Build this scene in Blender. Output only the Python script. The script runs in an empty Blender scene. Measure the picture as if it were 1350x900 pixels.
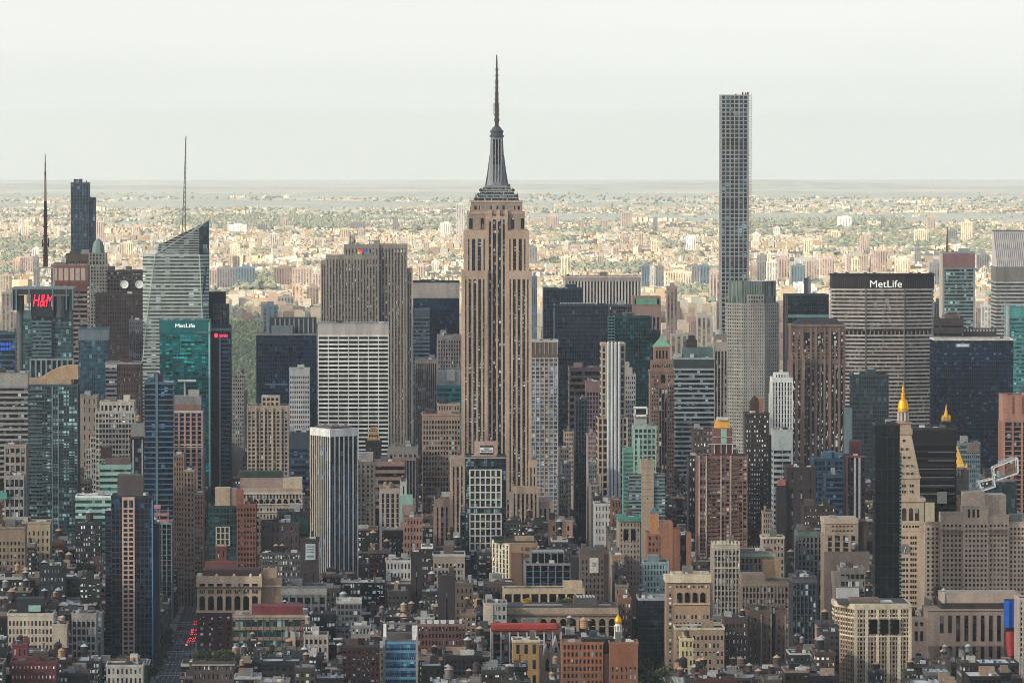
import bpy, math, random
from math import radians as R, pi, sin, cos
from mathutils import Vector, Matrix
random.seed(7)
SC = bpy.context.scene
COL = SC.collection

# ------------------------------------------------------------------ camera
F = 7440.0                       # focal length in photo pixels (photo is 1350 wide)
CAM = Vector((0, 0, 386))        # an observation deck 386 m above the street
YAW = math.atan((675 - 490) / F)
PITCH = math.atan((450 - 161) / F)
cd = bpy.data.cameras.new('camera')
cam = bpy.data.objects.new('camera', cd)
COL.objects.link(cam)
cam.location = CAM
cam.rotation_euler = (pi / 2 - PITCH, 0, -YAW)
cd.sensor_width = 36
cd.lens = F / 1350 * 36
cd.clip_start = 10
cd.clip_end = 90000
SC.camera = cam
CM = Matrix.Rotation(-YAW, 3, 'Z') @ Matrix.Rotation(pi / 2 - PITCH, 3, 'X')

# ------------------------------------------------------------------ sky, sun, exposure
SUN_EL, SUN_AZ = 24.0, -122.0     # azimuth measured from +Y (view) clockwise; sun low on the left, a little behind the camera
w = bpy.data.worlds.new('World'); SC.world = w; w.use_nodes = True
nt = w.node_tree
for n in list(nt.nodes): nt.nodes.remove(n)
wo = nt.nodes.new('ShaderNodeOutputWorld'); bg = nt.nodes.new('ShaderNodeBackground')
sky = nt.nodes.new('ShaderNodeTexSky'); sky.sky_type = 'NISHITA'; sky.sun_disc = False
sky.sun_elevation = R(SUN_EL); sky.sun_rotation = R(SUN_AZ)
sky.altitude = 380; sky.air_density = 1.2; sky.dust_density = 4.0; sky.ozone_density = 1.0
mx = nt.nodes.new('ShaderNodeMix'); mx.data_type = 'RGBA'
# thin milky veil of cloud: thick towards the horizon, thinning to blue overhead
tc = nt.nodes.new('ShaderNodeTexCoord'); sp_ = nt.nodes.new('ShaderNodeSeparateXYZ'); nt.links.new(tc.outputs['Generated'], sp_.inputs[0])
vr = nt.nodes.new('ShaderNodeMapRange'); nt.links.new(sp_.outputs['Z'], vr.inputs[0])
vr.inputs[1].default_value = .03; vr.inputs[2].default_value = .25; vr.inputs[3].default_value = .75; vr.inputs[4].default_value = .12
nt.links.new(vr.outputs[0], mx.inputs['Factor'])
zm = nt.nodes.new('ShaderNodeMath'); zm.operation = 'MAXIMUM'; zm.inputs[1].default_value = .022; nt.links.new(sp_.outputs['Z'], zm.inputs[0])
cb = nt.nodes.new('ShaderNodeCombineXYZ')
for k_ in 'XY': nt.links.new(sp_.outputs[k_], cb.inputs[k_])
nt.links.new(zm.outputs[0], cb.inputs['Z']); nt.links.new(cb.outputs[0], sky.inputs['Vector'])
# faint unevenness of the high veil
nv = nt.nodes.new('ShaderNodeTexNoise'); nv.inputs['Scale'].default_value = 9; nv.inputs['Detail'].default_value = 6
mp_ = nt.nodes.new('ShaderNodeMapping'); mp_.inputs['Scale'].default_value = (1, 1, 9); nt.links.new(tc.outputs['Generated'], mp_.inputs['Vector']); nt.links.new(mp_.outputs[0], nv.inputs['Vector'])
mv = nt.nodes.new('ShaderNodeMapRange'); mv.inputs[1].default_value = .3; mv.inputs[2].default_value = .7; mv.inputs[3].default_value = .97; mv.inputs[4].default_value = 1.03; nt.links.new(nv.outputs[0], mv.inputs[0])
vc = nt.nodes.new('ShaderNodeVectorMath'); vc.operation = 'SCALE'; vc.inputs[0].default_value = (6.05, 6.22, 6.0); nt.links.new(mv.outputs[0], vc.inputs['Scale']); nt.links.new(vc.outputs[0], mx.inputs['B'])
mx.inputs['B'].default_value = (6.05, 6.22, 6.0, 1)
nt.links.new(sky.outputs[0], mx.inputs['A'])
nt.links.new(mx.outputs['Result'], bg.inputs['Color'])
bg.inputs['Strength'].default_value = 0.15
nt.links.new(bg.outputs[0], wo.inputs['Surface'])

sd = bpy.data.lights.new('sun', 'SUN'); sd.energy = 5.0; sd.angle = R(0.6); sd.color = (1.0, .88, .7)
so = bpy.data.objects.new('sun', sd); COL.objects.link(so)
sdir = Vector((sin(R(SUN_AZ)) * cos(R(SUN_EL)), cos(R(SUN_AZ)) * cos(R(SUN_EL)), sin(R(SUN_EL))))
so.rotation_euler = sdir.to_track_quat('Z', 'Y').to_euler()
so.location = (0, 0, 2000)
SC.view_settings.view_transform = 'Standard'
SC.view_settings.look = 'None'
SC.view_settings.exposure = 0.34
SC.view_settings.gamma = 1.0
cy = SC.cycles
cy.max_bounces = 4; cy.diffuse_bounces = 2; cy.glossy_bounces = 2; cy.transmission_bounces = 2
cy.transparent_max_bounces = 6; cy.volume_bounces = 1
cy.use_denoising = True
cy.filter_width = 1.0
cy.use_adaptive_sampling = True
HAZE = 1.45e-5
CLOUD_T = .63        # share of direct sun each face of the cloud lets through

# ------------------------------------------------------------------ helpers
def P(x, y, Y):
    """Point of the place at distance Y along the avenues that the photo shows at pixel (x, y)."""
    d = CM @ Vector((x - 675, 450 - y, -F))
    return CAM + d * (Y / d.y)

def px(v):
    d = CM.transposed() @ (Vector(v) - CAM)
    return 675 + F * d.x / -d.z, 450 - F * d.y / -d.z

def mute(c, f=.28):
    g = .3 * c[0] + .55 * c[1] + .15 * c[2]
    if c[2] > c[0]: f = 0
    return tuple(v + (g - v) * f for v in c)

EARTH = 7.4e6                    # the far country falls away with the curve of the earth
def gz(d): return -d * d / (2 * EARTH) if d > 8000 else -(8000 * 8000) / (2 * EARTH) * max(0, (d - 5500) / 2500) if d > 5500 else 0
def gdist(y):
    s_ = (y - 161) / F
    return (s_ - math.sqrt(max(1e-9, s_ * s_ - 2 * 386 / EARTH))) * EARTH

def lin(c):
    return tuple((v / 255 / 12.92) if v / 255 <= .04045 else ((v / 255 + .055) / 1.055) ** 2.4 for v in c)

_m = {}
def newmat(name):
    m = bpy.data.materials.new(name); m.use_nodes = True
    n = m.node_tree.nodes; b = n['Principled BSDF']
    return m, n, m.node_tree.links, b

def wall(c, rough=.85, var=.3, scale=.06, k_=.95):
    """Masonry, stone, metal or paint of colour c (sRGB 0-255), with weather stains."""
    k = ('w', c, rough, var, scale, k_)
    if k in _m: return _m[k]
    m, n, l, b = newmat('wall')
    g = n.new('ShaderNodeNewGeometry')
    mp = n.new('ShaderNodeMapping'); mp.inputs['Scale'].default_value = (scale * 2.5, scale * 2.5, scale * .45)
    l.new(g.outputs['Position'], mp.inputs['Vector'])
    t = n.new('ShaderNodeTexNoise'); t.inputs['Scale'].default_value = 1; t.inputs['Detail'].default_value = 5
    l.new(mp.outputs[0], t.inputs['Vector'])
    t2 = n.new('ShaderNodeTexNoise'); t2.inputs['Scale'].default_value = .9; t2.inputs['Detail'].default_value = 2
    l.new(g.outputs['Position'], t2.inputs['Vector'])
    oi = n.new('ShaderNodeObjectInfo')
    a = n.new('ShaderNodeMath'); a.operation = 'ADD'; l.new(t.outputs[0], a.inputs[0]); l.new(t2.outputs[0], a.inputs[1])
    rp = n.new('ShaderNodeMapRange'); rp.inputs[1].default_value = .6; rp.inputs[2].default_value = 1.4
    rp.inputs[3].default_value = 1 - var * 1.5; rp.inputs[4].default_value = 1 + var
    l.new(a.outputs[0], rp.inputs[0])
    r2 = n.new('ShaderNodeMapRange'); r2.inputs[3].default_value = .9; r2.inputs[4].default_value = 1.08
    l.new(oi.outputs['Random'], r2.inputs[0])
    mu = n.new('ShaderNodeMath'); mu.operation = 'MULTIPLY'; l.new(rp.outputs[0], mu.inputs[0]); l.new(r2.outputs[0], mu.inputs[1])
    vm = n.new('ShaderNodeVectorMath'); vm.operation = 'SCALE'; vm.inputs[0].default_value = tuple(v * k_ for v in lin(mute(c) if k_ < 1 else c))
    l.new(mu.outputs[0], vm.inputs['Scale'])
    l.new(vm.outputs[0], b.inputs['Base Color']); b.inputs['Roughness'].default_value = rough
    b.inputs['Specular IOR Level'].default_value = .3
    _m[k] = m; return m

def glass(c, hi=(150, 165, 170), p=.08, cell=(2.6, 9.3, 3.7), rough=.12, mid=1.7):
    """Window glass seen from far: each pane dark, mid or pale for blinds, rooms behind and painted-in sky reflections."""
    k = ('g', c, hi, p, cell, rough, mid)
    if k in _m: return _m[k]
    m, n, l, b = newmat('glass')
    g = n.new('ShaderNodeNewGeometry')
    s = n.new('ShaderNodeVectorMath'); s.operation = 'SNAP'; s.inputs[1].default_value = cell
    l.new(g.outputs['Position'], s.inputs[0])
    wn = n.new('ShaderNodeTexWhiteNoise'); wn.noise_dimensions = '4D'; l.new(s.outputs[0], wn.inputs['Vector'])
    oi = n.new('ShaderNodeObjectInfo'); l.new(oi.outputs['Random'], wn.inputs['W'])
    r = n.new('ShaderNodeValToRGB'); r.color_ramp.interpolation = 'CONSTANT'
    b0 = tuple(v * .5 for v in lin(c)); h = lin(hi)
    e = r.color_ramp.elements
    e[0].position = 0; e[0].color = (*b0, 1)
    e[1].position = .45; e[1].color = (*[min(1, v * mid) for v in b0], 1)
    for q, cc in ((.7, [v * .6 for v in b0]), (1 - p * 2.2, [b0[i] * .7 + h[i] * .3 for i in range(3)]), (1 - p, [v * .65 for v in h]), (1 - p * .3, h)):
        x = e.new(q); x.color = (*cc, 1)
    l.new(wn.outputs['Value'], r.inputs[0])
    nz = n.new('ShaderNodeTexNoise'); nz.inputs['Scale'].default_value = .03; nz.inputs['Detail'].default_value = 3
    l.new(g.outputs['Position'], nz.inputs['Vector'])
    mr = n.new('ShaderNodeMapRange'); mr.inputs[1].default_value = .35; mr.inputs[2].default_value = .65; mr.inputs[3].default_value = .45; mr.inputs[4].default_value = 1.75  # broad tone patches, like the palest panes, paint in reflections
    l.new(nz.outputs[0], mr.inputs[0])
    vm = n.new('ShaderNodeVectorMath'); vm.operation = 'SCALE'; l.new(r.outputs[0], vm.inputs[0]); l.new(mr.outputs[0], vm.inputs['Scale'])
    l.new(vm.outputs[0], b.inputs['Base Color'])
    b.inputs['Roughness'].default_value = rough; b.inputs['Specular IOR Level'].default_value = .32
    _m[k] = m; return m

def metal(c, rough=.35):
    k = ('m', c, rough)
    if k in _m: return _m[k]
    m, n, l, b = newmat('metal')
    g = n.new('ShaderNodeNewGeometry'); t = n.new('ShaderNodeTexNoise'); t.inputs['Scale'].default_value = .5; l.new(g.outputs['Position'], t.inputs['Vector'])
    mr = n.new('ShaderNodeMapRange'); mr.inputs[3].default_value = .75; mr.inputs[4].default_value = 1.2; l.new(t.outputs[0], mr.inputs[0])
    vm = n.new('ShaderNodeVectorMath'); vm.operation = 'SCALE'; vm.inputs[0].default_value = lin(c); l.new(mr.outputs[0], vm.inputs['Scale'])
    l.new(vm.outputs[0], b.inputs['Base Color']); b.inputs['Metallic'].default_value = .6; b.inputs['Roughness'].default_value = rough
    _m[k] = m; return m

def glow(c, s):
    k = ('e', c, s)
    if k in _m: return _m[k]
    m, n, l, b = newmat('lamp')
    b.inputs['Base Color'].default_value = (*lin(c), 1); b.inputs['Emission Color'].default_value = (*lin(c), 1); b.inputs['Emission Strength'].default_value = s
    _m[k] = m; return m

def island(cols, rough=.9, name='blocks'):
    """Colour that differs from piece to piece of one mesh."""
    k = ('i', tuple(cols), name)
    if k in _m: return _m[k]
    m, n, l, b = newmat(name)
    g = n.new('ShaderNodeNewGeometry'); r = n.new('ShaderNodeValToRGB'); r.color_ramp.interpolation = 'CONSTANT'
    e = r.color_ramp.elements
    for i, c in enumerate(cols):
        x = e[i] if i < 2 else e.new(.5)
        x.position = i / len(cols); x.color = (*lin(c), 1)
    l.new(g.outputs['Random Per Island'], r.inputs[0])
    t = n.new('ShaderNodeTexNoise'); t.inputs['Scale'].default_value = .25; l.new(g.outputs['Position'], t.inputs['Vector'])
    mr = n.new('ShaderNodeMapRange'); mr.inputs[3].default_value = .7; mr.inputs[4].default_value = 1.2; l.new(t.outputs[0], mr.inputs[0])
    vm = n.new('ShaderNodeVectorMath'); vm.operation = 'SCALE'; l.new(r.outputs[0], vm.inputs[0]); l.new(mr.outputs[0], vm.inputs['Scale'])
    l.new(vm.outputs[0], b.inputs['Base Color']); b.inputs['Roughness'].default_value = rough
    _m[k] = m; return m

def tag(o, label=None, cat=None, group=None, kind=None):
    if label: o['label'] = label
    if cat: o['category'] = cat
    if group: o['group'] = group
    if kind: o['kind'] = kind
    return o

def link(name, data, parent=None, loc=(0, 0, 0), rot=None):
    o = bpy.data.objects.new(name, data); COL.objects.link(o)
    if parent is not None: o.parent = parent
    o.location = loc
    if rot: o.rotation_euler = rot
    return o

BF = ((0, 3, 2, 1), (4, 5, 6, 7), (0, 1, 5, 4), (1, 2, 6, 5), (2, 3, 7, 6), (3, 0, 4, 7))
_bx = {}
def boxmesh(dx, dy, dz, mat):
    k = (round(dx, 2), round(dy, 2), round(dz, 2), mat.name)
    if k in _bx: return _bx[k]
    a, b, c = dx / 2, dy / 2, dz / 2
    me = bpy.data.meshes.new('box')
    me.from_pydata([(-a, -b, -c), (a, -b, -c), (a, b, -c), (-a, b, -c), (-a, -b, c), (a, -b, c), (a, b, c), (-a, b, c)], [], BF)
    me.materials.append(mat); _bx[k] = me
    return me

def BOX(name, mat, x0, x1, y0, y1, z0, z1, parent=None):
    return link(name, boxmesh(x1 - x0, y1 - y0, z1 - z0, mat), parent, ((x0 + x1) / 2, (y0 + y1) / 2, (z0 + z1) / 2))

class MB:
    def __init__(s): s.v = []; s.f = []; s.mi = []; s.mats = []
    def m(s, mat):
        if mat not in s.mats: s.mats.append(mat)
        return s.mats.index(mat)
    def box(s, mat, x0, x1, y0, y1, z0, z1):
        i = len(s.v)
        s.v += [(x0, y0, z0), (x1, y0, z0), (x1, y1, z0), (x0, y1, z0), (x0, y0, z1), (x1, y0, z1), (x1, y1, z1), (x0, y1, z1)]
        s.f += [tuple(i + q for q in f) for f in BF]; s.mi += [s.m(mat)] * 6
    def rbox(s, mat, cx, cy, a, dx, dy, z0, z1):
        i = len(s.v); c, q = cos(a), sin(a)
        for z in (z0, z1):
            for u, v in ((-dx, -dy), (dx, -dy), (dx, dy), (-dx, dy)):
                s.v.append((cx + (u * c - v * q) / 2, cy + (u * q + v * c) / 2, z))
        s.f += [tuple(i + k for k in f) for f in BF]; s.mi += [s.m(mat)] * 6
    def poly(s, mat, pts):
        i = len(s.v); s.v += [tuple(p) for p in pts]; s.f.append(tuple(range(i, i + len(pts)))); s.mi.append(s.m(mat))
    def loft(s, mat, rings, caps=True):
        i = len(s.v); n = len(rings[0])
        for r in rings: s.v += [tuple(p) for p in r]
        for k in range(len(rings) - 1):
            for j in range(n):
                a = i + k * n + j; b = i + k * n + (j + 1) % n
                s.f.append((a, b, b + n, a + n)); s.mi.append(s.m(mat))
        if caps:
            s.f.append(tuple(i + j for j in reversed(range(n)))); s.mi.append(s.m(mat))
            s.f.append(tuple(i + (len(rings) - 1) * n + j for j in range(n))); s.mi.append(s.m(mat))
    def lathe(s, mat, cx, cy, prof, n=16, a0=0):
        s.loft(mat, [[(cx + r * cos(a0 + 2 * pi * j / n), cy + r * sin(a0 + 2 * pi * j / n), z) for j in range(n)] for r, z in prof])
    def sq(s, mat, cx, cy, prof, ratio=1.0):
        s.loft(mat, [[(cx - r, cy - r * ratio, z), (cx + r, cy - r * ratio, z), (cx + r, cy + r * ratio, z), (cx - r, cy + r * ratio, z)] for r, z in prof])
    def bar(s, mat, p, q, t):
        p, q = Vector(p), Vector(q); d = (q - p).normalized()
        u = d.cross(Vector((0, 0, 1)) if abs(d.z) < .9 else Vector((1, 0, 0))).normalized() * t / 2; v = d.cross(u).normalized() * t / 2
        s.loft(mat, [[x + u + v, x - u + v, x - u - v, x + u - v] for x in (p, q)])
    def build(s, name, parent=None, loc=(0, 0, 0), smooth=False):
        me = bpy.data.meshes.new(name); me.from_pydata(s.v, [], s.f)
        for m in s.mats: me.materials.append(m)
        me.polygons.foreach_set('material_index', s.mi)
        if smooth: me.polygons.foreach_set('use_smooth', [True] * len(s.f))
        me.update()
        return link(name, me, parent, loc)

HERO = []
class Bld:
    """A building: an Empty at its base, parts as children; local x across, y away from the camera, z up."""
    def __init__(s, name, label, ref, x0, x1, yt, yb, Y, D, cat='building', rz=0, group=None, reg=True):
        a = P(x0, yt, Y); b = P(x1, yt, Y)
        s.W = b.x - a.x; s.H = a.z; s.cx = (a.x + b.x) / 2; s.Y = Y; s.D = D; s.yb = yb
        s.px = (x0, x1, yt); s.ref = ref
        s.o = link(name, None, None, (s.cx, Y, 0)); s.o.rotation_euler = (0, 0, rz)
        tag(s.o, label, cat, group)
        s.zv = max(0, P(675, min(yb, 960), Y).z - 25) if yb else 0       # below this nothing shows
        if reg: HERO.append(s)
    def lx(s, p): return P(p, 500, s.Y).x - s.cx
    def lz(s, p): return P(675, p, s.Y).z
    def box(s, name, mat, x0, x1, z0, z1, y0, y1, parent=None):
        return BOX(name, mat, x0, x1, y0, y1, z0, z1, parent or s.o)
    def pb(s, name, mat, p0, p1, q0, q1, y0=0, y1=None, parent=None):
        """box given by what the photo shows: columns p0-p1, rows q0 (top) - q1 (bottom, None = ground)"""
        return s.box(name, mat, s.lx(p0), s.lx(p1), 0 if q1 is None else s.lz(q1), s.lz(q0), y0, s.D if y1 is None else y1, parent)
    def windows(s, mat, x0, x1, z0, z1, y, nx, nz, fw=.55, fh=.55, side=0, ymax=0, keep=100, depth=.14, name='window', par=None):
        """punched windows on a front; the topmost ones as single parts"""
        bx, bz = (x1 - x0) / nx, (z1 - z0) / nz
        ww, wh = bx * fw, bz * fh
        me = boxmesh(ww, depth, wh, mat); n = 0; rest = MB()
        for k in range(nz):
            z = z1 - bz * (k + .5)
            if z < s.zv: break
            for i in range(nx):
                x = x0 + bx * (i + .5)
                if n < keep:
                    link(name, me, par or s.o, (x, y - depth / 2 + .02, z)); n += 1
                else: rest.box(mat, x - ww / 2, x + ww / 2, y - depth + .02, y + .02, z - wh / 2, z + wh / 2)
            if side:
                X = x1 if side > 0 else x0
                m = max(1, int((ymax - y) / bx))
                for i in range(m):
                    yy = y + (ymax - y) * (i + .5) / m
                    rest.box(mat, X - .1, X + .1, yy - ww / 2, yy + ww / 2, z - wh / 2, z + wh / 2)
        if rest.v: tag(rest.build(name, par or s.o), kind='stuff')
    def vol(s, style, wl, gl, x0=None, x1=None, z0=0, z1=None, y0=0, y1=None, nx=8, fl=3.9, sp=.4, pw=.28, top=0, topm=None, spm=None, fh=.55, keep=100, e=1.0, cname=None, mull=None):
        x0 = -s.W / 2 if x0 is None else x0; x1 = s.W / 2 if x1 is None else x1
        z1 = s.H if z1 is None else z1; y1 = s.D if y1 is None else y1
        zb = max(z0, s.zv)
        side = 1 if s.cx < 0 else -1
        zt = z1 - top
        bx = (x1 - x0) / nx
        if style == 'punch':
            s.box(cname or 'wall', wl, x0, x1, z0, z1, y0, y1)
            nz = max(1, int((zt - max(z0, zb)) / fl))
            s.windows(gl, x0 + bx * .12, x1 - bx * .12, zt - nz * fl, zt, y0, nx, nz, pw, fh, side, y1, keep)
            return
        s.box(cname or 'glazing', gl, x0, x1, z0, zt, y0, y1)
        if top: s.box('attic', topm or wl, x0 - .35 * e, x1 + .35 * e, zt, z1, y0 - .35 * e, y1 + .35 * e)
        ny = max(1, round((y1 - y0) / bx)) if style != 'band' else 1
        es, ep = {'band': (.35, .5), 'grid': (.35, .6), 'pier': (.12, .7), 'glass': (.08, .14)}[style]
        es *= e; ep *= e
        sm = spm or wl
        k = 0; z = zt
        while z > zb + fl and k < 100:
            h = fl * sp
            if sp > 0: s.box('spandrel', sm, x0 - es, x1 + es, z - h, z - .02, y0 - es, y1 + es)
            z -= fl; k += 1
        if pw > 0:
            hw = bx * pw / 2
            pm = mull or wl
            me = boxmesh(hw * 2, ep, zt - max(zb - 20, z0), pm); zc = (zt + max(zb - 20, z0)) / 2
            for i in range(nx + 1):
                xx = min(max(x0 + bx * i, x0 + hw - .3 * e), x1 - hw + .3 * e)
                link('pier', me, s.o, (xx, y0 - ep / 2 + .004, zc - .01))
            ms = boxmesh(ep, hw * 2, zt - max(zb - 20, z0), pm); X = x1 + ep / 2 - .004 if side > 0 else x0 - ep / 2 + .004
            by = (y1 - y0) / ny
            for i in range(ny + 1):
                link('pier', ms, s.o, (X, min(max(y0 + by * i, y0 + hw), y1 - hw), zc - .013))
    def roof(s, wl, x0=None, x1=None, z=None, y0=0, y1=None, n=2, cop=None, ph=1.1, rf=None, seed=None, hmax=6, junk=3):
        x0 = -s.W / 2 if x0 is None else x0; x1 = s.W / 2 if x1 is None else x1
        z = s.H if z is None else z; y1 = s.D if y1 is None else y1
        rr = random.Random(seed if seed is not None else int(s.cx * 7 + s.Y * 3))
        q = MB(); c = cop or wl; g = .42
        for a in ((x0 - g, x1 + g, y0 - g, y0 + .3), (x0 - g, x1 + g, y1 - .3, y1 + g), (x0 - g, x0 + .3, y0 + .3, y1 - .3), (x1 - .3, x1 + g, y0 + .3, y1 - .3)):
            q.box(c, a[0], a[1], a[2], a[3], z - .6, z + ph)
        q.build('parapet', s.o)
        s.box('roof', rf or wall(rr.choice([(52, 52, 55), (70, 68, 66), (120, 122, 125), (38, 38, 42)])), x0 + .3, x1 - .3, z - .3, z + .1, y0 + .3, y1 - .3)
        W, Dp = x1 - x0, y1 - y0
        for i in range(n):
            bw = rr.uniform(.15, .34) * W; bd = rr.uniform(.25, .5) * Dp
            cx = x0 + bw / 2 + .6 + rr.random() * (W - bw - 1.2); cy_ = y0 + Dp * .2 + bd / 2 + rr.random() * max(.1, Dp * .75 - bd)
            h = rr.uniform(.5, 1) * hmax
            s.box('bulkhead', rr.choice([wl, wl, wall((110, 106, 100)), wall((85, 66, 58)), wall((150, 150, 150))]), cx - bw / 2, cx + bw / 2, z + .05, z + h, cy_ - bd / 2, cy_ + bd / 2)
        for i in range(junk):
            bw = rr.uniform(1.5, 5); cx = x0 + 2 + rr.random() * max(.1, W - 4 - bw); cy_ = y0 + 1 + rr.random() * max(.1, Dp * .4)
            s.box('roof_unit', rr.choice([wall((165, 168, 170)), wall((90, 92, 95)), wall((200, 200, 198)), wall((60, 60, 64))]), cx, cx + bw, z + .12, z + rr.uniform(1.2, 3), cy_, cy_ + rr.uniform(1.5, 4))
    def mast(s, p, q0, q1, w=.8, y=None, mat=None, name='mast'):
        z0, z1 = s.lz(q1), s.lz(q0); x = s.lx(p); y = s.D / 2 if y is None else y
        m = MB(); m.sq(mat or wall((70, 66, 66)), x, y, ((w, z0), (w * .35, z1))); return m.build(name, s.o)
    def text(s, body, pc, qc, pw, ph, mat, y=-.6, name='lettering', shear=0):
        cu = bpy.data.curves.new(name, 'FONT'); cu.body = body; cu.align_x = 'CENTER'; cu.align_y = 'CENTER'; cu.extrude = .25; cu.size = 1; cu.shear = shear
        cu.offset = 0
        cu.materials.append(mat)
        o = link(name, cu, s.o, (s.lx(pc), y, s.lz(qc)), (pi / 2, 0, 0))
        bpy.context.view_layer.update()
        d = o.dimensions; W = s.lx(pc + pw / 2) - s.lx(pc - pw / 2); H = s.lz(qc - ph / 2) - s.lz(qc + ph / 2)
        me = bpy.data.meshes.new_from_object(o.evaluated_get(bpy.context.evaluated_depsgraph_get())); bpy.data.objects.remove(o)
        o = link(name, me, s.o, (s.lx(pc), y, s.lz(qc)), (pi / 2, 0, 0)); o.scale = (W / max(d.x, .01), H / max(d.y, .01), 1)
        return o

def T(name, label, ref, x0, x1, yt, yb, Y, D, style, wl, gl, roof=2, cop=None, rf=None, junk=3, cat='building', rz=0, hmax=6, **kw):
    b = Bld(name, label, ref, x0, x1, yt, yb, Y, D, cat, rz)
    b.vol(style, wl, gl, **kw)
    if roof is not None: b.roof(wl, n=roof, cop=cop, rf=rf, junk=junk, hmax=hmax)
    return b
# ------------------------------------------------------------------ palette
LIME = wall((168, 140, 118)); LIMEP = wall((172, 136, 116)); TAN = wall((172, 142, 112)); CREAM = wall((206, 186, 150)); PINK = wall((160, 116, 100)); SALMON = wall((160, 96, 76))
BRICK = wall((112, 56, 44)); REDB = wall((128, 48, 42)); ORB = wall((150, 88, 58)); WHITE = wall((228, 226, 222)); PALE = wall((188, 186, 180)); GREY = wall((132, 130, 130)); GREYL = wall((158, 158, 156))
DGREY = wall((72, 74, 80)); BROWN = wall((96, 74, 66)); DBROWN = wall((66, 48, 46)); MAROON = wall((88, 46, 48)); MINT = wall((150, 186, 174)); BLACK = wall((26, 26, 29)); NAVY = wall((26, 44, 66)); LAV = wall((112, 108, 118)); MOCHA = wall((120, 98, 86))
STEEL = wall((96, 106, 116), .5); SLATE = wall((62, 74, 84), .6); BLUEG = wall((84, 112, 130), .5); COPPER = wall((112, 160, 136)); TEALW = wall((40, 92, 98), .5)
GOLD = metal((255, 178, 30), .4); GOLDP = wall((232, 160, 24), .5)
gD = glass((26, 30, 38)); gB = glass((20, 46, 72), (110, 150, 180)); gN = glass((17, 34, 56), (90, 125, 160), .03); gT = glass((14, 104, 108), (60, 170, 170), .1, (3.2, 9.3, 4), .12, 1.3); gK = glass((14, 14, 17), (60, 66, 72), .03)
gG = glass((38, 62, 64), (140, 176, 172), .12); gL = glass((92, 116, 128), (170, 190, 196), .15); gM = glass((44, 50, 56), (200, 206, 206), .12); gLit = glass((34, 34, 38), (235, 238, 236), .3); gGB = glass((58, 84, 92), (160, 190, 190), .16)
gTK = glass((18, 58, 64), (60, 120, 130), .05)
gV = glass((30, 34, 42), (180, 190, 190), .14, (1.9, 9.3, 3.7))

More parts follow.
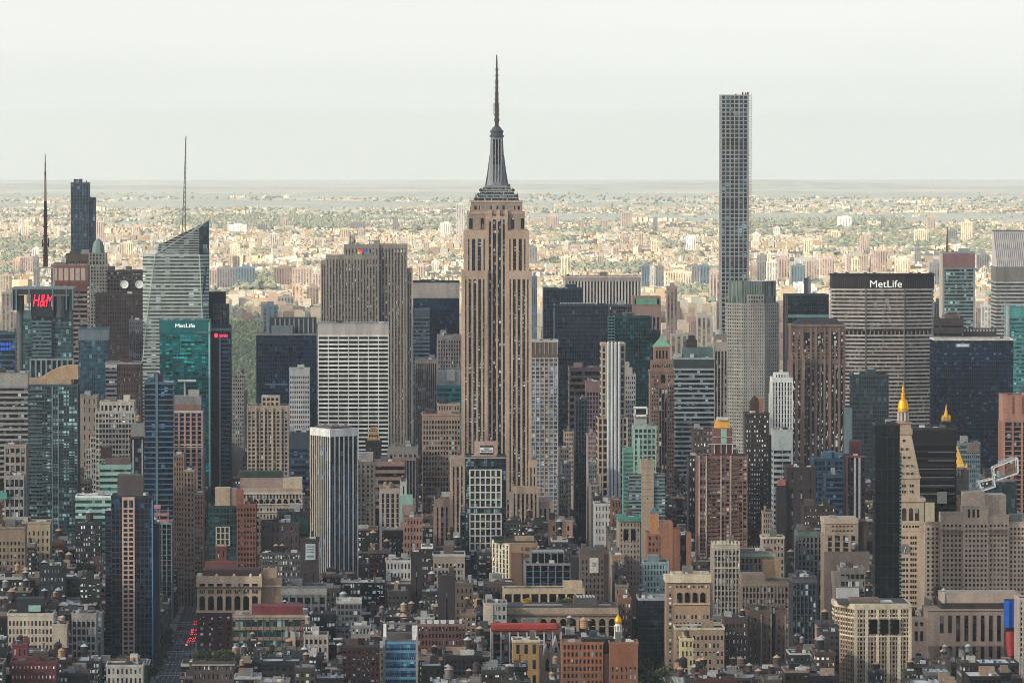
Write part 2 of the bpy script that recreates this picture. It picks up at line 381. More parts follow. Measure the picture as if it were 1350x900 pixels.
# ------------------------------------------------------------------ Art Deco tower in the middle
def deco_tower():
    b = Bld('skyscraper', 'tallest stone Art Deco skyscraper with tiered silver crown and long antenna', 'the tall Art Deco skyscraper', 609, 700, 265, 640, 4750, 42, 'skyscraper')
    L, Z = b.lx, b.lz
    stone = wall((188, 154, 128), k_=.97); stone2 = wall((168, 140, 122)); dk = wall((52, 48, 50)); silver = wall((132, 134, 140), .45); silverd = wall((88, 92, 100), .45)
    g = glass((30, 32, 38), (170, 178, 176), .1, (1.6, 9.3, 3.8))
    def shaft(p0, p1, q0, q1, y0, y1, bays, pw=.46, cap=7):
        x0, x1, z0, z1 = L(p0), L(p1), Z(q1), Z(q0)
        b.box('glazing', g, x0, x1, z0, z1 - cap, y0, y1)
        b.box('parapet', stone, x0 - .6, x1 + .6, z1 - cap, z1, y0 - .6, y1 + .6)
        n = bays; bx = (x1 - x0) / n; z = z1 - cap; k = 0
        while z > z0 + 3.8 and k < 90:
            b.box('spandrel', dk, x0 - .1, x1 + .1, z - 1.5, z, y0 - .1, y1 + .1); z -= 3.8; k += 1
        for i in range(n + 1):
            hw = bx * pw / 2 * (1.5 if i in (0, n) else 1.0)
            xx = min(max(x0 + bx * i, x0 + hw - .5), x1 - hw + .5)
            b.box('pier', stone, xx - hw, xx + hw, z0, z1 - cap, y0 - .7, y0 + .02)
        for sx in (x0, x1):
            for i in range(9):
                yy = y0 + 1 + (y1 - y0 - 2) * i / 8
                b.box('pier', stone, sx - .35, sx + .35, z0, z1 - cap, yy - 1.3, yy + 1.3)
    shaft(610, 642, 357, 690, 0, 42, 5, .42); shaft(668.5, 700, 357, 690, 0, 42, 5, .42)
    shaft(642, 668.5, 285, 690, 3.5, 40, 4, .36, 3)
    shaft(613, 643.5, 304, 357, 3, 39, 4, .44); shaft(667.5, 697, 304, 357, 3, 39, 4, .44)
    # upper block with stepped shoulders
    x0, x1 = L(617), L(692)
    for (p0, p1, q0, q1, y0, y1) in ((617, 692, 280, 304, 6, 37), (621.5, 689, 265, 280, 7, 36)):
        b.box('wall', stone2, L(p0), L(p1), Z(q1), Z(q0), y0, y1)
        b.box('cornice', stone, L(p0) - .4, L(p1) + .4, Z(q0) - 1.4, Z(q0) + .3, y0 - .4, y1 + .4)
    for p in (645, 655.5, 666):
        m = MB(); m.sq(stone, L(p + 1.6), 4.6, ((1.6, Z(292)), (1.5, Z(281)), (.5, Z(276)))); m.build('finial', b.o)
    for p in (627, 633, 647, 655.5, 664, 678, 684):
        b.box('window', g, L(p) - .9, L(p) + .9, Z(276.5), Z(271.5), 6.8, 7.2)
    for p in (621, 636, 676, 689):
        b.box('window', g, L(p) - 1.4, L(p) + 1.4, Z(302), Z(288), 5.8, 6.2)
    # observation deck tiers, mooring mast
    cx, cy_ = L(655.7), 21.5
    m = MB()
    for q0, q1, hw, mm in ((261, 265, 17, silverd), (257, 261, 15.4, silver), (253.5, 257, 14.6, silverd), (250.5, 253.5, 13.2, silver), (247.5, 250.5, 12.2, silverd), (244.5, 247.5, 10.6, silver)):
        m.sq(mm, cx, cy_, ((hw, Z(q1)), (hw * .96, Z(q0))), .8)
    tc_ = m.build('tiered_crown', b.o)
    rl = wall((190, 186, 178), .5); gs = glass((40, 44, 50), (190, 192, 186), .2, (1.2, 9, 2))
    for q0, q1, hw in ((261.6, 264.2, 16.9), (257.6, 260.2, 15.3), (254, 256.4, 14.4), (251, 252.8, 13.1), (248, 249.8, 12.1)):
        m = MB()
        n_ = int(hw * 1.1)
        for i in range(n_): xx = cx - hw + 2 * hw * (i + .5) / n_; m.box(gs, xx - .42, xx + .42, cy_ - hw * .8 - .25, cy_ - hw * .8 + .6, Z(q1), Z(q0))
        m.build('window_ring', b.o)
        m = MB(); m.box(rl, cx - hw - .3, cx + hw + .3, cy_ - hw * .8 - .5, cy_ - hw * .8 - .1, Z(q0) + .35, Z(q0) + .75); m.build('parapet_rail', b.o)
    for p in (628, 631.5, 635, 638, 673, 676, 679.5, 683):
        m = MB(); q_ = 262 - abs(655.5 - p) * -.05 - (6 if 634 < p < 677 else 0); m.sq(silverd, L(p), cy_ - 8, ((.8, Z(265)), (.7, Z(q_ - 3)), (.15, Z(q_ - 9)))); m.build('pinnacle', b.o)
    mm = MB()
    mm.loft(silver, [[(cx + hx * a, cy_ + hy * c, Z(q)) for a, c in ((-1, -.45), (-.45, -1), (.45, -1), (1, -.45), (1, .45), (.45, 1), (-.45, 1), (-1, .45))] for q, hx, hy in ((244.5, 8.6, 7), (236, 7.6, 6.4), (218, 6.6, 5.8), (200, 5.7, 5.2), (181, 5.2, 5))])
    mast_o = mm.build('mooring_mast', b.o)
    for p in (650.2, 653.6, 657.6, 661.2): b.box('mast_rib', wall((168, 166, 164), .4), L(p) - .35, L(p) + .35, Z(240), Z(183), cy_ - 7.2, cy_ - 4.4)
    for p in (651.9, 655.6, 659.4):
        b.box('window_strip', glass((24, 26, 32), (150, 155, 155), .04, (1, 3, 2)), L(p) - .7, L(p) + .7, Z(217), Z(184), cy_ - 6.3, cy_ - 4.6, None)
    for s_ in (-1, 1):
        w_ = MB(); w_.loft(silverd, [[(cx + s_ * hx, cy_ - 1.2, Z(q)), (cx + s_ * (hx + t), cy_ - 1.2, Z(q)), (cx + s_ * (hx + t), cy_ + 1.2, Z(q)), (cx + s_ * hx, cy_ + 1.2, Z(q))][::s_] for q, hx, t in ((244.5, 7.6, 2.2), (225, 6.2, 1.6), (205, 5.2, 1.0))])
        w_.build('buttress', b.o)
    r = MB()
    r.lathe(silverd, cx, cy_, [(6, Z(181)), (6.2, Z(179)), (5.2, Z(178)), (5.2, Z(175)), (5.8, Z(174)), (5.8, Z(172.5)), (4.6, Z(171.5)), (3.6, Z(168.5)), (1.8, Z(166))], 16)
    r.build('dome', b.o)
    a = MB(); an = wall((92, 80, 70))
    a.sq(an, cx, cy_, ((1.7, Z(166)), (1.5, Z(140)), (1.0, Z(105)), (.45, Z(72))))
    for q in (158, 152, 146, 138, 132, 124, 116, 108, 100, 92):
        a.box(an, cx - 2.4 + (158 - q) * .011, cx + 2.4 - (158 - q) * .011, cy_ - 1.3, cy_ + 1.3, Z(q), Z(q) + .9)
    a.sq(an, cx - 2.4, cy_ - .5, ((.3, Z(152)), (.3, Z(136)))); a.bar(an, (cx - 2.4, cy_ - .5, Z(145)), (cx, cy_, Z(145)), .3)
    a.sq(an, cx + 1.3, cy_ - .5, ((.5, Z(149)), (.5, Z(139))))
    for q, w_, hh in ((161, 2.2, 2.5), (155, 1.9, 3), (143, 1.8, 4), (128, 1.5, 3), (112, 1.25, 4), (97, .95, 3), (86, .75, 3)): a.lathe(an, cx, cy_, [(w_ * .7, Z(q)), (w_, Z(q) + .5), (w_, Z(q) + hh), (w_ * .6, Z(q) + hh + .6)], 10)
    a.build('antenna', b.o)
    k = MB(); rr = random.Random(3)
    for i in range(22):
        p = rr.choice([rr.uniform(614, 642), rr.uniform(669, 696), rr.uniform(628, 640), rr.uniform(671, 684)])
        q = 304 if p < 616 or p > 694 else (265 if 626 < p < 686 else 280)
        k.sq(an, L(p), 8 + rr.random() * 6, ((.25, Z(q)), (.2, Z(q - rr.uniform(3, 8)))))
    for p, q in ((631, 256), (634, 250), (671, 244), (677, 250), (681, 258), (627, 262)):
        k.lathe(an, L(p), 10, [(.2, Z(q + 3)), (1.4, Z(q + 1.5)), (1.4, Z(q)), (.3, Z(q - 1.5))], 8)
    k.build('rooftop_aerials', b.o)
    # lower setbacks
    for p0, p1, q0, y0, y1, n in ((594.5, 612, 604, -8, 48, 3), (674.5, 709, 640, -12, 52, 6), (612, 674, 648, -12, 52, 8), (709, 728, 660, -6, 46, 3), (697, 707, 606, -6, 46, 2)):
        x0_, x1_, z1 = L(p0), L(p1), Z(q0)
        b.box('glazing', g, x0_, x1_, 0, z1 - 6, y0, y1)
        b.box('parapet', stone, x0_ - .5, x1_ + .5, z1 - 6, z1, y0 - .5, y1 + .5)
        for i in range(n + 1):
            bx = (x1_ - x0_) / n; hw = bx * .25; xx = min(max(x0_ + bx * i, x0_ + hw - .4), x1_ - hw + .4)
            b.box('pier', stone, xx - hw, xx + hw, 0, z1 - 6, y0 - .6, y0 + .02)
        b.box('wall', stone, x1_ - .3, x1_ + .4, 0, z1 - 6, y0, y1); b.box('wall', stone, x0_ - .4, x0_ + .3, 0, z1 - 6, y0, y1)
        z = z1 - 6
        while z > 0 and z > z1 - 80:
            b.box('spandrel', dk, x0_ - .1, x1_ + .1, z - 1.4, z, y0 - .1, y1 + .1); z -= 3.8
deco_tower()

# ------------------------------------------------------------------ faceted crystal tower (left)
def crystal_tower():
    b = Bld('glass_skyscraper', 'faceted pale glass skyscraper with slanted top and lattice spire', 'the slanted glass skyscraper', 187, 275, 293, 600, 5420, 45, 'skyscraper')
    L, Z = b.lx, b.lz
    g = glass((66, 76, 76), (160, 180, 176), .12, (4.5, 9, 4.2)); fr = wall((172, 178, 174), .45)
    # outline at each height: outer left, left crease, right crease, outer right (photo columns)
    rows = [(600, 168, 168.5, 273, 275), (520, 181, 183, 270, 275), (470, 187.8, 188.5, 268.5, 275), (400, 188, 196, 266, 275), (335, 188, 205, 263, 275)]
    dep = lambda q: (10, 0, 0, 9)
    def at(q):
        for i in range(len(rows) - 1):
            a, c = rows[i], rows[i + 1]
            if a[0] >= q >= c[0]:
                t = (a[0] - q) / (a[0] - c[0]); return [a[j] + (c[j] - a[j]) * t for j in range(1, 5)]
        return list(rows[-1][1:])
    m = MB(); rings = []
    for q in (900, 600, 520, 470, 400, 335):
        r = at(min(600, q)); zz = 0 if q == 900 else Z(q)
        ys = (9, 0, 0, 8)
        rings.append([(L(r[j]), ys[j], zz) for j in range(4)] + [(L(r[3]), 45, zz), (L(r[0]), 45, zz)])
    m.loft(g, rings)
    m.build('glazing', b.o)
    # sloping screen above the main roof: front sheet and back sheet
    for nm, y, pts in (('glass_screen', 0, ((205, 335.5), (263, 300), (263, 336), (205, 336))), ('glass_screen', 24, ((207, 330), (209, 322), (216, 320), (275, 291), (275, 336), (207, 336)))):
        t = MB(); f = [(L(p), y, Z(q)) for p, q in pts]; bk = [(x, y + .8, z) for x, _, z in f]
        t.loft(g, [list(reversed(f)), list(reversed(bk))]); t.build(nm, b.o)
        t = MB()
        for k in range(0, 14):
            q = 335 - k * 3.2
            left = None
            for x in range(205, 276):
                e = (335.5 - (x - 205) * 35.5 / 58) if y == 0 else (320 - (x - 216) * 29 / 59 if x > 216 else 321)
                if e < q - .6: left = x; break
            right = 263 if y == 0 else 275
            if left is not None and right - left > 2: t.box(fr, L(left), L(right), y - .25, y + 1.05, Z(q + .6), Z(q - .6))
        t.build('screen_rail', b.o)
    t = MB(); f = [(L(263), 0, Z(336)), (L(263), 0, Z(300)), (L(275), 8, Z(291)), (L(275), 8, Z(336))]; t.loft(g, [f, [(x, y + .6, z) for x, y, z in f]]); t.build('glass_screen', b.o)
    t = MB(); t.bar(fr, (L(205), -.2, Z(335)), (L(263), -.2, Z(299.5)), 1.2); t.bar(fr, (L(263), -.2, Z(299.5)), (L(275), 8, Z(290.5)), 1.2); t.bar(wall((80, 96, 92)), (L(275), 8.2, Z(560)), (L(275), 8.2, Z(290.5)), 1); t.build('edge_trim', b.o)
    z = Z(337)
    q = 338.0
    rr = random.Random(5)
    while q < 560:
        r = at(q); ys = (9, 0, 0, 8); pts = [(L(r[j]), ys[j]) for j in range(4)]
        h = 1.9
        s = MB(); z0 = Z(q)
        for j in range(3):
            (xa, ya), (xb, yb) = pts[j], pts[j + 1]
            if abs(xb - xa) < .6: continue
            f0 = [(xa, ya - .35, z0), (xb, yb - .35, z0), (xb, yb - .35, z0 + h), (xa, ya - .35, z0 + h)]
            s.loft(wall((176, 190, 182), .5) if j == 2 else fr, [f0[::-1], [(x, y + .7, zz) for x, y, zz in f0[::-1]]])
        s.build('spandrel', b.o)
        q += 4.75
    for j in (1, 2):
        t = MB()
        for i in range(len(rows) - 1):
            a, c = rows[i], rows[i + 1]
            t.bar(wall((190, 204, 194), .5), (L(a[j + 1]), -.1, Z(a[0])), (L(c[j + 1]), -.1, Z(c[0])), .9)
        t.build('corner_trim', b.o)
    s = MB(); sm = wall((82, 84, 82)); x = L(241.5); xt = L(245.2); zb, zt = Z(334), Z(180); y = 14
    for i in range(24):
        t0, t1 = i / 24, (i + 1) / 24
        w0, w1 = 3.6 * (1 - t0) ** 1.1 + .35, 3.6 * (1 - t1) ** 1.1 + .35
        a0 = (x + (xt - x) * t0, zb + (zt - zb) * t0); a1 = (x + (xt - x) * t1, zb + (zt - zb) * t1)
        for u, v in ((-1, -1), (1, -1), (1, 1), (-1, 1)):
            s.bar(sm, (a0[0] + u * w0 / 2, y + v * w0 / 2, a0[1]), (a1[0] + u * w1 / 2, y + v * w1 / 2, a1[1]), .5)
            s.bar(sm, (a0[0] + u * w0 / 2, y + v * w0 / 2, a0[1]), (a1[0] - v * w1 / 2, y + u * w1 / 2, a1[1]), .35)
    s.build('spire', b.o)
crystal_tower()

# ------------------------------------------------------------------ tower with the red roof sign and tall mast (far left)
def sign_tower():
    b = Bld('office_tower', 'dark teal tower with red rooftop sign, corner drums and tall striped mast', 'the red-signed tower', 16, 97, 379, 495, 5380, 45, 'skyscraper')
    L, Z = b.lx, b.lz; dk = wall((52, 58, 64), .6); lt = wall((104, 128, 132), .5)
    b.box('glazing', glass((60, 88, 94), (140, 168, 170), .14), L(30), L(94), 0, Z(408), 3, 42)
    c = MB(); c.lathe(wall((84, 92, 92), .5), L(26.5), 9, [(L(31.5) - L(26.5), 0), (L(31.5) - L(26.5), Z(389))], 20); c.build('corner_drum', b.o, smooth=False)
    c = MB(); c.lathe(wall((66, 72, 76), .5), L(81), 6, [(L(92) - L(81), Z(418)), (L(92) - L(81), Z(390))], 20); c.build('corner_drum', b.o)
    b.box('rooftop_screen', dk, L(16.5), L(96.5), Z(388), Z(380), -3, 44)
    b.box('rooftop_frame', wall((120, 130, 132), .5), L(16), L(97), Z(381), Z(378.6), -3.5, 45)
    for p in (16.8, 22, 39, 70, 88, 96.4): b.box('column', lt, L(p) - .7, L(p) + .7, Z(408), Z(381), -3.3, -2.4)
    b.box('rooftop_screen', dk, L(17), L(23), Z(408), Z(388), -2, 20); b.box('rooftop_screen', dk, L(91.5), L(96.5), Z(408), Z(388), -2, 20)
    b.box('sign_panel', wall((44, 48, 54)), L(41), L(71), Z(417), Z(384), -2.2, 3)
    b.text('H&M', 56.5, 396, 27, 17, glow((255, 30, 60), 1.6), y=-2.7, name='lettering', shear=.25)
    b.box('bay', glass((28, 42, 54), (120, 150, 160), .1), L(42), L(68), Z(472), Z(410), 0, 3.2)
    for k in range(10): b.box('spandrel', wall((86, 108, 116), .5), L(41.8), L(68.2), Z(424.6 + k * 5), Z(422 + k * 5), -.5, 3.1)
    for p0, p1 in ((31, 42), (68, 94)):
        for k in range(11): b.box('mullion', wall((80, 108, 114), .5), L(p0), L(p1), Z(420.6 + k * 5), Z(419.8 + k * 5), 2.8, 3.1)
        b.box('fascia', lt, L(p0), L(p1), Z(419), Z(408), 2.4, 3.05)
    b.box('podium', glass((40, 52, 58)), L(40), L(97), 0, Z(473), -4, 3)
    for i in range(9): b.box('pier', wall((128, 140, 142)), L(40.5 + i * 7) - .8, L(40.5 + i * 7) + .8, Z(520), Z(473), -4.8, -3.95)
    b.box('cornice', wall((128, 140, 142)), L(39.5), L(97.3), Z(474), Z(471.5), -4.9, 3.1)
    m = MB(); st = wall((150, 156, 156)); x = L(59); y = 20
    for p in (50, 70):
        m.box(st, L(p) - .5, L(p) + .5, y - 6, y - 5, Z(380), Z(352)); m.box(st, L(p) - .5, L(p) + .5, y + 5, y + 6, Z(380), Z(352))
    m.box(st, L(50), L(70), y - 6.2, y - 5.2, Z(354), Z(352)); m.bar(st, (L(50), y - 5.5, Z(378)), (L(60), y - 5.5, Z(354)), .6); m.bar(st, (L(70), y - 5.5, Z(378)), (L(60), y - 5.5, Z(354)), .6)
    m.build('mast_base', b.o)
    m = MB(); red = wall((70, 46, 46)); wh = wall((150, 130, 110))
    zs = [(352, 2.2, red), (318, 1.7, red), (286, 1.5, wall((40, 34, 36))), (265, 1.2, wh), (232, .9, red), (226, .8, wh), (220, .6, red), (214, .5, wh), (208, .4, red), (203, .2, red)]
    for (q0, w0, mm), (q1, w1, _) in zip(zs, zs[1:]): m.sq(mm, x, y, ((w0, Z(q0)), (w1, Z(q1))))
    for q in (345, 338, 331, 324, 322, 312, 300, 286): m.box(red, x - 2.6, x + 2.6, y - 1.6, y + 1.6, Z(q), Z(q) + 1)
    m.sq(red, x - 3, y, ((.5, Z(326)), (.5, Z(316)))); m.sq(red, x + 3, y, ((.5, Z(326)), (.5, Z(314))))
    m.build('mast', b.o)
    for p in (30, 34, 47, 53, 66, 75, 84): b.box('roof_unit', wall((150, 152, 150)), L(p), L(p + 3), Z(380), Z(376.5), 4, 9)
sign_tower()

# ------------------------------------------------------------------ clock tower with gold cupola (right)
def clock_tower():
    b = Bld('clock_tower', 'slender stone clock tower with pyramid roof and gold cupola', 'the gold-tipped clock tower', 1167, 1219, 655, 812, 3960, 26, 'tower')
    L, Z = b.lx, b.lz; st = wall((188, 158, 128)); st2 = wall((166, 136, 112)); g = glass((38, 36, 40), (110, 110, 110), .08)
    b.box('wall', st, L(1167), L(1219), 0, Z(662), 0, 26)
    b.box('cornice', st, L(1165.5), L(1220.5), Z(662), Z(657), -1, 27)
    b.box('wall', st, L(1171), L(1213.5), Z(657), Z(631), 2, 24)
    b.box('cornice', st, L(1170), L(1214.5), Z(631.5), Z(628.5), 1.2, 24.8)
    cx, cy_ = L(1193), 13
    r = lambda p: L(1193 + p) - cx
    m = MB(); m.sq(wall((186, 156, 126)), cx, cy_, ((r(20.5), Z(628.5)), (r(10), Z(574)))); m.build('pyramid_roof', b.o)
    m = MB(); m.sq(st2, cx, cy_, ((r(11.5), Z(574)), (r(11.5), Z(567)), (r(10), Z(566)), (r(9.5), Z(560)), (r(11), Z(559.5)), (r(11), Z(558)))); m.build('belvedere', b.o)
    m = MB(); m.lathe(st2, cx, cy_, [(r(7.6), Z(558)), (r(7.6), Z(556)), (r(5), Z(555.6)), (r(5), Z(546)), (r(7.2), Z(545.6)), (r(7.2), Z(543.6))], 16)
    for k in range(8):
        a = 2 * pi * (k + .5) / 8; m.lathe(wall((205, 190, 170)), cx + r(6.3) * cos(a), cy_ + r(6.3) * sin(a), [(.8, Z(556)), (.8, Z(545.6))], 8)
    m.build('lantern', b.o)
    m = MB(); m.lathe(GOLD, cx, cy_, [(r(7), Z(543.6)), (r(7.2), Z(540)), (r(6.6), Z(535)), (r(5), Z(530)), (r(2.6), Z(527)), (r(2.6), Z(522)), (r(3.4), Z(521.5)), (r(1.6), Z(519)), (r(1.8), Z(514)), (r(.6), Z(511)), (r(.15), Z(504))], 16); m.build('cupola', b.o)
    for k, (q, ps) in enumerate(((582, (1193,)), (593, (1190, 1196.5)), (604, (1193, 1199)), (615, (1190, 1197, 1203)), (625, (1190, 1197, 1203)))):
        for p in ps:
            t = (q - 574) / 54.5; y = cy_ - (r(10) + (r(20.5) - r(10)) * t)
            m = MB(); m.box(st2, L(p) - 1, L(p) + 1, y - .5, y + 2.5, Z(q + 1.6), Z(q - 1.6)); m.box(g, L(p) - .7, L(p) + .7, y - .62, y - .45, Z(q + 1.3), Z(q - 1.3)); m.build('dormer', b.o)
    for q in (641, 649):
        for p in (1191, 1194, 1201, 1204): b.box('window', g, L(p) - .6, L(p) + .6, Z(q + 1.8), Z(q - 1.8), 1.85, 2.1)
    for p in (1192.5, 1201.5, 1209.5):
        m = MB(); w_ = r(2.8); m.loft(glass((70, 58, 52)), [[(L(p) + w_ * cos(a), y, Z(673) + w_ * sin(a)) for a in [pi * k / 8 for k in range(9)]] + [(L(p) - w_, y, Z(687)), (L(p) + w_, y, Z(687))] for y in (.1, -.12)]); m.build('arched_window', b.o)
    b.box('string_course', st, L(1166.4), L(1219.6), Z(690.5), Z(688.5), -.5, 26.5)
    b.box('string_course', st, L(1166.4), L(1219.6), Z(701), Z(699.5), -.4, 26.4)
    for p in (1192, 1196, 1200, 1204, 1208, 1211): b.box('window', g, L(p) - .6, L(p) + .6, Z(696), Z(693.5), -.12, .1)
    for k in range(14):
        q = 709 + k * 7.2
        for p in (1189.5, 1192.5, 1196.5, 1201.8, 1204.8, 1207.8):
            if abs(q - 724) < 10 and p < 1201: continue
            b.box('window', g, L(p) - .62, L(p) + .62, Z(q + 2), Z(q - 1.6), -.12, .1)
    m = MB(); c = L(1193.5); z = Z(724); w_ = r(7)
    m.loft(wall((150, 128, 108)), [[(c + w_ * cos(2 * pi * k / 24), y, z + w_ * sin(2 * pi * k / 24)) for k in range(24)] for y in (.05, -.5)])
    o = m.build('clock', b.o)
    m = MB(); w_ = r(5.8); m.loft(wall((112, 110, 104)), [[(c + w_ * cos(2 * pi * k / 24), y, z + w_ * sin(2 * pi * k / 24)) for k in range(24)] for y in (-.45, -.65)]); m.build('dial', o)
    m = MB()
    for k in range(12):
        a = 2 * pi * k / 12; m.bar(wall((200, 190, 170)), (c + r(4.6) * cos(a), -.72, z + r(4.6) * sin(a)), (c + r(5.5) * cos(a), -.72, z + r(5.5) * sin(a)), .3)
    m.build('hour_mark', o)
    for dx, dz in ((r(1.2), r(3)), (-r(.6), -r(4.4))):
        m = MB(); m.bar(wall((220, 210, 190)), (c, -.78, z), (c + dx, -.78, z + dz), .4); m.build('hand', o)
clock_tower()

# ------------------------------------------------------------------ big names of the skyline
def slanted_roof():
    b = Bld('office_tower', 'silver striped tower with steeply slanted roof at the edge', 'the slant-roofed silver tower', 1313, 1372, 371, 460, 6300, 48, 'skyscraper')
    L, Z = b.lx, b.lz; al = wall((176, 170, 166), .5); g = glass((56, 60, 66), (120, 130, 132), .1)
    b.vol('band', al, g, fl=4.1, sp=.52, pw=0)
    b.box('attic', wall((132, 126, 122)), -b.W / 2 - .3, b.W / 2 + .3, Z(371), Z(352), -.3, 48.3)
    x0, x1 = L(1313.5), b.W / 2
    m = MB(); z0, z1 = Z(352), Z(306)
    m.loft(wall((206, 194, 184), .6), [[(x0, 0, z0), (x0, 48, z0), (x0, 48, z1), (x0, 40, z1)], [(x1, 0, z0), (x1, 48, z0), (x1, 48, z1), (x1, 40, z1)]])
    m.build('slanted_roof', b.o)
    for i in range(22):
        x = x0 + (x1 - x0) * (i + .5) / 22
        m = MB(); m.bar(wall((120, 112, 108), .5), (x, -.1, z0 + .3), (x, 39.8, z1 + .2), .5); m.build('seam', b.o)
    b.box('ridge_cap', wall((110, 100, 96)), x0 - .4, x1 + .4, z1 - .2, z1 + 1, 39.5, 48.4)
slanted_roof()

def pencil_tower():
    b = Bld('pencil_tower', 'extremely slender pencil tower of white concrete grid and square windows', 'the slender white grid pencil tower', 951, 986, 125, 430, 6470, 28, 'skyscraper')
    L, Z = b.lx, b.lz; c = wall((156, 156, 154)); g = glass((44, 60, 72), (120, 145, 155), .08, (5, 9, 4.8))
    bands = [Z(q) for q in (195, 272, 350)]
    b.box('glazing', g, -b.W / 2, b.W / 2, 0, b.H, 0, 28)
    z = b.H; fl = 4.85
    while z > Z(440):
        open_ = any(abs(z - 4 - q) < 5 for q in bands)
        b.box('floor_slab', c if not open_ else wall((110, 84, 80)), -b.W / 2 - .5, b.W / 2 + .5, z - 1.25, z, -.5, 28.5); z -= fl
    for i in range(7):
        x = -b.W / 2 + b.W * i / 6
        x = min(max(x, -b.W / 2 + .3), b.W / 2 - .3)
        b.box('pier', c, x - .65, x + .65, 0, b.H - .02, -.62, .05)
    for i in range(7):
        y = min(max(28 * i / 6, .5), 27.5)
        b.box('pier', c, -b.W / 2 - .62, -b.W / 2 + .05, 0, b.H - .02, y - .8, y + .8)
        b.box('pier', c, b.W / 2 - .05, b.W / 2 + .62, 0, b.H - .02, y - .8, y + .8)
    # builder's hoist still running up the east side
    m = MB(); st = wall((200, 180, 150)); x = L(988.5)
    for u in (-1.3, 1.3):
        m.box(st, x + u - .25, x + u + .25, 2, 2.5, 0, Z(123)); m.box(st, x + u - .25, x + u + .25, 4.6, 5.1, 0, Z(123))
    zz = Z(430)
    while zz < Z(124): m.box(st, x - 1.5, x + 1.5, 1.9, 5.2, zz, zz + .5); zz += 3
    m.build('hoist_mast', b.o)
    for q in (140, 205, 300): b.box('hoist_tie', st, b.W / 2, x, Z(q), Z(q) + .6, 2.5, 3)
    for p, h in ((978, 3), (982, 2.4), (985, 3), (969, 1)): b.box('roof_unit', wall((70, 66, 64)), L(p), L(p + 2), b.H, b.H + h, 6, 9)
pencil_tower()

def broad_octagon():
    b = Bld('office_tower', 'broad grey banded slab with white lettering across its dark top', 'the broad lettered slab', 1099, 1231, 362, 545, 5590, 40, 'skyscraper')
    L, Z = b.lx, b.lz; c = wall((176, 164, 156)); g = glass((52, 46, 46), (130, 126, 122), .1, (1.7, 9, 3.9)); dk = wall((52, 44, 46))
    out = [(1098, 14), (1101, 9), (1141, 0), (1192, 0), (1229, 9), (1232, 14), (1232, 30), (1098, 30)]
    ring = lambda e, z: [(L(p) + (e if p > 1165 else -e), y - e if y < 20 else y + e, z) for p, y in out]
    m = MB(); m.loft(g, [ring(0, 0), ring(0, Z(381))]); m.build('glazing', b.o)
    m = MB(); m.loft(dk, [ring(.5, Z(381)), ring(.5, Z(362.5))]); m.build('attic', b.o)
    m = MB(); m.loft(wall((44, 38, 40)), [ring(1.2, Z(364)), ring(1.2, Z(361.5))]); m.build('cornice', b.o)
    for i in range(44):
        p = 1102 + i * 2.95
        if 1145 < p < 1190: continue
        y = 0 if 1141 <= p <= 1192 else (9 - (p - 1101) * 9 / 40 if p < 1141 else (p - 1192) * 9 / 37)
        b.box('fin', wall((72, 64, 64)), L(p) - .3, L(p) + .3, Z(380.5), Z(365), y - 1, y + .2)
    q = 381.0
    while q < 560:
        if not 436 < q < 441:
            m = MB(); m.loft(c, [ring(.6, Z(q + 2.3)), ring(.6, Z(q))]); m.build('spandrel', b.o)
        q += 5.05
    m = MB(); m.loft(gK, [ring(.2, Z(442)), ring(.2, Z(436.6))]); m.build('plant_floor', b.o)
    for i in range(24):
        p = 1103 + i * 5.5; y = 0 if 1141 <= p <= 1192 else (9 - (p - 1101) * 9 / 40 if p < 1141 else (p - 1192) * 9 / 37)
        b.box('plant_louvre', wall((128, 116, 110)), L(p) - .7, L(p) + .7, Z(442), Z(436.6), y - .7, y + .1)
    for p in (1141, 1192): b.box('corner_fin', wall((112, 104, 104)), L(p) - .6, L(p) + .6, Z(560), Z(381.2), -1.2, .3)
    b.text('MetLife', 1167.3, 375, 42, 9.5, glow((235, 235, 225), .35), y=-1.5)
    for p in (1101, 1116, 1140, 1152, 1200, 1211, 1226): b.box('roof_unit', wall((96, 66, 62)), L(p), L(p + 4), Z(361.6), Z(359.6), 10, 15)
broad_octagon()

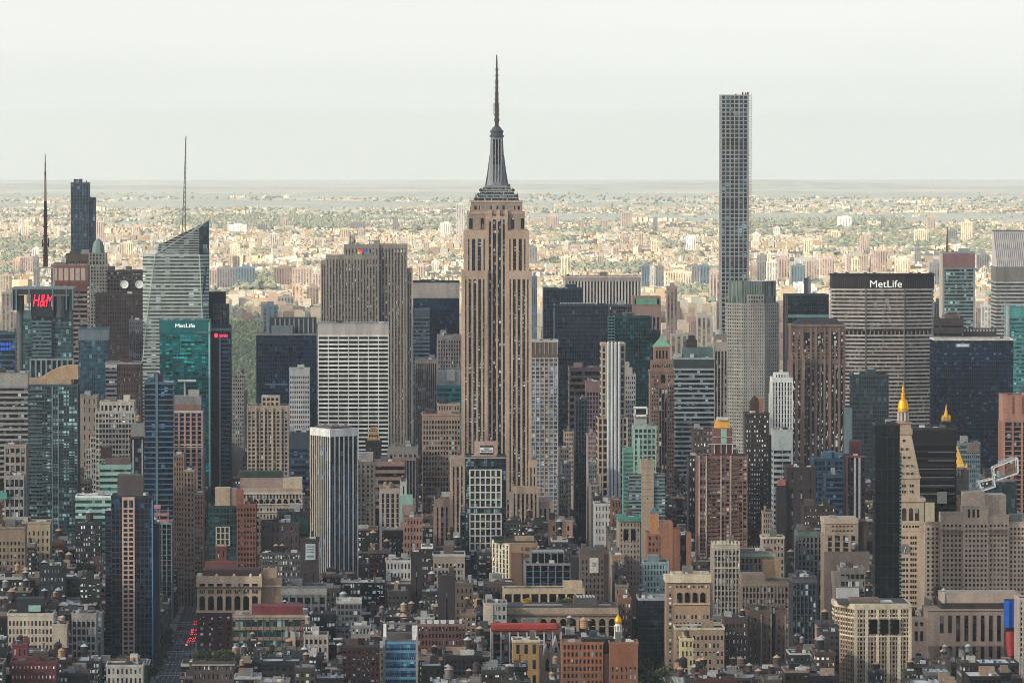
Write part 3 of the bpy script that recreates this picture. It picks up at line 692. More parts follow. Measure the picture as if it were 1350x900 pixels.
def crown_tower():
    b = Bld('office_tower', 'beige octagonal grid tower topped by a green glass crown', 'the glass-crowned beige octagon', 959.5, 1027.5, 400, 590, 5700, 44, 'skyscraper')
    L, Z = b.lx, b.lz; c = wall((172, 164, 154)); g = glass((52, 58, 62), (120, 130, 130), .08, (2.6, 9, 3.9))
    out = [(959.5, 12), (980, 0), (1007, 0), (1027.5, 12), (1027.5, 36), (959.5, 36)]
    ring = lambda e, z, o=out: [(L(p) + (e if p > 993 else -e), y - e if y < 20 else y + e, z) for p, y in o]
    m = MB(); m.loft(g, [ring(0, 0), ring(0, Z(400))]); m.build('glazing', b.o)
    q = 400.0
    while q < 600:
        m = MB(); m.loft(c, [ring(.4, Z(q + 2.3)), ring(.4, Z(q))]); m.build('spandrel', b.o); q += 4.55
    for a, d, n in ((out[0], out[1], 7), (out[1], out[2], 9), (out[2], out[3], 7)):
        for i in range(n + 1):
            p = a[0] + (d[0] - a[0]) * i / n; y = a[1] + (d[1] - a[1]) * i / n
            b.box('pier', c, L(p) - .75, L(p) + .75, Z(610), Z(400.2), y - .6, y + .3)
    o2 = [(962, 14), (981, 3), (1006, 3), (1023.5, 14), (1023.5, 34), (962, 34)]
    gg = glass((112, 126, 120), (150, 164, 156), .08, (1.6, 9, 30))
    m = MB(); m.loft(gg, [ring(0, Z(400), o2), ring(0, Z(371), o2)]); m.build('glass_crown', b.o)
    for i in range(20):
        p = 962 + i * 61.5 / 19; y = 3 if 981 <= p <= 1006 else (14 - (p - 962) * 11 / 19 if p < 981 else 3 + (p - 1006) * 11 / 17.5)
        b.box('crown_fin', wall((134, 144, 138), .5), L(p) - .35, L(p) + .35, Z(400), Z(370), y - .5, y + .2)
    b.box('wall', c, L(985), L(1007), Z(400), Z(388.5), -1.5, 6)
    b.windows(g, L(986), L(1006), Z(400), Z(390), -1.5, 6, 2, .55, .6)
crown_tower()

def deco_slab():
    b = Bld('skyscraper', 'wide grey limestone slab with stepped crown and small multicoloured emblem', 'the stepped limestone slab', 423, 545, 322, 590, 5950, 34, 'skyscraper')
    L, Z = b.lx, b.lz; st = wall((150, 136, 124)); g = glass((44, 42, 44), (190, 194, 190), .1, (1.6, 9, 3.9)); dk = wall((92, 84, 80))
    def part(p0, p1, q0, q1, y0, y1, n):
        x0, x1, z0, z1 = L(p0), L(p1), 0 if q1 is None else Z(q1), Z(q0)
        b.box('glazing', g, x0, x1, z0, z1 - 4, y0, y1); b.box('parapet', st, x0 - .5, x1 + .5, z1 - 4, z1, y0 - .5, y1 + .5)
        bx = (x1 - x0) / n; z = z1 - 4
        while z > max(z0, Z(600)) + 3: b.box('spandrel', dk, x0 - .12, x1 + .12, z - 1.7, z, y0 - .12, y1 + .12); z -= 3.9
        for i in range(n + 1):
            hw = bx * .27; xx = min(max(x0 + bx * i, x0 + hw - .4), x1 - hw + .4); b.box('pier', st, xx - hw, xx + hw, z0, z1 - 4, y0 - .6, y0 + .02)
        b.box('wall', st, x0 - .5, x0 + .2, z0, z1 - 4, y0, y1); b.box('wall', st, x1 - .2, x1 + .5, z0, z1 - 4, y0, y1)
    part(423.5, 430, 343.5, None, 3, 30, 2); part(430, 499, 336.5, None, 0, 30, 17)
    part(454, 499.5, 322.5, 337, 4, 28, 10); part(499, 536.5, 322, None, 6, 32, 9); part(536.5, 543.5, 354, None, 8, 32, 2)
    b.box('elevator_house', st, L(493), L(501), Z(323), Z(317), 9, 24)
    e = MB(); cx, z = L(478.5), Z(331.2)
    for k, cc in enumerate(((240, 180, 40), (235, 110, 30), (215, 40, 50), (120, 60, 150), (40, 90, 190), (50, 150, 90))):
        a = pi * (k + .5) / 6 ; d = Vector((-cos(a), 0, sin(a)))
        n = Vector((d.z, 0, -d.x)); p = Vector((cx, 3.2, z - 3))
        f = [p + d * 1, p + d * 5 - n * 1.25, p + d * 6.6, p + d * 5 + n * 1.25]
        e.loft(glow(cc, .25), [f, [v + Vector((0, .4, 0)) for v in f]])
    e.build('emblem', b.o)
    for k, p in enumerate((503, 507, 511, 515.5, 520, 524.5, 529, 533)):
        b.box('lit_window', glass((190, 186, 170), (240, 236, 220), .4), L(p) - 1, L(p) + 1, Z(332.5), Z(329.5), 5.2, 5.45)
    m = MB(); st2 = wall((96, 86, 80))
    m.lathe(wall((180, 150, 130)), L(465.5), 14, [(.5, Z(322)), (2.6, Z(319.5)), (2.9, Z(317)), (1.5, Z(314.6))], 12)
    for p, q in ((462, 306), (487, 312), (496, 309), (499, 311), (472, 318)): m.sq(st2, L(p), 14, ((.4, Z(323)), (.2, Z(q))))
    m.build('rooftop_aerials', b.o)
    for i in range(14): b.box('roof_unit', wall((150, 156, 156)), L(447 + i * 3.6), L(449 + i * 3.6), Z(337), Z(334.8 - (i % 3) * .4), .6, 3)
deco_slab()

def teal_sign_tower():
    b = Bld('office_tower', 'bright teal glass tower with white lettering on its top edge', 'the bright teal glass tower', 210.5, 276.5, 422, 640, 5310, 40, 'skyscraper')
    L, Z = b.lx, b.lz
    g = glass((16, 100, 104), (40, 170, 168), .12, (3.4, 9, 4.1), .1, 1.35)
    b.vol('glass', wall((14, 96, 100), .4), g, nx=16, fl=4.1, sp=.3, pw=.1, top=12, topm=wall((18, 104, 106), .35))
    rr = random.Random(2)
    for k in range(9):
        q = 443.5 + k * 5.85
        p = 212 + rr.random() * 8
        while p < 272:
            wd = rr.choice([2, 3, 5, 8, 10])
            if rr.random() < .62: b.box('window', glass((12, 40, 46), (20, 90, 96), .1), L(p), L(min(p + wd, 275)), Z(q + 2.4), Z(q), -.2, .1)
            p += wd + .8
    b.box('corner_fin', wall((150, 190, 186), .4), L(275), L(277.2), Z(640), Z(424), -.8, 1.5)
    b.text('MetLife', 244, 429, 26, 5, glow((240, 244, 240), .6), y=-.9)
    for p in (216, 224, 236, 252): b.box('roof_unit', wall((150, 150, 146)), L(p), L(p + 5), Z(422), Z(419.8), 4, 9)
    b.box('terrace', wall((96, 110, 112)), L(258), L(277), Z(438.5), Z(436.5), -1, 3)
teal_sign_tower()
# ------------------------------------------------------------------ the other towers, far to near; columns and rows are those of the photo
OT, AT, LB = 'office_tower', 'apartment_tower', 'loft_building'
# --- upper left
b = T(OT, 'dark blue glass tower with stepped top standing alone against the haze', 'the lone dark blue stepped tower', 93.5, 117, 242, 345, 6650, 30, 'glass', wall((66, 80, 94), .4), glass((52, 66, 82), (100, 124, 146), .05), nx=6, fl=4.2, sp=.14, pw=.25)
b.vol('glass', wall((66, 80, 94), .4), glass((58, 72, 88), (120, 146, 164), .08), x0=b.lx(117), x1=b.lx(125.5), z1=b.lz(260), nx=3, fl=4.2, sp=.14, pw=.2, y0=3)
b.mast(98, 235, 242, .5); b.mast(102, 236, 242, .5); b.mast(114, 238, 242, 1)
b = T(OT, 'brown roof terrace block below the lone dark blue tower', 'the brown terrace block', 87, 119, 336, 352, 6500, 30, 'pier', BROWN, gD, nx=8, pw=.4, top=6)
b = T(AT, 'narrow pale domed tower with stepped shoulders', 'the domed tower', 115.5, 142, 350, 430, 6450, 30, 'pier', wall((150, 142, 134)), gG, nx=7, pw=.4, roof=0)
b.vol('pier', wall((150, 142, 134)), gG, x0=b.lx(117.5), x1=b.lx(139.5), z0=b.H, z1=b.lz(333), nx=5, pw=.4, y0=2, y1=28)
m = MB(); m.lathe(wall((118, 136, 128)), 0, 15, [(b.lx(138) - b.lx(129), b.lz(333)), (b.lx(137) - b.lx(129), b.lz(325)), (b.lx(135) - b.lx(129), b.lz(319)), (b.lx(132) - b.lx(129), b.lz(316)), (.4, b.lz(314.5))], 8, pi / 8); m.build('dome', b.o)
b = T(OT, 'salmon framed block with pale panels along its top floor', 'the pale-panelled salmon block', 68, 115, 350, 470, 6000, 40, 'band', wall((146, 122, 116)), gD, fl=5, sp=.45, pw=0, top=0, roof=1)
b.box('attic', wall((134, 84, 74)), -b.W / 2 - .5, b.W / 2 + .5, b.lz(378), b.H, -.5, 40.5)
for i in range(6): b.pb('panel', wall((196, 168, 150)), 70.5 + i * 7.4, 76 + i * 7.4, 353, 369, -.8, -.4)
b.pb('band', wall((120, 66, 60)), 68, 115, 371, 384, -.9, -.45)
b = T(OT, 'dark brown slab carrying two round white dishes', 'the brown slab with white dishes', 141, 190, 358, 390, 5850, 36, 'punch', wall((76, 60, 60)), gD, nx=12, fl=4, pw=.5, roof=1)
for p in (164.5, 184):
    m = MB(); m.loft(WHITE, [[(b.lx(p) + r * cos(2 * pi * k / 20), y, b.lz(374.5) + r * sin(2 * pi * k / 20)) for k in range(20)] for r, y in ((3, -.2), (4.3, -1.6), (4.1, -1.7), (2.6, -.8))]); m.build('dish', b.o)
b.pb('roof_box', DGREY, 142, 151, 351, 358, 5, 20)
b = T(OT, 'plain dark brown slab in front of the white dishes', 'the plain dark brown slab', 126, 188, 388.5, 480, 5650, 40, 'glass', wall((72, 60, 60)), glass((62, 52, 54), (90, 84, 84), .06), nx=20, fl=4, sp=.25, pw=.3, roof=0)
b = T(OT, 'small lavender grey windowless slab beside the slanted glass skyscraper', 'the lavender grey slab', 170.5, 189, 423, 480, 5480, 22, 'glass', LAV, glass((96, 92, 102), (130, 130, 136), .04), nx=7, fl=4, sp=.3, pw=.4, roof=1)
b = T(OT, 'blue grey glass slab with pale band along its roof', 'the blue grey slab', 103.5, 142.5, 434, 530, 5250, 30, 'glass', wall((66, 92, 106), .4), glass((50, 80, 98), (110, 140, 150), .05), nx=14, fl=4.2, sp=.12, pw=.15, top=10, topm=wall((104, 116, 122), .4), roof=0)
b = T(OT, 'maroon brick block with white framed windows at one end', 'the maroon brick block', 139, 186, 479, 530, 5200, 34, 'punch', wall((84, 62, 62)), gD, nx=14, fl=5, pw=.3, top=3, cop=GREYL, keep=60)
b.pb('window_bay', gD, 139.5, 154, 481, 530, -.5, .2)
for k in range(8): b.pb('spandrel', wall((120, 116, 122)), 139, 154.5, 486 + k * 6, 489 + k * 6, -.8, .1)
b.pb('frame', PALE, 139, 154.5, 480, 484, -1, .05)
b = T(OT, 'blue glass block with bright blue screens at the picture edge', 'the block with blue screens', -14, 20, 439, 495, 5400, 40, 'band', wall((70, 92, 108), .5), gB, fl=5, sp=.3, pw=0, roof=1)
for i in range(8): b.pb('screen', glow((30, 90, 200), .35), 1 + (i % 4) * 3.6, 3.6 + (i % 4) * 3.6, 451 + (i // 4) * 6, 455 + (i // 4) * 6, -1, -.4)
b = T(OT, 'long beige banded office block with pale parapet at the picture edge', 'the beige banded block', -20, 36, 493, 600, 4900, 40, 'band', wall((150, 142, 136)), gD, fl=4.6, sp=.45, pw=0, top=10, topm=wall((166, 160, 148)), roof=1)
b = T(AT, 'glass balcony tower with tan curved roof', 'the tan-arched balcony tower', 37, 102, 508, 712, 4700, 32, 'grid', wall((66, 78, 84), .5), glass((40, 64, 72), (150, 190, 186), .3, (4.5, 9, 3.4), .15, 1.6), nx=9, fl=3.3, sp=.35, pw=.12, roof=0)
b.pb('attic', TAN, 38, 94, 499, 508, .5, 31)
m = MB(); x0, x1 = b.lx(50), b.lx(102.5); z = b.lz(499); h = b.lz(481.5) - z
pr = [(x0 + (x1 - x0) * t, z + h * min(1, sin(min(t * 1.25, 1) * pi / 2))) for t in [k / 10 for k in range(11)]]
m.loft(wall((190, 148, 104)), [[(x0, 3, z - .1)] + [(x, 3, zz) for x, zz in pr] + [(x1, 3, z - .1)], [(x0, 28, z - .1)] + [(x, 28, zz) for x, zz in pr] + [(x1, 28, z - .1)]]); m.build('curved_roof', b.o)
for k in range(46): b.pb('balcony', wall((86, 100, 104), .5), 37, 56 if k % 3 else 62, 512 + k * 5.05, 513.4 + k * 5.05, -1.8, .02)
for p in (68, 76): b.pb('corner_strip', wall((110, 124, 126), .5), p, p + 1.6, 509, 712, -.9, .1)
b = T(OT, 'tan windowless column behind the balcony tower', 'the tan column', 101, 128, 523, 590, 5060, 30, 'punch', wall((150, 130, 116)), gD, nx=4, fl=8, pw=.2, roof=2)
b = T(OT, 'stepped cream office tower with white window frames', 'the stepped cream tower', 126, 178, 543, 640, 5000, 40, 'grid', wall((196, 182, 166)), gM, nx=12, fl=4.6, sp=.36, pw=.26, roof=0)
b.vol('grid', wall((196, 182, 166)), gM, x0=b.lx(131.5), x1=b.lx(176), z0=b.H, z1=b.lz(530), nx=8, fl=8, sp=.3, pw=.4, y0=3, y1=36); b.roof(CREAM, b.lx(131.5), b.lx(176), b.lz(530), 3, 36)
for p0, q in ((119, 575), (113, 590), (107, 622)): b.vol('grid', wall((196, 182, 166)), gM, x0=b.lx(p0), x1=b.lx(p0 + 7), z1=b.lz(q), nx=2, fl=4.6, sp=.36, pw=.26, y0=2)
b = T(OT, 'dark blue striped tower with pale central rib and small roof crane', 'the dark blue striped tower', 190.5, 228, 505, 685, 4600, 30, 'band', wall((76, 104, 122), .4), gN, fl=4.3, sp=.26, pw=0, roof=2)
b.pb('central_rib', wall((92, 118, 134), .4), 205, 208, 493, 690, -1, .3); b.pb('core', wall((44, 56, 68), .5), 203, 214, 493, 505, 2, 16); b.pb('sheet', WHITE, 220, 228, 502, 507, 1, 4)
m = MB(); m.bar(REDB, (b.lx(201), 3, b.lz(491)), (b.lx(220), 3, b.lz(494)), .8); m.bar(WHITE, (b.lx(209), 3, b.lz(488)), (b.lx(213), 3, b.lz(497)), .8); m.build('roof_crane', b.o)
b = T(OT, 'pink stone tower with tall piers and brown attic', 'the pink piered tower', 228, 267, 543, 650, 5000, 34, 'pier', wall((176, 132, 122)), gN, nx=5, fl=4, sp=.25, pw=.32, cop=PALE, roof=0)
b.pb('attic', wall((142, 96, 82)), 230, 265, 533, 543, 2, 30); b.pb('roof_box', GREY, 229, 265, 522, 533, 4, 28); b.pb('roof_box', GREYL, 248, 262, 514, 522, 6, 22)
b.pb('vent_stack', GREYL, 242, 244, 503, 522, 8, 11); b.pb('vent_head', PALE, 234, 258, 500.5, 503, 6, 13)
for q in (585, 588): b.pb('string_course', wall((196, 170, 160)), 227.5, 267.5, q, q + 1.2, -1.2, .1)
b = T(OT, 'black granite tower with ribbed bay and small red roof sign', 'the black red-signed tower', 278.5, 304, 430, 645, 5440, 34, 'glass', wall((40, 52, 66), .35), gN, nx=6, fl=4, sp=.25, pw=.2, roof=0)
b.vol('glass', wall((60, 66, 74), .35), gD, x0=b.lx(281), x1=b.lx(301.5), z0=b.H, z1=b.lz(400), nx=4, fl=6, sp=.3, pw=.35, y0=2, y1=28)
b.pb('core', wall((44, 48, 58)), 273.5, 297, 385, 646, 8, 30); b.pb('bay', wall((30, 36, 46), .3), 281, 288.5, 445, None, -.8, .3)
for k in range(34): b.pb('rib', wall((88, 118, 138), .4), 291, 303.8, 446 + k * 5.6, 447.4 + k * 5.6, -1, .1)
b.pb('corner_rib', wall((130, 146, 156), .4), 288.6, 291, 444, 645, -1.2, .2); b.pb('edge_band', wall((120, 130, 136), .4), 278.5, 304, 432, 435.5, -.9, .05)
m = MB(); x, z = b.lx(285), b.lz(441.7)
m.loft(glow((255, 50, 70), 1.5), [[(x + 1.8 * cos(2 * pi * k / 14), y, z + 2.2 * sin(2 * pi * k / 14)) for k in range(14)] for y in (-1.1, -1.5)]); m.build('sign_disc', b.o)
for i in range(6): b.pb('sign_letter', glow((235, 50, 100), 1.0), 289.6 + i * 1.85, 290.9 + i * 1.85, 440 + (i % 2) * .4, 444, -1.6, -1.25)
b = T(OT, 'small beige gridded block beside the distant park', 'the beige block by the park', 303.5, 322, 494, 560, 6000, 30, 'punch', wall((150, 138, 130)), gD, nx=6, fl=4.2, pw=.5)
b.pb('wing', wall((140, 128, 120)), 321, 326, 515, None, 2, 26)
# --- left of centre
b = T(OT, 'wide navy blue glass slab with grey boxes on its roof', 'the wide navy slab', 338, 417, 441, 590, 5600, 40, 'glass', wall((24, 42, 66), .35), glass((17, 36, 60), (70, 100, 130), .03), nx=26, fl=4, sp=.2, pw=.2, roof=0, cop=GREY)
b.pb('roof_box', wall((60, 62, 66)), 356, 417, 419, 441, 8, 34); b.pb('roof_box', wall((110, 118, 122)), 358, 386, 429, 440.8, 3, 8)
for i in range(9): b.pb('louvre', wall((140, 140, 138)), 362 + i * 6.2, 364 + i * 6.2, 420, 439, 7.4, 8.1)
b.pb('faded_mark', wall((80, 110, 130)), 349, 379, 505, 507, -.4, .02)
b = T(OT, 'slim white tower peppered with small square windows', 'the slim white pinhole tower', 381.5, 408, 487, 572, 5240, 26, 'punch', wall((196, 192, 190)), gN, nx=9, fl=4.6, pw=.5, fh=.5, top=5, roof=0)
b.pb('roof_box', PALE, 392, 401, 481, 487, 5, 18)
b = T(OT, 'low slate block with blue window bands', 'the slate block with blue bands', 379, 407, 571, 615, 5100, 30, 'band', SLATE, gB, fl=5, sp=.45, pw=0, top=12, roof=2)
b = T(AT, 'tan ribbed apartment tower with balconies and small penthouse', 'the tan ribbed apartment tower', 326, 380, 536, 628, 4900, 34, 'grid', wall((172, 146, 126)), gD, nx=10, fl=3.5, sp=.4, pw=.34, top=3, roof=0)
b.vol('grid', wall((180, 152, 128)), gD, x0=b.lx(345), x1=b.lx(368), z0=b.H, z1=b.lz(522), nx=4, fl=4, sp=.4, pw=.3, y0=5, y1=26); b.mast(354, 517, 522, .4)
for p in (336, 347, 358, 369): b.pb('balcony_rib', wall((186, 162, 142)), p, p + 2.2, 537, 628, -2, .1)
b = T(OT, 'broad white office block with black window grid', 'the white gridded block', 419.5, 512, 427.5, 600, 5345, 36, 'grid', wall((226, 222, 216)), gK, nx=7, fl=4.0, sp=.42, pw=.075, top=10, topm=wall((188, 176, 166)), roof=0, cop=GREYL)
for p in (443, 447, 457, 467, 487, 500): b.pb('roof_unit', wall((140, 90, 76)) if p % 2 else PALE, p, p + 5, 425, 427.5, 5, 12)
b = T(OT, 'blue glass block with tan top storey', 'the blue block with tan top', 545, 605.5, 372, 480, 6050, 36, 'glass', NAVY, glass((22, 46, 70), (70, 100, 130), .03), nx=16, fl=4, sp=.15, pw=.12, top=17, topm=wall((176, 160, 146)), roof=0)
b.pb('roof_box', wall((70, 60, 58)), 553, 579, 369, 372, 6, 20)
b = T(OT, 'narrow pale blue banded glass slab before the tan-topped block', 'the narrow pale blue slab', 545, 566, 408, 475, 5990, 26, 'band', wall((150, 164, 170), .5), gL, fl=4.2, sp=.4, pw=0, top=8, topm=wall((124, 140, 146), .5), roof=0)
b = T(OT, 'lower grey block with narrow upright ribs', 'the lower grey ribbed block', 548, 575.5, 475, 600, 5700, 30, 'pier', wall((128, 118, 114)), gD, nx=10, fl=4, sp=.1, pw=.45, top=3, roof=1)
b = T(OT, 'grey ribbed block with dotted windows beside the tall Art Deco skyscraper', 'the dotted ribbed block', 577, 608, 443, 500, 5620, 30, 'pier', wall((136, 126, 122)), gV, nx=9, fl=4, sp=.4, pw=.42, top=3, roof=1)
b = T(OT, 'short teal banded glass block with grey roof huts', 'the short teal block', 576, 608, 509, 545, 5400, 28, 'band', wall((60, 120, 120), .5), gT, fl=5, sp=.4, pw=0, top=0, roof=0)
b.pb('roof_box', GREYL, 577, 607, 489, 509, 4, 24); b.pb('roof_box', PALE, 589, 600, 487, 502, 1, 4)
b = T(LB, 'tan brick office block with deep rows of dark windows and raised centre', 'the tan brick block', 557, 607, 547, 640, 5000, 36, 'punch', wall((166, 132, 112)), gD, nx=13, fl=4.6, pw=.55, fh=.62, top=4, roof=1)
b.vol('punch', wall((170, 136, 116)), gD, x0=b.lx(577), x1=b.lx(606), z0=b.H, z1=b.lz(534), nx=8, fl=5.5, pw=.4, y0=3, y1=28); b.roof(TAN, b.lx(577), b.lx(606), b.lz(534), 3, 28, n=1)
b = T(OT, 'black brick tower with ornate gold stepped crown', 'the black tower with gold crown', 482, 503, 584, 605, 5260, 24, 'punch', wall((36, 34, 38)), gD, nx=5, fl=4, pw=.4, roof=0)
for p0, p1, q0, q1 in ((484, 501, 577, 584), (486, 499, 570, 577), (488, 497, 564.5, 570)):
    b.pb('crown_tier', wall((60, 52, 46)), p0, p1, q0, q1, 3, 20)
    for i in range(5): m = MB(); xx = b.lx(p0 + (p1 - p0) * (i + .5) / 5); m.sq(wall((196, 150, 90)), xx, 2.9, ((.9, b.lz(q0 + 3)), (1.1, b.lz(q0)), (.2, b.lz(q0 - 2.4)))); m.build('gold_finial', b.o)
def pinstripe():
    b = Bld(OT, 'dark tower with white pinstripes standing at an angle to its neighbours', 'the angled pinstripe tower', 408, 472, 567, 757, 4400, 38, 'building')
    L, Z = b.lx, b.lz; wh = wall((226, 220, 212)); g = glass((18, 24, 34), (70, 100, 130), .08, (1.6, 1.6, 3.8))
    # plan: corner towards the viewer at column 435
    A = Vector((L(409), 30, 0)); Bc = Vector((L(435), 0, 0)); D_ = Vector((L(471), 17, 0)); E = A + D_ - Bc
    m = MB(); top = Z(567) - 5
    m.loft(g, [[(p.x, p.y, 0) for p in (A, Bc, D_, E)], [(p.x, p.y, top) for p in (A, Bc, D_, E)]]); m.build('glazing', b.o)
    c = (A + D_) / 2
    m = MB(); m.loft(wh, [[(p.x + (p.x - c.x) * .03, p.y + (p.y - c.y) * .03, z) for p in (A, Bc, D_, E)] for z in (top, top + 6)]); m.build('cornice', b.o)
    m = MB(); m.loft(wall((90, 84, 80)), [[(c.x + (p.x - c.x) * .8, c.y + (p.y - c.y) * .8, z) for p in (A, Bc, D_, E)] for z in (top + 6, top + 7.5)]); m.build('roof', b.o)
    for (p, q, n, mat, wd) in ((A, Bc, 9, wall((186, 168, 150)), 1.25), (Bc, D_, 6, wh, .95)):
        ang = math.atan2(q.y - p.y, q.x - p.x); me = boxmesh(wd, .9, top, mat); me2 = boxmesh(wd * .5, .6, top - 22, wall((90, 120, 146), .5))
        for i in range(n + 1):
            v = p + (q - p) * (i / n); o = link('pinstripe', me, b.o, (v.x, v.y - .2, top / 2 - .01)); o.rotation_euler = (0, 0, ang)
            if mat is wh and i < n: v = p + (q - p) * ((i + .5) / n); o = link('thin_stripe', me2, b.o, (v.x, v.y - .1, (top - 22) / 2)); o.rotation_euler = (0, 0, ang)
    for k in range(6): b.box('roof_unit', wall((150, 110, 96)) if k % 2 else GREYL, c.x - 12 + k * 4, c.x - 9.5 + k * 4, top + 7.4, top + 9.4, c.y - 4, c.y + 2)
pinstripe()
b = T(OT, 'grey brown brick block close behind the angled pinstripe tower', 'the grey brown brick block', 470, 494, 610, 690, 4700, 30, 'pier', wall((122, 108, 100)), gD, nx=4, fl=4, sp=.5, pw=.5, roof=0)
b.pb('roof_house', wall((150, 140, 132)), 473, 492, 597, 610, 4, 24)
b = T(LB, 'pinkish banded block with dark roof hut', 'the pinkish banded block', 494, 533, 610, 640, 4800, 40, 'band', wall((150, 112, 102)), gD, fl=6, sp=.45, pw=0, roof=2)
b = T(LB, 'grey stone block with tall dark window slots and wide cornice', 'the grey block with window slots', 512, 551, 590, 640, 4950, 40, 'pier', wall((140, 128, 122)), gD, nx=6, fl=5, sp=.25, pw=.4, top=5, roof=2)
b.pb('wing', wall((134, 122, 116)), 530, 548, 602, None, -6, .1)
for i in range(4): b.pb('window_strip', gN, 532 + i * 4, 534.4 + i * 4, 606, 655, -6.2, -5.9)
b = T(LB, 'pale stone block with four dark window slots and twin tan tanks above', 'the pale block with four slots', 501, 528, 645, 690, 4560, 26, 'pier', wall((178, 152, 136)), gN, nx=4, fl=4, sp=.12, pw=.42, top=3, roof=1)
b = T(LB, 'slim white windowless stair tower with mint lower wing', 'the slim white stair tower', 528, 536, 636, 690, 4540, 18, 'punch', wall((200, 198, 194)), gD, nx=1, fl=12, pw=.3, roof=0)
b.pb('wing', MINT, 527, 544, 652, 690, -2, 14); b.pb('wing', wall((150, 128, 116)), 530, 544, 664, None, -5, -2.01)
b = T(LB, 'low salmon block with a row of square windows', 'the low salmon block', 532, 557, 683, 700, 4400, 26, 'punch', wall((172, 116, 96)), gD, nx=6, fl=6, pw=.45, fh=.5, roof=1)
b = T(LB, 'beige block with two arched window bays beside the Art Deco setbacks', 'the beige block with two arched bays', 573, 593, 659, 695, 4500, 26, 'pier', wall((172, 136, 118)), gN, nx=3, fl=4, sp=.12, pw=.5, top=5, roof=2)
b = T(OT, 'black framed block with white window grid below a letting sign', 'the black block with white grid', 614, 667, 603, 725, 4450, 36, 'glass', wall((34, 42, 48), .4), glass((26, 40, 46), (140, 170, 176), .12), nx=8, fl=4.4, sp=.2, pw=.15, roof=0)
for q0, q1 in ((619, 668), (677, 725)):
    b.pb('grid_glass', glass((34, 48, 54), (110, 130, 136), .1), 618.5, 661.5, q0, q1, -.9, .1)
    n = 5
    for i in range(7): p = 619.3 + i * 6.9; b.pb('grid_pier', wall((196, 190, 178)), p - .9, p + .9, q0, q1, -1.8, -.85)
    for k in range(n + 1): q = q0 + (q1 - q0) * k / n; b.pb('grid_bar', wall((196, 190, 178)), 618.4, 661.6, q - .8, q + .9, -1.7, -.86)
b.pb('sign_house', wall((182, 146, 130)), 626, 655, 583, 603, 4, 20)
b.pb('sign_board', wall((224, 226, 226)), 633, 650, 590, 596.5, 3.4, 4.1); b.text('NOW', 641.5, 591.6, 7, 1.7, BLACK, y=3.3); b.text('RENTING', 641.5, 594.4, 15, 2.2, BLACK, y=3.3)
b.pb('letter_band', DBROWN, 633, 650, 587, 589.4, 3.5, 4.1); b.pb('letter_band', DBROWN, 633, 650, 597, 599, 3.5, 4.1)
b.pb('coping', wall((170, 150, 136)), 613, 668, 602.3, 604, -.6, 3)
b = T(OT, 'pale tower with blue windows and brown louvred top', 'the pale blue-windowed tower', 700, 735.5, 450, 690, 5250, 30, 'grid', wall((184, 164, 148)), glass((92, 118, 140), (170, 190, 200), .2), nx=6, fl=3.9, sp=.3, pw=.22, top=15, topm=wall((112, 88, 80)), roof=0, cop=PALE)
for i in range(7): b.pb('louvre', wall((170, 150, 140)), 700 + i * 5.7, 701 + i * 5.7, 451, 466.5, -.9, -.3)
# --- right of centre
b = T(OT, 'plain dark slate tower behind the tall dark glass slab', 'the plain dark slate tower', 717, 768, 381.5, 450, 5950, 40, 'glass', wall((38, 52, 66), .4), glass((32, 46, 60), (60, 80, 96), .04), nx=14, fl=4, sp=.15, pw=.12, roof=1)
b = T(OT, 'tall dark blue black glass slab with roof railing', 'the tall dark glass slab', 732, 801, 403, 600, 5700, 40, 'glass', wall((36, 46, 60), .35), glass((26, 34, 50), (64, 78, 100), .05), nx=22, fl=4, sp=.18, pw=.16, roof=0)
m = MB()
for i in range(14): m.box(PALE, b.lx(739 + i * 3.4) - .2, b.lx(739 + i * 3.4) + .2, 1, 1.4, b.H, b.H + 3)
m.box(PALE, b.lx(738), b.lx(787), 1, 1.5, b.H + 2.6, b.H + 3.1); m.build('roof_railing', b.o)
b.pb('shoulder', wall((60, 84, 104), .4), 731, 733.5, 407, 450, 2, 30)
b = T(OT, 'white tower of bold upright stripes under a flat pale roof', 'the boldly white striped tower', 745, 845, 365, 420, 6700, 50, 'pier', wall((200, 190, 182)), gK, nx=24, fl=4, sp=0, pw=.5, top=5, topm=wall((170, 148, 138)), roof=0)
b.pb('roof_box', wall((120, 104, 98)), 792, 800, 359, 365, 8, 24)
b = T(OT, 'small dark block tucked before the white stripes', 'the small dark block', 804, 833, 403, 420, 6250, 30, 'glass', DGREY, gD, nx=10, fl=4, sp=.3, pw=.2, roof=2)
b = T(OT, 'pink granite tower with mint green top panel', 'the pink granite tower', 834, 871, 402, 480, 6380, 36, 'glass', wall((150, 114, 102)), wall((162, 124, 112)), nx=3, fl=40, sp=.02, pw=.04, roof=0)
b.pb('crown', wall((150, 108, 96)), 834, 871, 391, 402.5, 0, 34); b.pb('green_panel', COPPER, 838.5, 866, 393, 401.5, -.6, .1)
for p in (861, 866): b.pb('window_strip', gN, p, p + 2.6, 418, 450, -.25, .05)
for p0 in (837, 866.5): b.pb('opening', gK, p0, p0 + 2.4, 394, 401.5, -.3, .05)
b = T(OT, 'dark green glass tower with open lattice edge', 'the dark green glass tower', 811, 859, 418.5, 540, 5900, 36, 'glass', wall((24, 62, 70), .35), glass((18, 50, 58), (60, 120, 124), .05), nx=14, fl=4, sp=.15, pw=.12, roof=2)
m = MB()
for i in range(3): m.box(TEALW, b.lx(802 + i * 4) - .3, b.lx(802 + i * 4) + .3, 2, 3, 0, b.lz(417))
for k in range(30): m.box(wall((104, 138, 136), .5), b.lx(801.5), b.lx(811), 1.9, 3.1, b.lz(418 + k * 4), b.lz(417.2 + k * 4))
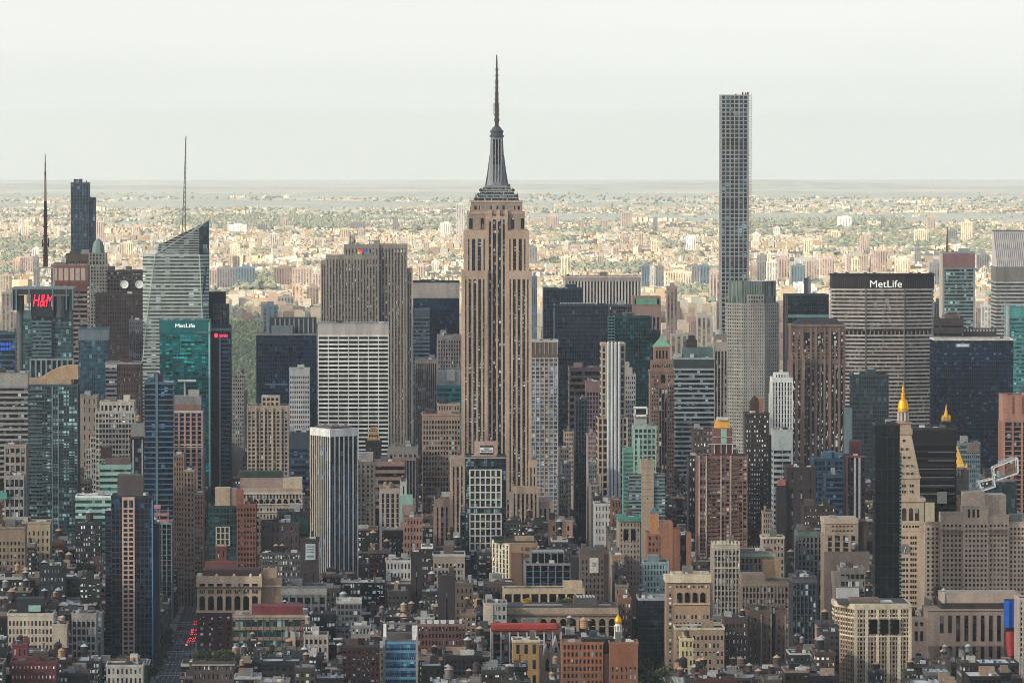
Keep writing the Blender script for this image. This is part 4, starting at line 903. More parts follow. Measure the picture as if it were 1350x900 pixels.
m.build('lattice_bay', b.o); b.pb('corner_glazing', gTK, 801.6, 811, 418, None, 3.2, 20)
b.pb('wing', wall((58, 56, 62)), 859, 871, 436, None, 6, 30)
b = T(OT, 'purple brown banded block with flat roof', 'the purple brown banded block', 751, 792, 486, 620, 5300, 34, 'band', wall((128, 104, 106)), gD, fl=6.2, sp=.42, pw=0, roof=1)
b = T(OT, 'dusky pink block with dark glass front before the purple brown bands', 'the dusky pink block', 773, 793, 504, 640, 5150, 26, 'glass', wall((130, 96, 94)), gN, nx=5, fl=4, sp=.3, pw=.3, top=8, roof=1)
b = T(OT, 'low dark blue block wedged between purple brown bands and dusky pink block', 'the wedged dark block', 759, 774, 527, 620, 5100, 22, 'pier', wall((60, 66, 76)), gN, nx=4, fl=4, sp=.2, pw=.3, roof=1)
def silver_stripes():
    b = Bld(AT, 'slender tower with silver stripes up its centre and tan window bays', 'the silver striped slender tower', 793, 824, 454, 655, 4900, 30, 'building')
    L, Z = b.lx, b.lz; tan = wall((206, 174, 140)); sv = wall((206, 206, 206), .4)
    for (p0, p1, q) in ((793, 824, 454), (788.5, 827.5, 550), (785.5, 830, 625)):
        b.box('glazing', gN, L(p0), L(p1), 0, Z(q), 3 if q == 454 else 2.0, 28); k = 0; z = Z(q)
        while z > Z(690):
            if q == 454 or True: b.box('bay_frame', tan, L(p0) - .4, L(p1) + .4, z - 1.5, z, 2.5 if q == 454 else 1.6, 28.4)
            z -= 6.1
            if q == 454 and z < Z(552): break
            if q == 550 and z < Z(627): break
        for p in (p0 + .5, p1 - .5, p0 + 6, p1 - 6): b.box('bay_pier', tan, L(p) - .7, L(p) + .7, 0, Z(q) - .02, 2.2 if q == 454 else 1.3, 3.1)
    b.box('core', gK, L(800), L(818.5), 0, Z(453), 0, 3.2)
    for i in range(4):
        x = L(802 + i * 4.8)
        m = MB(); m.lathe(sv, x, .2, [(1.35, 0), (1.35, Z(453)), (.9, Z(450.8)), (.2, Z(450))], 10); m.build('silver_stripe', b.o)
    b.box('coping', tan, L(792.5), L(800), Z(454), Z(452.5), 2, 29); b.box('coping', tan, L(818.5), L(824.5), Z(454), Z(452.5), 2, 29)
silver_stripes()
b = T(OT, 'pale Gothic stepped tower behind the silver stripes', 'the pale Gothic stepped tower', 824, 838, 495, 560, 5200, 26, 'punch', wall((168, 156, 148)), gD, nx=5, fl=4.4, pw=.5, roof=0)
for p0, p1, q0, q1 in ((824, 834, 485, 495), (824, 830, 478, 485)): b.pb('setback', wall((168, 156, 148)), p0, p1, q0, q1, 3, 22)
for p in (825, 829, 833, 837): b.mast(p, 490, 497, .5, 1, PALE, 'pinnacle')
def green_pyramid():
    b = Bld(OT, 'brown brick tower with green pyramid roof and arched window', 'the green pyramid tower', 856.5, 889.5, 480, 650, 5250, 26, 'building')
    L, Z = b.lx, b.lz; br = wall((150, 108, 90)); gd = gV
    b.box('wall', br, L(857), L(889), 0, Z(490), 0, 26); b.box('cornice', br, L(856), L(890), Z(491), Z(488.5), -.8, 26.8)
    b.box('wall', br, L(859), L(887.5), Z(488.5), Z(476), 1.5, 24); b.box('wall', br, L(862.5), L(884), Z(476), Z(457), 3, 22)
    b.box('cornice', wall((170, 130, 108)), L(861.5), L(885), Z(458.5), Z(456.5), 2.4, 22.6)
    m = MB(); cx = L(873); m.sq(COPPER, cx, 12.5, ((L(884) - cx, Z(456.5)), (L(876) - cx, Z(447)), (.5, Z(441)))); m.build('pyramid_roof', b.o)
    for p in (866, 870, 874.5, 879): b.box('window', gK, L(p) - .7, L(p) + .7, Z(473), Z(462), 2.8, 3.1)
    m = MB(); x, w_ = L(874), L(877) - L(874); m.loft(gK, [[(x + w_ * cos(pi * k / 8), y, Z(489.5) + 0 - 5 + w_ * sin(pi * k / 8)) for k in range(9)] + [(x - w_, y, Z(505)), (x + w_, y, Z(505))] for y in (.1, -.15)]); m.build('arched_window', b.o)
    b.windows(gd, L(858.5), L(868), Z(660), Z(494), 0, 3, 32, .5, .5); b.windows(gd, L(880), L(888.5), Z(660), Z(494), 0, 3, 32, .5, .5)
    b.windows(gD, L(860), L(887), Z(486), Z(479), 1.5, 9, 1, .5, .6)
    for p in (870.5, 874, 877.5): b.box('window_strip', gV, L(p) - .8, L(p) + .8, Z(665), Z(512), -.2, .1)
    for q in (508, 540, 588): b.box('string_course', wall((166, 126, 106)), L(856.4), L(889.6), Z(q + .8), Z(q), -.5, 26.4)
    for p in (860, 886): m = MB(); m.sq(br, L(p), .3, ((1.8, Z(510)), (1.8, Z(503)), (.2, Z(498)))); m.build('gable', b.o)
green_pyramid()
b = T(OT, 'wide grey banded office block with greenish roof box', 'the grey banded office block', 889.5, 941.5, 473, 600, 5400, 34, 'band', wall((150, 160, 162), .5), gD, fl=4.6, sp=.42, pw=0, top=9, topm=wall((52, 58, 62)), roof=0)
b.pb('roof_box', wall((84, 104, 102)), 901, 940, 459, 473, 4, 28); b.pb('roof_box', GREYL, 890, 899, 467, 473, 4, 20); b.pb('roof_box', PALE, 910, 915, 467, 473, 2, 4)
b.pb('mansard', wall((60, 52, 50)), 906, 920, 449, 460, 10, 26); b.pb('mansard', wall((56, 48, 46)), 909, 917, 443, 449, 12, 24)
b = T(OT, 'slim tower with four tall dark window strips and beige cap', 'the slim four-strip tower', 941.5, 959, 452, 560, 5620, 24, 'pier', wall((164, 150, 138)), gD, nx=4, fl=4, sp=.04, pw=.36, top=8, roof=0)
b.pb('roof_house', wall((140, 122, 106)), 942, 958, 441, 452, 3, 18); m = MB(); m.lathe(wall((150, 154, 150)), 0, 11, [(b.lx(957) - b.lx(950), b.lz(441)), (b.lx(956) - b.lx(950), b.lz(437)), (.6, b.lz(434))], 12); m.build('dome', b.o)
b = T(OT, 'dark slab with one pale horizontal stripe near its top', 'the dark slab with a pale stripe', 1036, 1092.5, 389.5, 500, 6300, 40, 'glass', wall((40, 48, 54), .4), glass((30, 40, 48), (60, 76, 84), .04), nx=20, fl=4, sp=.15, pw=.14, roof=0)
b.pb('pale_stripe', wall((110, 140, 146), .4), 1039, 1092.6, 415, 419, -.4, 8); b.pb('side_wall', wall((84, 70, 66)), 1035.4, 1038.5, 390, None, -.4, 4); b.pb('roof_mast_base', DGREY, 1061, 1066, 367, 389.5, 10, 15)
def gothic_brown():
    b = Bld(OT, 'bulky brown brick tower with steep dark roof and dotted windows', 'the bulky brown brick tower', 1043, 1114.5, 429, 600, 5350, 36, 'building')
    L, Z = b.lx, b.lz; br = wall((118, 90, 78)); br2 = wall((136, 106, 92))
    b.box('wall', br, L(1043), L(1114.5), 0, Z(429), 0, 36); b.box('wall', br, L(1041), L(1060), 0, Z(476), -8, 30)
    b.box('cornice', br2, L(1042), L(1115.5), Z(431), Z(428), -1, 37); b.box('string_course', br2, L(1042.5), L(1115), Z(470), Z(468.6), -.6, 36.4)
    m = MB(); m.loft(wall((56, 54, 58)), [[(L(1047), 4, Z(428)), (L(1112), 4, Z(428)), (L(1112), 32, Z(428)), (L(1047), 32, Z(428))], [(L(1056), 12, Z(421)), (L(1103), 12, Z(421)), (L(1103), 24, Z(421)), (L(1056), 24, Z(421))]]); m.build('hipped_roof', b.o)
    gg = glass((36, 32, 34), (200, 202, 198), .16, (1.3, 9, 2.1))
    cols = [1046, 1053, 1061, 1066, 1072, 1079, 1084, 1090, 1098, 1103, 1110]
    me = boxmesh(L(1062.6) - L(1060), .3, Z(480) - Z(640), gg)
    for p in cols: link('window_strip', me, b.o, (L(p), -.05 if p > 1060 else -8.05, (Z(480) + Z(640)) / 2))
    for p in cols:
        for k in range(8): b.box('window', gg, L(p) - .9, L(p) + .9, Z(441 + k * 4.6), Z(438.4 + k * 4.6), -.2, .1)
    for p in (1058, 1069, 1076, 1087, 1094.5, 1106.5): b.box('pier', br2, L(p) - .8, L(p) + .8, Z(640), Z(432), -.9, .02)
    for p in (1064, 1081, 1100): m = MB(); x, w_ = L(p), L(p + 3.4) - L(p); m.loft(gg, [[(x + w_ * cos(pi * k / 8), y, Z(442) + w_ * sin(pi * k / 8)) for k in range(9)] + [(x - w_, y, Z(456)), (x + w_, y, Z(456))] for y in (.1, -.3)]); m.build('arched_window', b.o)
    for p in (1042.5, 1049, 1058.5): m = MB(); m.sq(br2, L(p), -7.8, ((1.3, Z(500)), (1.3, Z(470)), (.2, Z(464)))); m.build('pinnacle', b.o)
gothic_brown()
b = T(OT, 'white slender tower with stepped top and dark upright strips', 'the white stepped tower', 1018, 1045, 499, 600, 5000, 24, 'pier', wall((224, 220, 214)), gD, nx=7, fl=4, sp=.12, pw=.5, top=3, roof=0)
b.vol('pier', wall((224, 220, 214)), gD, x0=b.lx(1022), x1=b.lx(1040), z0=b.H, z1=b.lz(492), nx=5, fl=4, sp=.1, pw=.5, top=1.5, y0=2, y1=20); b.pb('setback', wall((204, 200, 194)), 1015.5, 1018, 520, None, 1, 20)
b = T(OT, 'pale grey block with dark window bands below the white stepped tower', 'the pale banded block', 1020, 1043, 568, 660, 4700, 26, 'band', wall((160, 164, 164)), gD, fl=4.6, sp=.5, pw=.06, nx=2, top=14, roof=0)
b = T(OT, 'dark grey glass slab before the broad banded slab', 'the dark grey glass slab', 1124, 1171.5, 495, 600, 5320, 32, 'glass', wall((52, 62, 68), .4), glass((40, 50, 56), (80, 96, 104), .06), nx=16, fl=4, sp=.25, pw=.16, roof=2)
b.pb('side_wing', wall((110, 130, 136), .4), 1116, 1124, 539, None, 2, 26)
b = T(OT, 'vast deep blue glass block with pale roof edge and small white sign', 'the vast deep blue block', 1232, 1335.5, 448, 620, 5450, 44, 'glass', wall((24, 40, 62), .35), glass((17, 33, 58), (80, 110, 140), .04, (2.4, 9, 2.4)), nx=36, fl=4, sp=.2, pw=.16, roof=0, cop=wall((214, 204, 190)))
b.pb('white_sign', wall((205, 210, 206)), 1261, 1277, 454, 457.4, -.5, .05); b.pb('sign_back', wall((96, 112, 120)), 1259.5, 1279, 453, 458.6, -.4, .04)
b = T(OT, 'brown flat block rising behind the vast deep blue block', 'the brown flat block', 1231, 1270, 421, 450, 5700, 36, 'band', wall((88, 74, 74)), gD, fl=8, sp=.8, pw=0, roof=1)
b.pb('wing', wall((80, 70, 72)), 1270, 1314, 434, None, 4, 30); b.pb('roof_house', wall((130, 106, 92)), 1245, 1265, 416, 421, 8, 26)
for i in range(10): b.pb('louvre', PALE, 1271 + i * 4.2, 1273.5 + i * 4.2, 434.5, 437.5, 3.6, 4.05)
b = T(OT, 'grey banded tower with pink top storeys and rusty mast', 'the pink-topped banded tower', 1243.5, 1285, 333.5, 435, 6450, 34, 'band', wall((140, 150, 146), .5), gGB, fl=4.1, sp=.35, pw=.05, nx=1, top=17, topm=wall((150, 104, 104)), roof=1)
b.pb('side_edge', wall((206, 190, 166)), 1241.5, 1243.3, 335, None, 1, 30); b.mast(1250.3, 300, 333, 1.5, None, wall((150, 100, 66))); b.pb('roof_unit', SALMON, 1255, 1258, 330, 333.4, 8, 12)
b = T(OT, 'turquoise glass block at the picture edge before the slant-roofed tower', 'the turquoise glass block', 1329, 1366, 405, 500, 5900, 34, 'band', wall((84, 140, 142), .4), glass((56, 118, 122), (150, 190, 186), .15), fl=4.2, sp=.4, pw=0, top=10, topm=wall((80, 150, 146), .4), roof=0)
b.pb('corner_strip', wall((170, 176, 172)), 1327.5, 1330.5, 404, None, -1, 8)
b = T(OT, 'orange brown tower with tall ribs at the picture edge', 'the orange brown ribbed tower', 1323, 1372, 522, 660, 4900, 34, 'pier', wall((176, 116, 92)), gD, nx=4, fl=4.2, sp=.25, pw=.22, top=22, roof=1)
for i in range(3): b.pb('brace', wall((150, 84, 62)), 1334 + i * 13, 1336 + i * 13, 524, 546, -1.2, -.3)
def skew_frames():
    b = Bld(OT, 'glass building with two tilted white framed roof ends', 'the tilted-frame building', 1311, 1343, 640, 668, 4500, 26, 'building')
    L, Z = b.lx, b.lz
    b.box('glazing', glass((70, 92, 98), (130, 150, 156), .15), L(1312), L(1341), 0, Z(636), 1, 24)
    for pts, y in ((((1310, 617.5), (1342, 605), (1342.5, 624.5), (1312, 634.5)), 0), (((1291, 636), (1310, 631.5), (1312, 642), (1295, 647.5)), -3)):
        v = [(L(p), y, Z(q)) for p, q in pts]; m = MB()
        for i in range(4): m.bar(wall((226, 226, 222)), v[i], v[(i + 1) % 4], 1.0)
        v2 = [(x, y + 14, z) for x, y, z in v]
        for i in range(4): m.bar(wall((200, 200, 196)), v2[i], v2[(i + 1) % 4], .8); m.bar(wall((200, 200, 196)), v[i], v2[i], .8)
        m.build('tilted_frame', b.o)
        m = MB(); m.loft(wall((120, 126, 128)), [[v[3], v[2], v2[2], v2[3]], [(x, yy, z + .5) for x, yy, z in (v[3], v[2], v2[2], v2[3])]]); m.build('roof_deck', b.o)
    b.box('tank', wall((150, 104, 80)), L(1329), L(1339), Z(626), Z(613), 5, 10); b.box('tank', GREYL, L(1316), L(1324), Z(630), Z(622), 4, 9)
    m = MB(); m.bar(wall((150, 160, 164)), (L(1317), 5, Z(611)), (L(1336), 5, Z(604)), 2); m.build('canopy', b.o)
    b.box('wing', wall((90, 104, 108)), L(1292), L(1312), 0, Z(646), 0, 20)
skew_frames()
b = T(OT, 'black glass apartment slab with greenish balcony edge', 'the slim black glass slab', 1154, 1186, 561, 812, 3850, 18, 'glass', wall((30, 32, 36), .3), glass((20, 21, 25), (60, 60, 62), .06, (3, 9, 7)), nx=4, fl=7.4, sp=.06, pw=.08, roof=1)
for k in range(44): b.pb('balcony', wall((110, 140, 140), .4), 1186, 1189.6, 600 + k * 5, 601.8 + k * 5, 0, 4)
b.pb('balcony_bay', glass((40, 60, 64), (120, 150, 150), .15), 1186, 1189, 598, 812, 1, 6)
b = T(OT, 'black banded office tower half hidden by the gold-tipped clock tower', 'the black banded tower', 1203, 1261, 565.5, 690, 4020, 36, 'band', wall((36, 32, 33)), gK, fl=5, sp=.35, pw=0, top=10, topm=wall((28, 26, 28)), roof=1, cop=wall((60, 54, 54)))
for k in range(6): b.pb('lit_band', wall((112, 104, 104)), 1224 if k < 2 else 1205, 1259, 596 + k * 11, 597.3 + k * 11, -.7, 2)
def gold_pyramid():
    b = Bld('office_tower', 'stone tower whose gold pyramid and lantern rise behind the black banded tower', 'the gold pyramid tower', 1227, 1275, 617, 665, 4300, 40, 'building')
    L, Z = b.lx, b.lz; cx = L(1251); st = wall((120, 112, 108))
    b.box('wall', st, L(1227), L(1275), 0, Z(617), 0, 40); b.windows(gD, L(1262), L(1274), Z(665), Z(619), 0, 3, 11, .5, .6)
    m = MB(); m.sq(GOLDP, cx, 20, ((L(1273.5) - cx, Z(617)), (L(1256) - cx, Z(564)))); m.build('pyramid_roof', b.o)
    m = MB(); w_ = L(1257) - cx; m.lathe(GOLDP, cx, 20, [(w_, Z(566)), (w_, Z(563)), (w_ * .72, Z(562)), (w_ * .72, Z(553)), (w_ * .9, Z(552)), (w_ * .55, Z(551)), (w_ * .2, Z(541)), (.1, Z(534))], 8, pi / 8)
    for k in range(8): a = 2 * pi * k / 8; m.sq(GOLDP, cx + w_ * .85 * cos(a), 20 + w_ * .85 * sin(a), ((.7, Z(564)), (.6, Z(553)), (.1, Z(549))))
    m.build('lantern', b.o)
    m = MB(); m.lathe(st, L(1275), 2, [(L(1278) - L(1275), 0), (L(1278) - L(1275), Z(620))], 8); m.build('corner_turret', b.o)
    m = MB(); m.lathe(GOLDP, L(1275), 2, [(L(1278.6) - L(1275), Z(620)), (.1, Z(611))], 8); m.build('turret_roof', b.o)
gold_pyramid()
b = T(OT, 'blue grey block with brown top behind the gold pyramid', 'the brown-topped blue block', 1264, 1292, 585, 650, 4700, 30, 'glass', wall((110, 124, 132)), glass((56, 76, 92), (130, 150, 160), .15), nx=10, fl=4, sp=.4, pw=.3, top=0, roof=1)
b.pb('attic', wall((122, 100, 94)), 1275, 1291, 585, 597, -.6, 20)
def stone_mass():
    b = Bld(OT, 'massive stepped limestone block with rows of square windows', 'the massive limestone block', 1220, 1372, 692, 800, 4010, 50, 'building')
    L, Z = b.lx, b.lz; st = wall((196, 168, 144)); g = glass((48, 42, 42), (110, 106, 100), .08, (3.2, 9, 3.2))
    spec = ((1220, 1240, 690, 0, 6), (1240, 1269, 676, -4, 0), (1269, 1302, 668, -8, -4), (1302, 1330, 680, -4, 0), (1330, 1372, 690, 0, 6))
    for p0, p1, q, y, _ in spec:
        b.box('wall', st, L(p0), L(p1), 0, Z(q), y, 50)
        b.box('coping', wall((190, 164, 140)), L(p0) - .3, L(p1) + .3, Z(q) - .5, Z(q) + .8, y - .4, y + 2)
    first = True
    for p0, p1, q, y, _ in spec:
        b.windows(g, L(p0 + 1.5), L(p1 - 1), Z(787), Z(690 if q < 690 else q + 5), y, max(3, int((p1 - p0) / 5.2)), 15, .5, .52, keep=60 if first else 20)
        first = False
    for p in (1275, 1281, 1287): b.box('window_strip', g, L(p), L(p + 3), Z(682), Z(671), -8.2, -7.9)
    b.box('wall', st, L(1270), L(1300), Z(668), Z(650), 6, 34); b.box('wall', wall((160, 132, 112)), L(1235), L(1262), Z(680), Z(646), 10, 36); b.box('wall', st, L(1262), L(1330), Z(680), Z(655), 14, 40)
    b.box('roof_house', wall((120, 118, 116)), L(1238), L(1250), Z(665), Z(650), 6, 10)
    for p, q in ((1268, 630), (1276, 622)):
        m = MB(); m.sq(wall((130, 110, 100)), L(p + 2), 30, ((2.6, Z(656)), (2.4, Z(q + 4)), (1, Z(q)))); m.build('chimney', b.o)
    b.box('roof_house', CREAM, L(1222), L(1234), Z(690), Z(664), 8, 20)
    b.box('roof_unit', wall((110, 120, 110)), L(1334), L(1350), Z(690), Z(680), 8, 20)
    b.box('band', wall((140, 112, 96)), L(1220), L(1372), Z(712), Z(711), -.5, 0.1); b.box('string_course', wall((140, 112, 96)), L(1240), L(1330), Z(700), Z(699), -8.5, -3.7)
stone_mass()
def colonnade():
    b = Bld('office_building', 'low stone block with tall dark slit windows between piers', 'the stone block with slit windows', 1222, 1330, 805, 875, 3830, 40, 'building')
    L, Z = b.lx, b.lz; st = wall((150, 124, 110)); g = glass((40, 38, 42), (80, 80, 80), .05)
    b.box('wall', st, L(1224), L(1330), 0, Z(805), 0, 40)
    for i in range(9):
        p = 1240 + i * 10.8
        b.box('window_strip', g, L(p), L(p + 4.6), Z(846 if i > 1 else 835), Z(812), -.3, .2); b.box('window_strip', g, L(p), L(p + 4.6), Z(880), Z(853), -.3, .2)
    b.box('attic', wall((172, 146, 126)), L(1245), L(1347), Z(797), Z(784.5), 8, 40); b.box('dark_band', wall((58, 46, 44)), L(1243), L(1330), Z(805.5), Z(797), 4, 40)
    b.box('coping', st, L(1223), L(1331), Z(806), Z(804), -.8, 4); b.box('wing', st, L(1200), L(1224), 0, Z(818), 2, 30)
    for p in (1207, 1214): b.box('window', g, L(p), L(p + 4), Z(826), Z(821), 1.8, 2.1); b.box('window_strip', g, L(p), L(p + 4), Z(846), Z(833), 1.8, 2.1)
    m = MB(); m.sq(PALE, L(1246.5), 8, ((.9, Z(805)), (.7, Z(782)))); m.lathe(PALE, L(1246.5), 8, [(.3, Z(782)), (1.6, Z(780)), (.2, Z(777))], 8); m.build('flagpole', b.o)
colonnade()
b = T(AT, 'white gridded apartment edge cut off by the frame beside blue netting', 'the white edge building', 1344, 1372, 790, 905, 3700, 24, 'grid', wall((190, 170, 160)), gD, nx=6, fl=3.4, sp=.4, pw=.4, roof=1)
def netting():
    b = Bld('building_site', 'building wrapped in blue netting above and red sheeting below', 'the blue and red netting', 1325, 1344, 793, 868, 3740, 16, 'building site')
    L, Z = b.lx, b.lz
    blue = wall((14, 84, 176), .7); red = wall((214, 44, 48), .7)
    b.box('core', wall((56, 46, 46)), L(1328), L(1346), 0, Z(793), 4, 16)
    m = MB(); m.loft(blue, [[(L(1326) - o, y, Z(q)) for y, o in ((0, 0),)] + [(L(p) , y, Z(q)) for p, y in ((1331, -1.2), (1336, 0), (1341, -.6), (1343 - d, 3), (1343 - d, 8), (1326, 8))] for q, o, d in ((828, -1.6, 3), (816, 0, 2), (804, .2, 0), (793, 0, -1))]); m.build('blue_netting', b.o)
    m = MB(); m.loft(red, [[(L(1334) + (L(p) - L(1334)) * s_, y, Z(q)) for p, y in ((1328, 0), (1333, -1), (1339, -.4), (1343, 2), (1343, 8), (1328, 8))] for q, s_ in ((866, .55), (858, .8), (850, .95), (842, 1), (834, .8))]); m.build('red_sheeting', b.o)
netting()
# ------------------------------------------------------------------ middle distance, right
def gold_hat():
    b = Bld(AT, 'reddish brown balcony tower topped by a bright gold sloping roof', 'the gold-roofed balcony tower', 921, 985, 603, 735, 4400, 34, 'building')
    L, Z = b.lx, b.lz; br = wall((138, 92, 82)); g = glass((44, 36, 36), (196, 190, 172), .3, (4.2, 9, 3.3))
    b.vol('grid', br, g, nx=11, fl=3.45, sp=.34, pw=.22)
    b.roof(br, n=0)
    for p, w_ in ((921, 2), (930.5, 1.6), (950, 1.2), (963, 1.2)): b.pb('rib', wall((196, 164, 148)), p, p + w_, 601, 735, -1.6, .1)
    for k in range(24): b.pb('balcony', wall((110, 74, 66)), 933, 948, 607 + k * 5.4, 609 + k * 5.4, -1.5, .05); b.pb('balcony', wall((110, 74, 66)), 964, 976, 607 + k * 5.4, 609 + k * 5.4, -1.5, .05)
    b.pb('penthouse', wall((112, 60, 54)), 940, 967, 586, 603, 4, 26); b.pb('penthouse', wall((128, 72, 64)), 941, 966, 565, 586, 5, 24)
    for p in (942, 951, 958, 966): b.pb('column', PALE, p - .5, p + .5, 586, 598, 2, 3.2)
    b.pb('bright_panel', MINT, 951, 958.5, 566, 586, 4.6, 5.1)
    b.pb('railing', PALE, 934, 974, 585.4, 586.4, 2, 3); b.pb('railing', PALE, 940, 967, 576, 576.8, 3.9, 4.9)
    m = MB(); cx = L(953.5); m.sq(wall((236, 158, 26), .5), cx, 14, ((L(964) - cx, Z(565)), (L(961.5) - cx, Z(554.5)))); m.build('gold_roof', b.o)
    b.pb('roof_cap', PALE, 946.5, 961, 551.5, 554.6, 7, 20)
gold_hat()
b = T(AT, 'dark brick slab with scattered lit windows beside the gold-roofed balcony tower', 'the dark brick slab', 983, 1014, 546, 720, 4450, 26, 'punch', wall((66, 50, 50)), gLit, nx=9, fl=3.8, pw=.5, fh=.4, roof=0)
b.pb('tank_house', MAROON, 990, 1006, 529, 546, 4, 16); b.pb('tank_house', SALMON, 1001, 1007, 526, 546, 3, 12); b.pb('side_wing', wall((44, 58, 70)), 1007, 1018, 575, None, 6, 24)
m = MB(); m.lathe(DBROWN, b.lx(996), 10, [(b.lx(1000) - b.lx(996), b.lz(529)), (b.lx(1000) - b.lx(996), b.lz(526)), (.3, b.lz(523))], 12); m.build('roof_tank', b.o)
b = T(OT, 'dark purple brown windowless slab with small salmon lean-to', 'the purple windowless slab', 1037, 1076, 617, 680, 4620, 30, 'punch', wall((66, 50, 54)), gD, nx=3, fl=14, pw=.15, roof=1)
b.pb('lean_to', wall((200, 92, 80)), 1026, 1035.5, 633, 641, -2, 8); b.pb('wing', wall((54, 46, 52)), 1024, 1037, 640, None, -3, 12)
b = T(OT, 'blue tinted office block with pale roof huts beyond the purple windowless slab', 'the blue tinted block', 1073, 1117, 606, 665, 4750, 30, 'glass', wall((66, 96, 116), .5), gB, nx=8, fl=4.4, sp=.35, pw=.25, roof=3)
b = T(OT, 'lower navy block with blue window bands before the blue tinted block', 'the lower navy block', 1089, 1115, 627, 668, 4600, 26, 'band', wall((46, 70, 92), .5), gN, fl=4.4, sp=.4, pw=0, roof=2)
b = T(OT, 'maroon tower with twin white stripes and square top', 'the maroon white-striped tower', 1115, 1141, 602, 690, 4500, 22, 'punch', wall((70, 36, 44)), gD, nx=5, fl=4, pw=.4, roof=0)
for p in (1126, 1132): b.pb('white_stripe', WHITE, p, p + 2.6, 604, 690, -.7, .1)
b.pb('stripe', wall((150, 90, 92)), 1116, 1118, 604, 690, -.5, .1); b.pb('top_house', wall((110, 46, 52)), 1122, 1136, 582, 602, 3, 18); b.pb('coping', wall((150, 90, 92)), 1114.5, 1141.5, 601, 603, -.6, 3)
b = T(OT, 'mint green glass block with square grid below framed roof box', 'the mint glass block', 836, 865, 563, 690, 4560, 28, 'grid', wall((150, 168, 160)), glass((46, 66, 68), (120, 160, 150), .12), nx=5, fl=4.4, sp=.35, pw=.3, roof=0)
b.pb('roof_box', wall((34, 34, 36)), 837.5, 853, 539, 549, 3, 18); b.pb('roof_frame', WHITE, 836.6, 854, 546.6, 549.6, 2, 19); b.pb('roof_frame', WHITE, 836.6, 838.4, 538, 549, 2, 3); b.pb('roof_frame', WHITE, 852.3, 854, 538, 549, 2, 3); b.pb('roof_frame', WHITE, 836.6, 854, 537.4, 539, 2, 19); b.pb('hut', GREYL, 837.5, 853, 549.6, 563, 4, 18)
b.pb('mint_panel', wall((140, 186, 168)), 840, 844, 577, 640, -.9, .1); b.pb('side_wing', wall((104, 150, 136)), 822, 836, 592, None, 3, 24)
for k in range(18): b.pb('balcony', wall((70, 96, 92)), 822.5, 835.5, 597 + k * 5.4, 599 + k * 5.4, 2.4, 3.05)
b = T(OT, 'blank beige panelled tower with grey glass wings', 'the blank beige tower', 845.5, 862, 608, 675, 4440, 22, 'punch', wall((178, 152, 128)), gD, nx=1, fl=60, pw=.06, fh=.05, roof=0)
for k in range(6): b.pb('joint', wall((150, 126, 106)), 845.3, 862.2, 617 + k * 9, 617.6 + k * 9, -.25, .1)
for p0, p1 in ((829, 845.4), (862.1, 877)):
    b.pb('glass_wing', gGB, p0, p1, 625, None, 2, 20)
    for k in range(12): b.pb('spandrel', wall((124, 136, 136), .5), p0, p1, 626 + k * 4.8, 628 + k * 4.8, 1.5, 20.3)
b = T(LB, 'grey stone block with green cornice over paired tall arches', 'the green-corniced arched block', 816.5, 844, 686, 735, 4200, 50, 'punch', wall((150, 130, 116)), gD, nx=6, fl=4, pw=.3, top=1, roof=1)
b.pb('cornice', wall((70, 130, 112)), 815.5, 845, 683, 687, -1.4, 51)
for p in (825, 835): m = MB(); x, w_ = b.lx(p), b.lx(p + 3) - b.lx(p); m.loft(gK, [[(x + w_ * cos(pi * k / 8), y, b.lz(700) + w_ * sin(pi * k / 8)) for k in range(9)] + [(x - w_, y, b.lz(712)), (x + w_, y, b.lz(712))] for y in (.1, -.3)]); m.build('arched_window', b.o)
b = T(AT, 'orange brick tower block with blank walls and stepped roofline', 'the orange brick tower', 854, 897, 705, 755, 4150, 34, 'punch', ORB, gD, nx=9, fl=4.4, pw=.45, roof=0)
b.pb('blank_wall', wall((156, 94, 66)), 871, 887, 688, None, -.8, 24); b.pb('blank_wall', wall((146, 86, 60)), 887, 897, 697, None, -.5, 20); b.pb('wing', wall((166, 106, 74)), 905, 912, 703, None, 2, 18); b.pb('wing', gD, 897, 905, 706, None, 6, 18)
m = MB(); m.sq(wall((196, 122, 62)), b.lx(863), 6, ((b.lx(868.5) - b.lx(863), b.lz(705)), (b.lx(868.5) - b.lx(863), b.lz(677)))); m.sq(wall((84, 110, 124)), b.lx(863), 6, ((b.lx(868.8) - b.lx(863), b.lz(677)), (.3, b.lz(669)))); m.build('capped_turret', b.o)
b = T(AT, 'dark narrow brick block left of the gold-roofed balcony tower', 'the dark narrow brick block', 908, 921, 602, 735, 4480, 26, 'punch', wall((64, 52, 54)), gLit, nx=3, fl=4, pw=.4, roof=1)
b = T(OT, 'dusky brown block with blank side below the grey banded office block', 'the dusky brown block', 914, 940, 567, 605, 4800, 28, 'punch', wall((84, 64, 62)), gLit, nx=6, fl=5, pw=.35, keep=30, roof=1)
b = T(LB, 'pale Gothic loft block with tall pinnacled top storeys', 'the pinnacled loft block', 941, 975, 718, 800, 4080, 30, 'pier', wall((176, 160, 142)), gM, nx=7, fl=4.2, sp=.3, pw=.34, top=3, roof=1)
for i in range(8): b.mast(941.6 + i * 4.7, 713, 718, .9, .2, CREAM, 'pinnacle')
b.pb('string_course', CREAM, 940.5, 975.5, 748, 749.6, -1, .1)
b = T(LB, 'brown stone block with mint cornice and tan roof box', 'the mint-corniced brown block', 976, 1022, 728, 790, 4110, 34, 'pier', wall((150, 122, 100)), gD, nx=8, fl=4.6, sp=.3, pw=.4, top=3, topm=wall((150, 176, 164)), roof=0)
b.pb('roof_box', wall((186, 148, 104)), 1004, 1026, 737, None, -14, -2)
